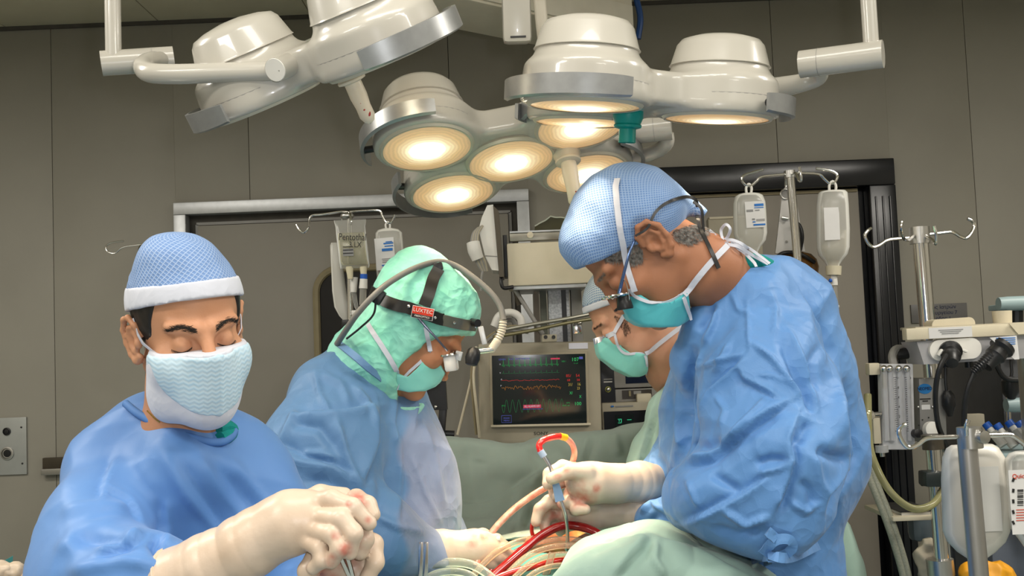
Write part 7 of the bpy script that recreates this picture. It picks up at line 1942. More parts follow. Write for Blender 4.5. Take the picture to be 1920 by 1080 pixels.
text_part('SONY', 8.2 * mpp(Ym), mc + Rm @ Vector(((1012.5 - 1012) * mpp(Ym), -0.0008, (733 - 812) * mpp(Ym))), M_inkblack, mo, RT, sx=1.25)
MB().box(mc + Rm @ Vector(((1086 - 1012) * mpp(Ym), -0.001, (733 - 650.5) * mpp(Ym))), (36 * mpp(Ym), 0.002, 11 * mpp(Ym)), Rm).build('sticker', mat('sticker_white', (0.8, 0.8, 0.9), rough=0.25, noise=0.02), mo, smooth=False)
MB().cyl((mc.x, Ym + 0.12, mc.z - 0.1), (mc.x, Ym + 0.12, 0.95), 0.03, 16).build('stand_post', M_grey, mo)
# trolley that carries the monitors
eq = thing('equipment_trolley', 'equipment trolley standing behind the screen drape under the monitor', 'trolley', (mc.x + 0.1, Ym + 0.15, 0))
MB().box((mc.x + 0.12, Ym + 0.16, 0.935), (0.95, 0.42, 0.03), bev=0.005).build('shelf', M_grey, eq)
for sx in (-0.4, 0.4):
    for sy in (-0.17, 0.17): MB().cyl((mc.x + 0.12 + sx, Ym + 0.16 + sy, 0), (mc.x + 0.12 + sx, Ym + 0.16 + sy, 0.93), 0.018, 12).build('post', M_steel, eq)

# ---- devices stacked right of the monitor
Yd = 3.42
dv = thing('black_module', 'slim black module with a ringed knob, right of the monitor', 'module', pt(1140, 760, Yd))
quad_px('housing', 1125, 660, 1153, 757, Yd, 0.2, mat('module_blueblack', (0.02, 0.022, 0.03), rough=0.35, noise=0.1), dv, bev=0.005)
quad_px('stripe', 1132, 715, 1148, 717, Yd - 0.001, 0.002, M_white, dv); quad_px('stripe', 1132, 710, 1148, 712, Yd - 0.001, 0.002, M_grey, dv)
kn = pt(1140, 730, Yd - 0.002)
MB().lathe([(0.0095, 0), (0.0095, 0.004), (0.0075, 0.004), (0.0075, 0)], kn, (0, -1, 0), 20).build('ring', mat('ring_yellow', (0.5, 0.5, 0.1), rough=0.4, noise=0.05), dv)
MB().lathe([(0.006, 0), (0.005, 0.012), (0.001, 0.013)], kn, (0, -1, 0), 16).build('knob', M_steel, dv)
dv = thing('recorder_unit', 'grey recorder unit with a dark display beside the black module', 'recorder', pt(1195, 755, Yd))
quad_px('upper_housing', 1151, 690, 1262, 726, Yd, 0.28, M_grey, dv, bev=0.005); quad_px('lower_housing', 1152, 728, 1262, 752, Yd + 0.004, 0.28, M_grey, dv, bev=0.004)
quad_px('display', 1173, 698, 1235, 718, Yd - 0.002, 0.004, mat('display_navy', (0.012, 0.018, 0.045), rough=0.1, noise=0.1), dv)
quad_px('slot', 1167, 731, 1222, 747, Yd + 0.001, 0.004, mat('slot_dark', (0.05, 0.042, 0.035), rough=0.4, noise=0.1), dv); quad_px('key', 1179, 733, 1183, 743, Yd - 0.003, 0.005, M_gasket, dv); quad_px('key', 1188, 733, 1202, 739, Yd - 0.003, 0.005, M_grey, dv)
quad_px('foot', 1158, 752, 1166, 756, Yd + 0.01, 0.02, M_black, dv); quad_px('foot', 1180, 752, 1195, 756, Yd + 0.01, 0.02, M_black, dv)
quad_px('roll_cover', 1194, 738, 1222, 755, Yd - 0.03, 0.03, M_cream, dv, bev=0.006)
dv = thing('gas_monitor', 'gas monitor with green digits under the recorder unit', 'monitor', pt(1195, 840, Yd - .02))
quad_px('housing', 1131, 754, 1265, 850, Yd - 0.03, 0.32, M_beige, dv, bev=0.005); quad_px('front_glass', 1134, 770, 1262, 848, Yd - 0.034, 0.006, M_blackframe, dv)
quad_px('display', 1154, 777, 1189, 805, Yd - 0.036, 0.004, mat('display_black', (0.01, 0.016, 0.016), rough=0.15, noise=0.1), dv)
for i, (x, y, w_, h_) in enumerate(((1162, 786, 7, 1), (1165, 789, 1.2, 6), (1161, 789, 1.2, 3), (1162, 793, 6, 1), (1180, 787, 8, 1))): MB().box(pt(x, y, Yd - 0.038), (w_ * mpp(Yd), 0.001, h_ * mpp(Yd))).build('digit', glow('digit_aqua', (0.05, 0.75, 0.35), 0.8), dv, smooth=False)
MB().ball(pt(1148, 762, Yd - 0.032), 0.005, 12, sc=(1.2, 0.3, 0.6)).build('logo', M_print, dv); quad_px('nameplate', 1154, 760.5, 1187, 763, Yd - 0.032, 0.003, M_greyprint, dv)

# ---- ceiling boom with cream cabinet, side module and cable bundle
Yb = 3.2
bm_ = thing('equipment_boom', 'cream cabinet on an equipment boom above the monitor', 'equipment boom', pt(1020, 540, Yb))
quad_px('cabinet', 951, 452, 1150, 533, Yb, 0.3, M_cream, bm_, bev=0.006)
quad_px('top_rail', 955, 433, 1100, 450, Yb + 0.01, 0.02, mat('rail_satin', (0.33, 0.31, 0.26), rough=0.35, metal=0.6, noise=0.05), bm_, bev=0.003); quad_px('rail_edge', 955, 431, 1100, 434, Yb + 0.004, 0.03, M_alu, bm_)
quad_px('base_plate', 962, 533, 1100, 541, Yb + 0.01, 0.28, M_alu, bm_, bev=0.002)
MB().lathe([(0.010, 0), (0.010, 0.008), (0.001, 0.010)], pt(994, 441, Yb + 0.006), (0, -1, 0), 18).build('knob', M_cream, bm_)
MB().cyl(pt(1076, 490, Yb - 0.001), pt(1092, 488, Yb - 0.02), 0.004, 10).build('handle', M_chrome, bm_)
quad_px('bracket', 944, 440, 952, 520, Yb + 0.02, 0.08, M_black, bm_, bev=0.002)
a_ = pt(1128, 480, 3.42); MB().cyl((a_.x, a_.y, a_.z), (a_.x, a_.y, A.z + 0.02), 0.035, 24).build('ceiling_post', M_lampwhite, bm_)
# columns under the cabinet
quad_px('column', 1029, 541, 1069, 650, Yb + 0.12, 0.06, mat('speckled_aluminium', (0.30, 0.31, 0.33), rough=0.45, metal=0.6, col2=(0.55, 0.56, 0.58), nscale=160), bm_, bev=0.003)
quad_px('column_groove', 1054, 541, 1063, 650, Yb + 0.118, 0.01, M_black, bm_); quad_px('column', 1072, 541, 1092, 650, Yb + 0.13, 0.06, M_grey, bm_, bev=0.003); quad_px('column', 1003, 541, 1012, 650, Yb + 0.14, 0.05, mat('rail_bronze', (0.09, 0.075, 0.055)), bm_)
quad_px('column', 1014, 541, 1026, 650, Yb + 0.15, 0.03, mat('moss_grey', (0.16, 0.17, 0.13), rough=0.5, noise=0.1), bm_)
px_tube('stay_rod', [(964, 540, Yb + .06), (990, 582, Yb + .05), (1018, 627, Yb + .05)], 0.007, M_grey, bm_); px_tube('stay_rod', [(968, 545, Yb + .08), (974, 572, Yb + .08)], 0.010, mat('rail_bronze', (0.09, 0.075, 0.055)), bm_)
px_tube('arm_tube', [(930, 621, Yb - .1), (1000, 608, Yb - .06), (1060, 598, Yb - .02), (1110, 588, Yb + .02)], 0.006, mat('tube_grey', (0.28, 0.27, 0.22), rough=0.3, metal=0.5, noise=0.05), bm_)
px_tube('arm_tube', [(925, 632, Yb - .1), (1000, 619, Yb - .06), (1060, 606, Yb - .02), (1110, 598, Yb + .02)], 0.0055, mat('tube_olive', (0.20, 0.18, 0.09), rough=0.35, metal=0.3, noise=0.05), bm_)
quad_px('connector_block', 1016, 627, 1044, 641, Yb - 0.02, 0.05, M_beige, bm_, bev=0.003)
for x in (1023, 1038): MB().lathe([(0.006, 0), (0.0055, 0.002), (0.001, 0.0015)], pt(x, 632, Yb - 0.021), (0, -1, 0), 14).build('socket', M_black, bm_)
quad_px('chrome_clamp', 1074, 602, 1092, 626, Yb + 0.06, 0.04, M_chrome, bm_, bev=0.004)
md = thing('cable_module', 'white rounded module with a taped bundle of leads, left of the cream cabinet', 'module', pt(920, 515, Yb))
out = [(917, 389), (928, 388), (934, 513), (921, 511), (909, 484), (899, 434), (906, 411)]
oc = pt(918, 450, Yb + 0.05)
MB().prism([((x - 918) * mpp(Yb), (450 - y) * mpp(Yb)) for x, y in out], 0.14, FACE, oc).build('housing', M_white, md, sharp=30)
MB().prism([((x - 918) * mpp(Yb), (450 - y) * mpp(Yb)) for x, y in ((928, 390), (938, 402), (943, 525), (934, 525))], 0.15, FACE, oc).build('back_plate', mat('rail_bronze', (0.09, 0.075, 0.055)), md, sharp=30)
MB().prism([((x - 918) * mpp(Yb), (450 - y) * mpp(Yb)) for x, y in ((909, 483), (932, 485.5), (932, 487), (910, 485))], 0.142, FACE, oc).build('seam', M_grey, md)
for k in range(6):
    dx = k * 4.0
    px_tube('lead', [(895 + k * 2, 428 - k, Yb - .02), (886 + dx * .5, 440, Yb - .03), (884 + dx * .7, 465, Yb - .035), (893 + dx * .8, 490, Yb - .03), (903 + dx * .5, 508, Yb - .02)], 0.0035, M_beige if k % 2 else M_grey, md)
px_tube('lead', [(905, 508, Yb - .02), (903, 520, Yb - .02), (902, 545, Yb - .01)], 0.004, M_grey, md)
MB().tube([pt(887, 455, Yb - .03), pt(890, 470, Yb - .033), pt(896, 486, Yb - .03)], [0.021, 0.022, 0.019], n=12, smooth=4).build('tape_wrap', M_white, md)
px_tube('black_cord', [(941, 515, Yb), (940, 530, Yb - .01), (945, 540, Yb - .01), (962, 538, Yb)], 0.006, M_black, md)
G = [[pt(1002 + 80 * u_ / 8, 430 - (24 * math.sin(u_ / 8 * 2.2 + 0.3) + (4 if u_ == 3 else 0)) * (1 - v_ / 4) ** 0.7, Yb + 0.03 + 0.05 * v_) for u_ in range(9)] for v_ in range(5)]
sheet('folded_cloth', G, mat('pale_towel', (0.42, 0.44, 0.36), rough=0.85, noise=0.05), None, 0.004, 'pale folded cloth lying on top of the cream cabinet', 'cloth')
hd_ = thing('curved_handle', 'pale curved handle with cables beside the headlight cable', 'handle', pt(950, 630, Yb - .05))
px_tube('handle_loop', [(926, 612, Yb), (936, 592, Yb), (958, 586, Yb), (975, 596, Yb), (980, 620, Yb)], 0.012, M_white, hd_, 12); px_tube('handle_loop', [(934, 618, Yb + .03), (945, 603, Yb + .03), (960, 600, Yb + .03), (970, 612, Yb + .03)], 0.008, M_grey, hd_)
for k in range(3): px_tube('cable', [(905 + k * 4, 640, Yb - .05), (930, 622 + 3 * k, Yb - .05), (955, 612 + 4 * k, Yb - .04), (990, 612 + 6 * k, Yb)], 0.004, M_grey if k else M_gasket, hd_)
# cables that hang left of the monitor and the black arm behind the hooded surgeon
cc = thing('hanging_cables', 'bundle of cream cables hanging left of the monitor', 'cables', pt(885, 815, Ym - .05))
for k, pth in enumerate(([(893, 650, Ym), (886, 700, Ym - .03), (872, 760, Ym - .03), (858, 815, Ym - .02)], [(892, 655, Ym), (884, 700, Ym - .04), (888, 760, Ym - .04), (893, 815, Ym - .03)], [(895, 655, Ym), (888, 705, Ym - .05), (894, 770, Ym - .05), (899, 820, Ym - .03)])):
    px_tube('cable', pth, 0.0045, M_cream if k != 1 else M_gasket, cc)
ba = thing('black_support_arm', 'black jointed arm between the hooded surgeon and the monitor', 'support arm', pt(825, 815, 3.0))
Ya = 3.0
MB().prism([((x - 820) * mpp(Ya), (740 - y) * mpp(Ya)) for x, y in ((800, 690), (836, 690), (838, 768), (812, 768), (802, 775))], 0.03, FACE, pt(820, 740, Ya)).build('bracket', M_black, ba, sharp=30)
MB().box(pt(829, 790, Ya), (0.022, 0.025, 0.085), roty(0.12), bev=0.004).build('lower_arm', M_black, ba); MB().tube([pt(808, 812, Ya), pt(852, 814, Ya)], 0.010, n=10).build('cross_bar', M_black, ba); MB().ball(pt(817, 763, Ya - .018), 0.005, 10).build('bolt', M_chrome, ba)
MB().cyl(pt(829, 812, Ya), (pt(829, 812, Ya).x, Ya, 0), 0.015, 12).build('post', M_black, ba)
# ================================================================ anaesthesia corner at the right edge
Yr = 2.45
pw = thing('power_shelf', 'beige power shelf with black plugs and labels at the right edge', 'power shelf', pt(1810, 680, Yr))
def tilt_box(name, x0, y0, x1, y1, Y, th, m, parent, sl, bev=0.003):
    a, b = pt(x0, y0, Y), pt(x1, y0 + (x1 - x0) * sl, Y); d = (b - a); L = d.length; d.normalize(); ht = (y1 - y0) * mpp(Y)
    R = Matrix((d, Vector((0, 1, 0)), d.cross(Vector((0, 1, 0))))).transposed(); z = R @ Vector((0, 0, 1))
    return MB().box((a + b) / 2 - z * ht / 2 + Vector((0, th / 2, 0)), (L, th, ht), R, bev=bev).build(name, m, parent, sharp=25), R, z
tilt_box('front_rail', 1699, 616, 1960, 638, Yr, 0.03, M_cream, pw, -0.045)
tilt_box('top_plate', 1716, 613, 1960, 618, Yr + 0.015, 0.10, M_beige, pw, -0.045)
MB().prism([((x - 1800) * mpp(Yr), (660 - y) * mpp(Yr)) for x, y in ((1703, 637), (1960, 628), (1960, 672), (1905, 676), (1714, 680))], 0.10, FACE, pt(1800, 660, Yr + 0.065)).build('tray_body', mat('tray_lilac_grey', (0.44, 0.43, 0.44), rough=0.45, noise=0.03), pw, sharp=30)
MB().prism([(x * mpp(Yr), y * mpp(Yr)) for x, y in rounded_rect(97, 39, 19, 8)], 0.012, FACE @ rotz(0.03), pt(1790, 655, Yr + 0.008)).build('socket_plate', M_white, pw, sharp=30)
MB().prism([(x * mpp(Yr), y * mpp(Yr)) for x, y in rounded_rect(82, 24, 11, 6)], 0.05, FACE @ rotz(0.03), pt(1780, 609, Yr + 0.06)).build('lid', M_cream, pw, sharp=30)
tilt_box('label', 1741, 615, 1822, 635, Yr - 0.001, 0.001, M_label, pw, -0.045, 0)
for q in range(3): tilt_box('print_line', 1760 + q * 3, 618.5 + q * 3.2, 1806 - q * 4, 619.8 + q * 3.2, Yr - 0.002, 0.001, M_greyprint, pw, -0.045, 0)
MB().prism([((x - 1890) * mpp(Yr), (650 - y) * mpp(Yr)) for x, y in ((1857, 632), (1907, 630), (1909, 674), (1900, 674))], 0.002, FACE, pt(1890, 650, Yr - 0.03)).build('warning_label', M_label, pw, smooth=False)
for q in range(4): tilt_box('print_line', 1868 + q * 8, 633.5 + q * 3.6, 1904, 635 + q * 3.6, Yr - 0.0325, 0.001, M_print, pw, -0.03, 0)
MB().prism([((x - 1886) * mpp(Yr), (648 - y) * mpp(Yr)) for x, y in ((1882, 652), (1882, 646), (1884, 648), (1888, 643), (1890, 645), (1886, 650), (1888, 652))], 0.002, FACE, pt(1886, 648, Yr - 0.033)).build('arrow_mark', M_inkblack, pw, smooth=False)
MB().prism([((x - 1885) * mpp(Yr), (630 - y) * mpp(Yr)) for x, y in ((1893, 607), (1960, 604), (1960, 626), (1909, 628))], 0.004, FACE, pt(1885, 630, Yr - 0.004)).build('corner_tape', M_cream, pw, smooth=False)
def plug(c, d, r, L, nm='plug'):
    return MB().lathe([(r * 1.15, 0), (r * 1.2, L * 0.15), (r * 0.9, L * 0.25), (r, L * 0.5), (r * 0.75, L * 0.6), (r * 0.6, L), (r * 0.3, L * 1.02)], c, d, 20).build(nm, M_black, pw)
p0 = plug(pt(1782, 656, Yr), Vector((-0.3, -0.8, -0.5)), 0.022, 0.06)
for x, y in ((1762, 661), (1806, 657)): MB().box(pt(x, y, Yr - 0.01), (0.018, 0.012, 0.006), roty(0.4 if x > 1780 else -0.9), bev=0.002).build('clip', M_white, pw)
MB().tube([pt(1775, 665, Yr - .05), pt(1764, 685, Yr - .055), pt(1756, 715, Yr - .05), pt(1754, 755, Yr - .04), pt(1760, 800, Yr - .03), pt(1775, 838, Yr), pt(1790, 900, Yr + .05)], 0.0062, n=10, smooth=6).build('cable', M_black, pw)
p1 = plug(pt(1882, 648, Yr - 0.02), Vector((-0.75, -0.2, -0.7)), 0.024, 0.07)
bt_ = MB(); bp_ = catmull([pt(1858, 668, Yr - .03), pt(1840, 684, Yr - .035), pt(1824, 700, Yr - .035)], 10)
bt_.tube(bp_, [0.013 - 0.0003 * i + (0.002 if i % 2 else 0) for i in range(len(bp_))], n=12); bt_.build('strain_relief', M_black, pw)
MB().tube([pt(1826, 698, Yr - .035), pt(1814, 730, Yr - .03), pt(1808, 770, Yr - .02), pt(1806, 830, Yr), pt(1806, 900, Yr + .05)], 0.0068, n=10, smooth=6).build('cable', M_black, pw)
for x in (1773, 1816): MB().cyl(pt(x, 676, Yr + .06), pt(x + 1, 689, Yr + .06), 0.010, 16).build('foot', M_black, pw)
px_tube('hanging_cord', [(1773, 690, Yr + .06), (1773, 715, Yr + .06), (1775, 735, Yr + .06)], 0.004, M_black, pw)
MB().lathe([(0.008, 0), (0.015, 0.012), (0.016, 0.035), (0.010, 0.05), (0.006, 0.062)], pt(1776, 732, Yr + 0.06), (0.05, 0, -1), 16).build('hanging_plug', M_black, pw)
px_tube('side_bracket', [(1680, 665, Yr + .1), (1712, 660, Yr + .1)], 0.014, M_black, pw)
pc_ = pt(1930, 640, Yr + 0.1); MB().cyl((pc_.x, pc_.y, 0.03), (pc_.x, pc_.y, pc_.z), 0.03, 16).build('post', M_steel, pw); MB().lathe([(0.15, 0), (0.15, 0.03), (0.03, 0.04)], (pc_.x, pc_.y, 0), (0, 0, 1), 24).build('base', M_steel, pw)
o = MB().lathe([(0.001, 0.001), (0.021, 0), (0.0225, 0.031), (0.021, 0.031), (0.020, 0.004)], pt(1880, 607, Yr + 0.06), (0, 0, 1), 28).build('plastic_cup', M_cream); tag(o, 'short cream cup standing on the power shelf', 'cup')

# flowmeter block
Yfm = 2.5
fm = thing('flowmeter', 'clear flowmeter block with graduated tubes beside the blue gown', 'flowmeter', pt(1680, 845, Yfm))
MB().box(pt(1680, 762, Yfm + 0.02), (60 * mpp(Yfm), 0.03, 160 * mpp(Yfm)), roty(math.radians(2.2)), bev=0.004).build('block', mat('flow_white', (0.60, 0.60, 0.62), rough=0.3, noise=0.03), fm, sharp=30)
quad_px('bracket', 1630, 681, 1650, 703, Yfm + 0.01, 0.03, M_cream, fm, bev=0.003); quad_px('bracket', 1638, 783, 1652, 832, Yfm + 0.01, 0.03, M_cream, fm, bev=0.003)
for k, x in enumerate((1658, 1669, 1686, 1701)):
    MB().tube([pt(x, 692, Yfm), pt(x + 5, 826, Yfm)], 0.0065, n=14).build('flow_tube', clear_plastic('flow_glass', (0.86, 0.86, 0.88), 0.35, 0.06), fm)
    MB().ball(pt(x - 1, 691, Yfm - 0.004), 0.0085, 12).build('end_cap', M_chrome, fm)
for col, x in enumerate((1678, 1699)):
    for q in range(26):
        y = 708 + q * 4.0; MB().box(pt(x + q * 0.16, y, Yfm - 0.0045), ((6 if q % 5 == 0 else 3.5) * mpp(Yfm), 0.001, 0.9 * mpp(Yfm))).build('tick', M_inkblack, fm, smooth=False)
    for q, t in enumerate(('10', '8', '6', '4', '2', '1')): text_part(t, 6.5 * mpp(Yfm), pt(x + 6 + q * 0.7, 709 + q * 18, Yfm - 0.0045), M_inkblack, fm)
quad_px('window_strip', 1655, 702, 1662, 728, Yfm + 0.003, 0.004, M_beige, fm)
for (x, y, m_, r) in ((1625, 779, M_chrome, 0.012), (1714, 813, M_black, 0.011), (1742, 806, M_white, 0.020)):
    MB().lathe([(r * 0.8, 0), (r, 0.006), (r * 0.95, 0.022), (r * 0.3, 0.024)], pt(x, y, Yfm), (0.1, -1, 0.1), 20).build('knob', m_, fm)
px_tube('inlet', [(1625, 779, Yfm + .01), (1652, 776, Yfm + .01)], 0.006, M_chrome, fm)
MB().cyl(pt(1653, 835, Yfm + .01), pt(1654, 848, Yfm + .01), 0.015, 18).build('water_trap', clear_plastic('trap_clear', (0.7, 0.7, 0.7), 0.5), fm); MB().cyl(pt(1654, 848, Yfm + .01), pt(1655, 856, Yfm + .01), 0.006, 12).build('nipple', M_steel, fm)
px_tube('top_hose', [(1676, 688, Yfm + .02), (1673, 668, Yfm + .03), (1680, 655, Yfm + .05), (1694, 654, Yfm + .07)], 0.010, M_grey, fm)
mb_ = thing('gas_mixer', 'grey metal mixer box with a round blue logo', 'gas mixer', pt(1737, 828, Yfm + 0.03))
MB().box(pt(1737, 768, Yfm + 0.06), (50 * mpp(Yfm), 0.08, 120 * mpp(Yfm)), roty(math.radians(2)), bev=0.004).build('housing', mat('mixer_grey', (0.27, 0.265, 0.255), rough=0.38, metal=0.3, noise=0.04), mb_, sharp=30)
MB().prism([(13 * mpp(Yfm) * math.cos(a), 9.5 * mpp(Yfm) * math.sin(a)) for a in np.linspace(0, 2 * math.pi, 29)[:-1]], 0.001, FACE, pt(1734, 729, Yfm + 0.0192)).build('logo', mat('logo_blue', (0.02, 0.20, 0.52), rough=0.4, noise=0.04), mb_, smooth=False)
text_part('NEOMED', 8.5 * mpp(Yfm), pt(1734, 729, Yfm + 0.018), M_navy, mb_, sx=0.8)
quad_px('print_line', 1725, 747, 1745, 749, Yfm + 0.0185, 0.001, M_inkblack, mb_); quad_px('print_line', 1730, 751, 1740, 753, Yfm + 0.0185, 0.001, M_inkblack, mb_); quad_px('label', 1728, 759, 1744, 768, Yfm + 0.0185, 0.001, M_label, mb_)
for x in (1722, 1749): MB().ball(pt(x, 763, Yfm + 0.018), 0.003, 8).build('screw', M_steel, mb_)
for k in range(7):
    a = math.radians(200 - k * 36); MB().box(pt(1742 + 20 * math.cos(a), 803 - 20 * math.sin(a), Yfm + 0.0185), (0.003, 0.001, 0.003)).build('dial_mark', M_inkblack, mb_, smooth=False)
# machine column, clamp, collar
Yc = 2.42
mc_ = thing('machine_column', 'chrome column with a black clamp between the flowmeter and the fluid bag', 'column', (pt(1768, 1080, Yc).x, Yc, 0))
ca, cb_ = pt(1748, 825, Yc), pt(1766, 1050, Yc); cd = (cb_ - ca).normalized(); cg = ca + cd * (ca.z / -cd.z)
MB().tube([ca, cg], 0.0165, n=20).build('pole', M_chrome, mc_)
MB().cyl(pt(1747, 815, Yc), pt(1750, 842, Yc), 0.024, 20).build('collar', mat('rail_bronze', (0.09, 0.075, 0.055)), mc_)
MB().cyl(pt(1762, 1048, Yc), pt(1765, 1078, Yc), 0.030, 24).build('collar', M_steel, mc_)
MB().box(pt(1748, 897, Yc - 0.01), (0.048, 0.05, 0.034), roty(0.03), bev=0.006).build('clamp', mat('clamp_green_black', (0.015, 0.022, 0.022), rough=0.35, noise=0.1), mc_); MB().cyl(pt(1728, 897, Yc), pt(1738, 897, Yc), 0.018, 16).build('clamp_knob', M_black, mc_)
MB().lathe([(0.12, 0), (0.12, 0.03), (0.03, 0.05)], (cg.x, cg.y, 0), (0, 0, 1), 24).build('base', M_steel, mc_)
sf = thing('side_shelf', 'small cream shelf carrying a book, left of the chrome column', 'shelf', pt(1715, 975, Yc + .08))
quad_px('board', 1675, 968, 1768, 976, Yc + 0.04, 0.2, M_cream, sf, bev=0.002); MB().cyl(pt(1762, 972, Yc + .1), (pt(1762, 972, Yc + .1).x, Yc + .1, 0), 0.012, 12).build('post', M_steel, sf)
o = thing('book', 'white-paged dark-covered book lying on the small cream shelf', 'book', pt(1715, 967, Yc + .1))
quad_px('pages', 1691, 960, 1748, 966.5, Yc + 0.06, 0.13, M_white, o); quad_px('cover', 1688, 957.5, 1749, 960, Yc + 0.055, 0.14, M_black, o); quad_px('cover', 1688, 966.5, 1749, 968, Yc + 0.055, 0.14, M_black, o)
hs = tag(MB().tube([pt(1627, 740, Yc + .05), pt(1630, 830, Yc), pt(1645, 880, Yc - .03), pt(1672, 925, Yc - .05), pt(1710, 953, Yc - .06), pt(1745, 948, Yc - .05), pt(1764, 925, Yc - .02), pt(1766, 900, Yc)], 0.0085, n=12, smooth=8).build('clear_hose', clear_plastic('hose_olive', (0.42, 0.40, 0.20), 0.45)), 'yellowish clear hose drooping to the chrome column', 'hose')
for k, (dx, lb) in enumerate(((0, 'braided grey hose nearer the blue gown'), (9, 'braided grey hose farther from the blue gown'))):
    o = MB().tube([pt(1612 + dx, 840, Yc + .1), pt(1632 + dx, 900, Yc + .08), pt(1660 + dx, 970, Yc + .06), pt(1680 + dx, 1030, Yc + .05), pt(1697 + dx, 1095, Yc + .05), pt(1715 + dx, 1200, Yc + .05)], 0.0085, n=12, smooth=8).build('braided_hose', mat('braided_hose_grey', (0.24, 0.25, 0.19), rough=0.5, col2=(0.34, 0.34, 0.27), nscale=300)); tag(o, lb, 'hose', 'hoses behind the right surgeon')
cl_ = garment('crumpled_cloth', [([P_(1735, 1040, Yc + .05), P_(1742, 1020, Yc + .05)], [0.022, 0.018], 0.02), ([P_(1732, 1050, Yc + .05), P_(1745, 1070, Yc + .05)], [0.02, 0.03], 0.02)], mat('cloth_cream', (0.5, 0.44, 0.33), rough=0.85, noise=0.1), None, h=0.004, crumple=(0.03, 0.015, 4), fine=None); tag(cl_, 'crumpled cream cloth stuffed behind the chrome column', 'cloth')

# near infusion stand with two fluid bags
Y5 = 1.95
iv_stand('near infusion stand with a thick chrome pole at bottom right', (1811, 802), (1836, 1085), Y5, 0.0175,
         [[(1795, 819, Y5), (1765, 820, Y5), (1738, 822, Y5), (1722, 833, Y5), (1708, 839, Y5), (1697, 835, Y5), (1687, 818, Y5), (1686, 806, Y5), (1693, 798, Y5), (1699, 796, Y5)],
          [(1835, 817, Y5), (1870, 816, Y5), (1895, 816, Y5), (1908, 823, Y5), (1925, 835, Y5), (1945, 838, Y5)], [(1812, 815, Y5 - .02), (1812, 800, Y5 - .03), (1815, 787, Y5 - .03)]], 0.0042, ((1820, 840), (1817, 801), 0.0225), mat('pole_steel', (0.46, 0.44, 0.42), rough=0.36, metal=0.9, noise=0.04))
MB().lathe([(0.010, 0), (0.0125, 0.004), (0.012, 0.014), (0.004, 0.016)], pt(1837, 819, Y5 - 0.018), (0.3, -1, 0), 20).build('collar_knob', M_steel, bpy.data.objects['iv_stand.004'])
bg1 = thing('fluid_bag', 'large milky fluid bag hanging behind the near chrome pole', 'fluid bag', pt(1830, 1055, Y5 + .06), 'hanging infusion fluids')
Yg = Y5 + 0.075
loft('bag', 1828, [(834, 1822, 38, 0.014), (840, 1823, 46, 0.024), (858, 1825, 54, 0.034), (900, 1828, 58, 0.040), (950, 1830, 58, 0.042), (995, 1830, 57, 0.040), (1015, 1830, 50, 0.034), (1035, 1830, 32, 0.022), (1052, 1831, 9, 0.010), (1062, 1831, 6, 0.006)], Yg, clear_plastic('milky_bottle', (0.70, 0.67, 0.60), 0.72, 0.3), bg1, p=3.0)
quad_px('label', 1838, 876, 1876, 995, Yg - 0.0425, 0.001, mat('label_frost', (0.62, 0.61, 0.58), rough=0.6, noise=0.03), bg1)
bg2 = thing('fluid_bag', 'fluid bag with red and black printed label cut by the right edge', 'fluid bag', pt(1925, 1015, Y5 + .05), 'hanging infusion fluids')
loft('bag', 1925, [(846, 1925, 20, 0.014), (850, 1925, 30, 0.022), (862, 1925, 36, 0.030), (900, 1926, 38, 0.034), (960, 1928, 36, 0.034), (990, 1930, 32, 0.03), (1010, 1932, 20, 0.02), (1030, 1933, 8, 0.01)], Y5 + 0.04, M_bottle, bg2, p=2.8)
Yl = Y5 + 0.003
quad_px('label', 1895, 882, 1955, 1000, Yl, 0.001, M_label, bg2)
text_part('Quick', 12 * mpp(Yl), pt(1912, 893, Yl - 0.001), mat('red_print', (0.6, 0.06, 0.02), rough=0.6, noise=0.05), bg2, sx=0.95)
for q in range(9): quad_px('bar', 1908, 918 + q * 3.6, 1919, 918 + q * 3.6 + (1.2 if q % 3 else 2.4), Yl - 0.0012, 0.001, M_inkblack, bg2)
for q in range(5): quad_px('print_line', 1906, 955 + q * 5, 1935, 956.2 + q * 5, Yl - 0.0012, 0.001, mat('red_print', (0.6, 0.06, 0.02)), bg2)
for q in range(5): MB().box(pt(1900, 900 + q * 20, Yl - 0.0012), (0.004, 0.001, 0.007), roty(0.4 - 0.2 * q)).build('graduation', M_inkblack, bg2, smooth=False)
# anaesthesia machine at the edge: dark body, blue rails, tray of syringes
Yz = 2.75
am = thing('anaesthesia_machine', 'dark anaesthesia machine with pale blue rails cut by the right edge', 'anaesthesia machine', (pt(1935, 900, Yz).x, Yz + .2, 0))
xa_, za = pt(1893, 700, Yz).x, pt(1893, 672, Yz).z
MB().box((xa_ + 0.25, Yz + 0.25, za / 2), (0.5, 0.4, za), bev=0.01).build('body', mat('machine_dark', (0.05, 0.052, 0.058), rough=0.4, noise=0.1), am)
for y in (748, 558): 
    a, b = pt(1886 if y > 600 else 1872, y + 12, Yz - 0.03), pt(1960, y + 9, Yz - 0.03); MB().tube([a, a.lerp(b, .2), b], [0.017, 0.019, 0.019], n=16).build('rail', mat('rail_pale_blue', (0.30, 0.40, 0.41), rough=0.4, noise=0.03), am)
MB().box((xa_ + 0.25, Yz + 0.05, pt(1893, 575, Yz).z), (0.5, 0.1, 0.015), bev=0.004).build('upper_shelf', mat('rail_pale_blue', (0.30, 0.40, 0.41)), am)
px_tube('post', [(1907, 575, Yz + .02), (1907, 672, Yz + .02)], 0.015, M_black, am)
px_tube('gas_hose', [(1868, 685, Yz - .05), (1880, 705, Yz - .05), (1895, 712, Yz - .05), (1925, 712, Yz - .05)], 0.007, M_black, am); px_tube('gas_hose', [(1895, 672, Yz - .03), (1897, 700, Yz - .03), (1893, 712, Yz - .03)], 0.004, M_black, am)
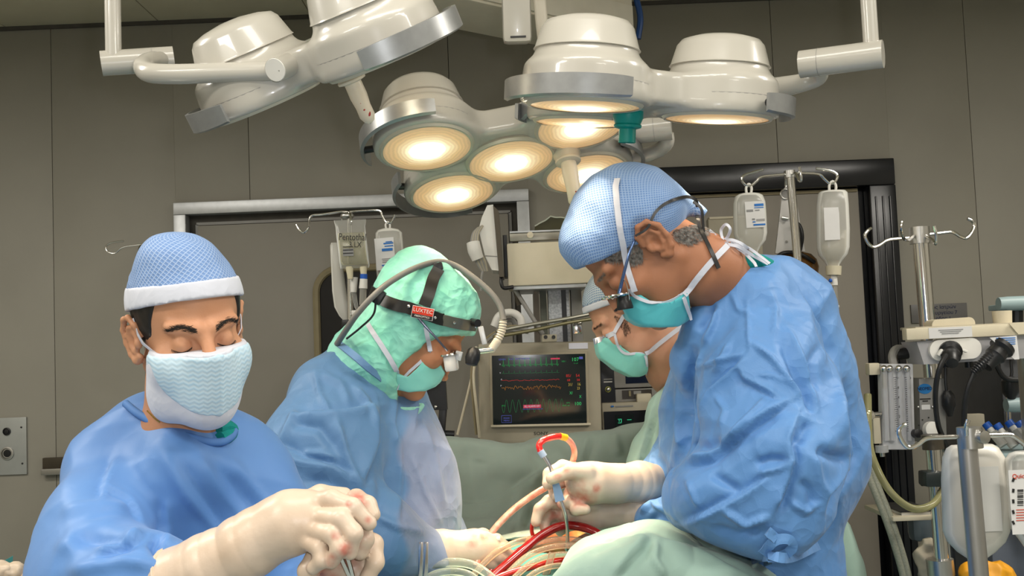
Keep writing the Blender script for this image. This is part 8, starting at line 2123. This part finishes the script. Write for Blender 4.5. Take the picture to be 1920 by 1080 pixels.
MB().lathe([(0.010, 0), (0.022, 0.012), (0.022, 0.04), (0.012, 0.055), (0.008, 0.07)], pt(1893, 706, Yz - .03), (0, 0, -1), 18).build('vaporiser_knob', M_black, am)
MB().cyl(pt(1890, 735, Yz - .03), pt(1891, 750, Yz - .03), 0.006, 10).build('rod', M_chrome, am); MB().cyl(pt(1891, 772, Yz - .03), pt(1892, 795, Yz - .03), 0.006, 10).build('rod', M_chrome, am)
quad_px('side_panel', 1812, 777, 1848, 840, Yz + 0.05, 0.03, M_beige, am, bev=0.003)
MB().box(pt(1905, 848, Yz - 0.1), (0.17, 0.2, 0.02), bev=0.004).build('tray', mat('rail_pale_blue', (0.30, 0.40, 0.41)), am)
quad_px('lower_panel', 1870, 950, 1960, 985, Yz - 0.1, 0.1, M_label, am, bev=0.004); quad_px('lower_cabinet', 1865, 990, 1960, 1200, Yz - 0.12, 0.3, mat('cabinet_slate', (0.13, 0.15, 0.19), rough=0.45, noise=0.05), am, bev=0.006)
quad_px('column_panel', 1880, 852, 1905, 950, Yz - 0.05, 0.1, M_black, am)
for k, (x, y, lb) in enumerate(((1848, 800, 'blue-capped syringe nearest the chrome collar'), (1868, 802, 'second blue-capped syringe on the pale blue tray'), (1890, 796, 'blue-capped syringe under the thick pale blue rail'), (1908, 798, 'blue-capped syringe nearest the right edge'))):
    o = thing('syringe', lb, 'syringe', pt(x + 22, y + 36, Yz - 0.14), 'syringes on the machine tray')
    a, b = pt(x, y - 6, Yz - 0.13), pt(x + 34, y + 36, Yz - 0.16); d = b - a
    MB().cyl(a, a + d * 0.22, 0.0105, 12).build('cap', mat('blue_cap_plastic', (0.01, 0.10, 0.48)), o); MB().cyl(a + d * 0.22, a + d * 0.4, 0.008, 12).build('needle_hub', M_white, o); MB().cyl(a + d * 0.4, b, 0.0115, 14).build('barrel', M_bottle, o)
o = MB().box(pt(1892, 955, Yz - 0.17), (0.03, 0.06, 0.085), roty(0.1), bev=0.012).build('yellow_case', mat('yellow_plastic', (0.65, 0.48, 0.01), rough=0.4, noise=0.05)); tag(o, 'yellow plastic case between the two fluid bags', 'case')
o = garment('orange_bag', [([P_(1815, 1075, Yc), P_(1870, 1072, Yc)], [0.02, 0.026], 0.02), ([P_(1840, 1085, Yc), P_(1880, 1090, Yc)], [0.03, 0.03], 0.02)], mat('orange_plastic', (0.75, 0.33, 0.01), rough=0.45, noise=0.05), None, h=0.004, crumple=(0.03, 0.015, 4), fine=None); tag(o, 'orange plastic bag at the foot of the near chrome pole', 'bag')
o = MB().box(pt(1730, 980, Yc + 0.2), (0.07, 0.05, 0.09), bev=0.02).build('suction_jar', mat('jar_bluegrey', (0.10, 0.13, 0.15), rough=0.25, noise=0.05)); tag(o, 'blue-grey jar below the small cream shelf', 'jar')
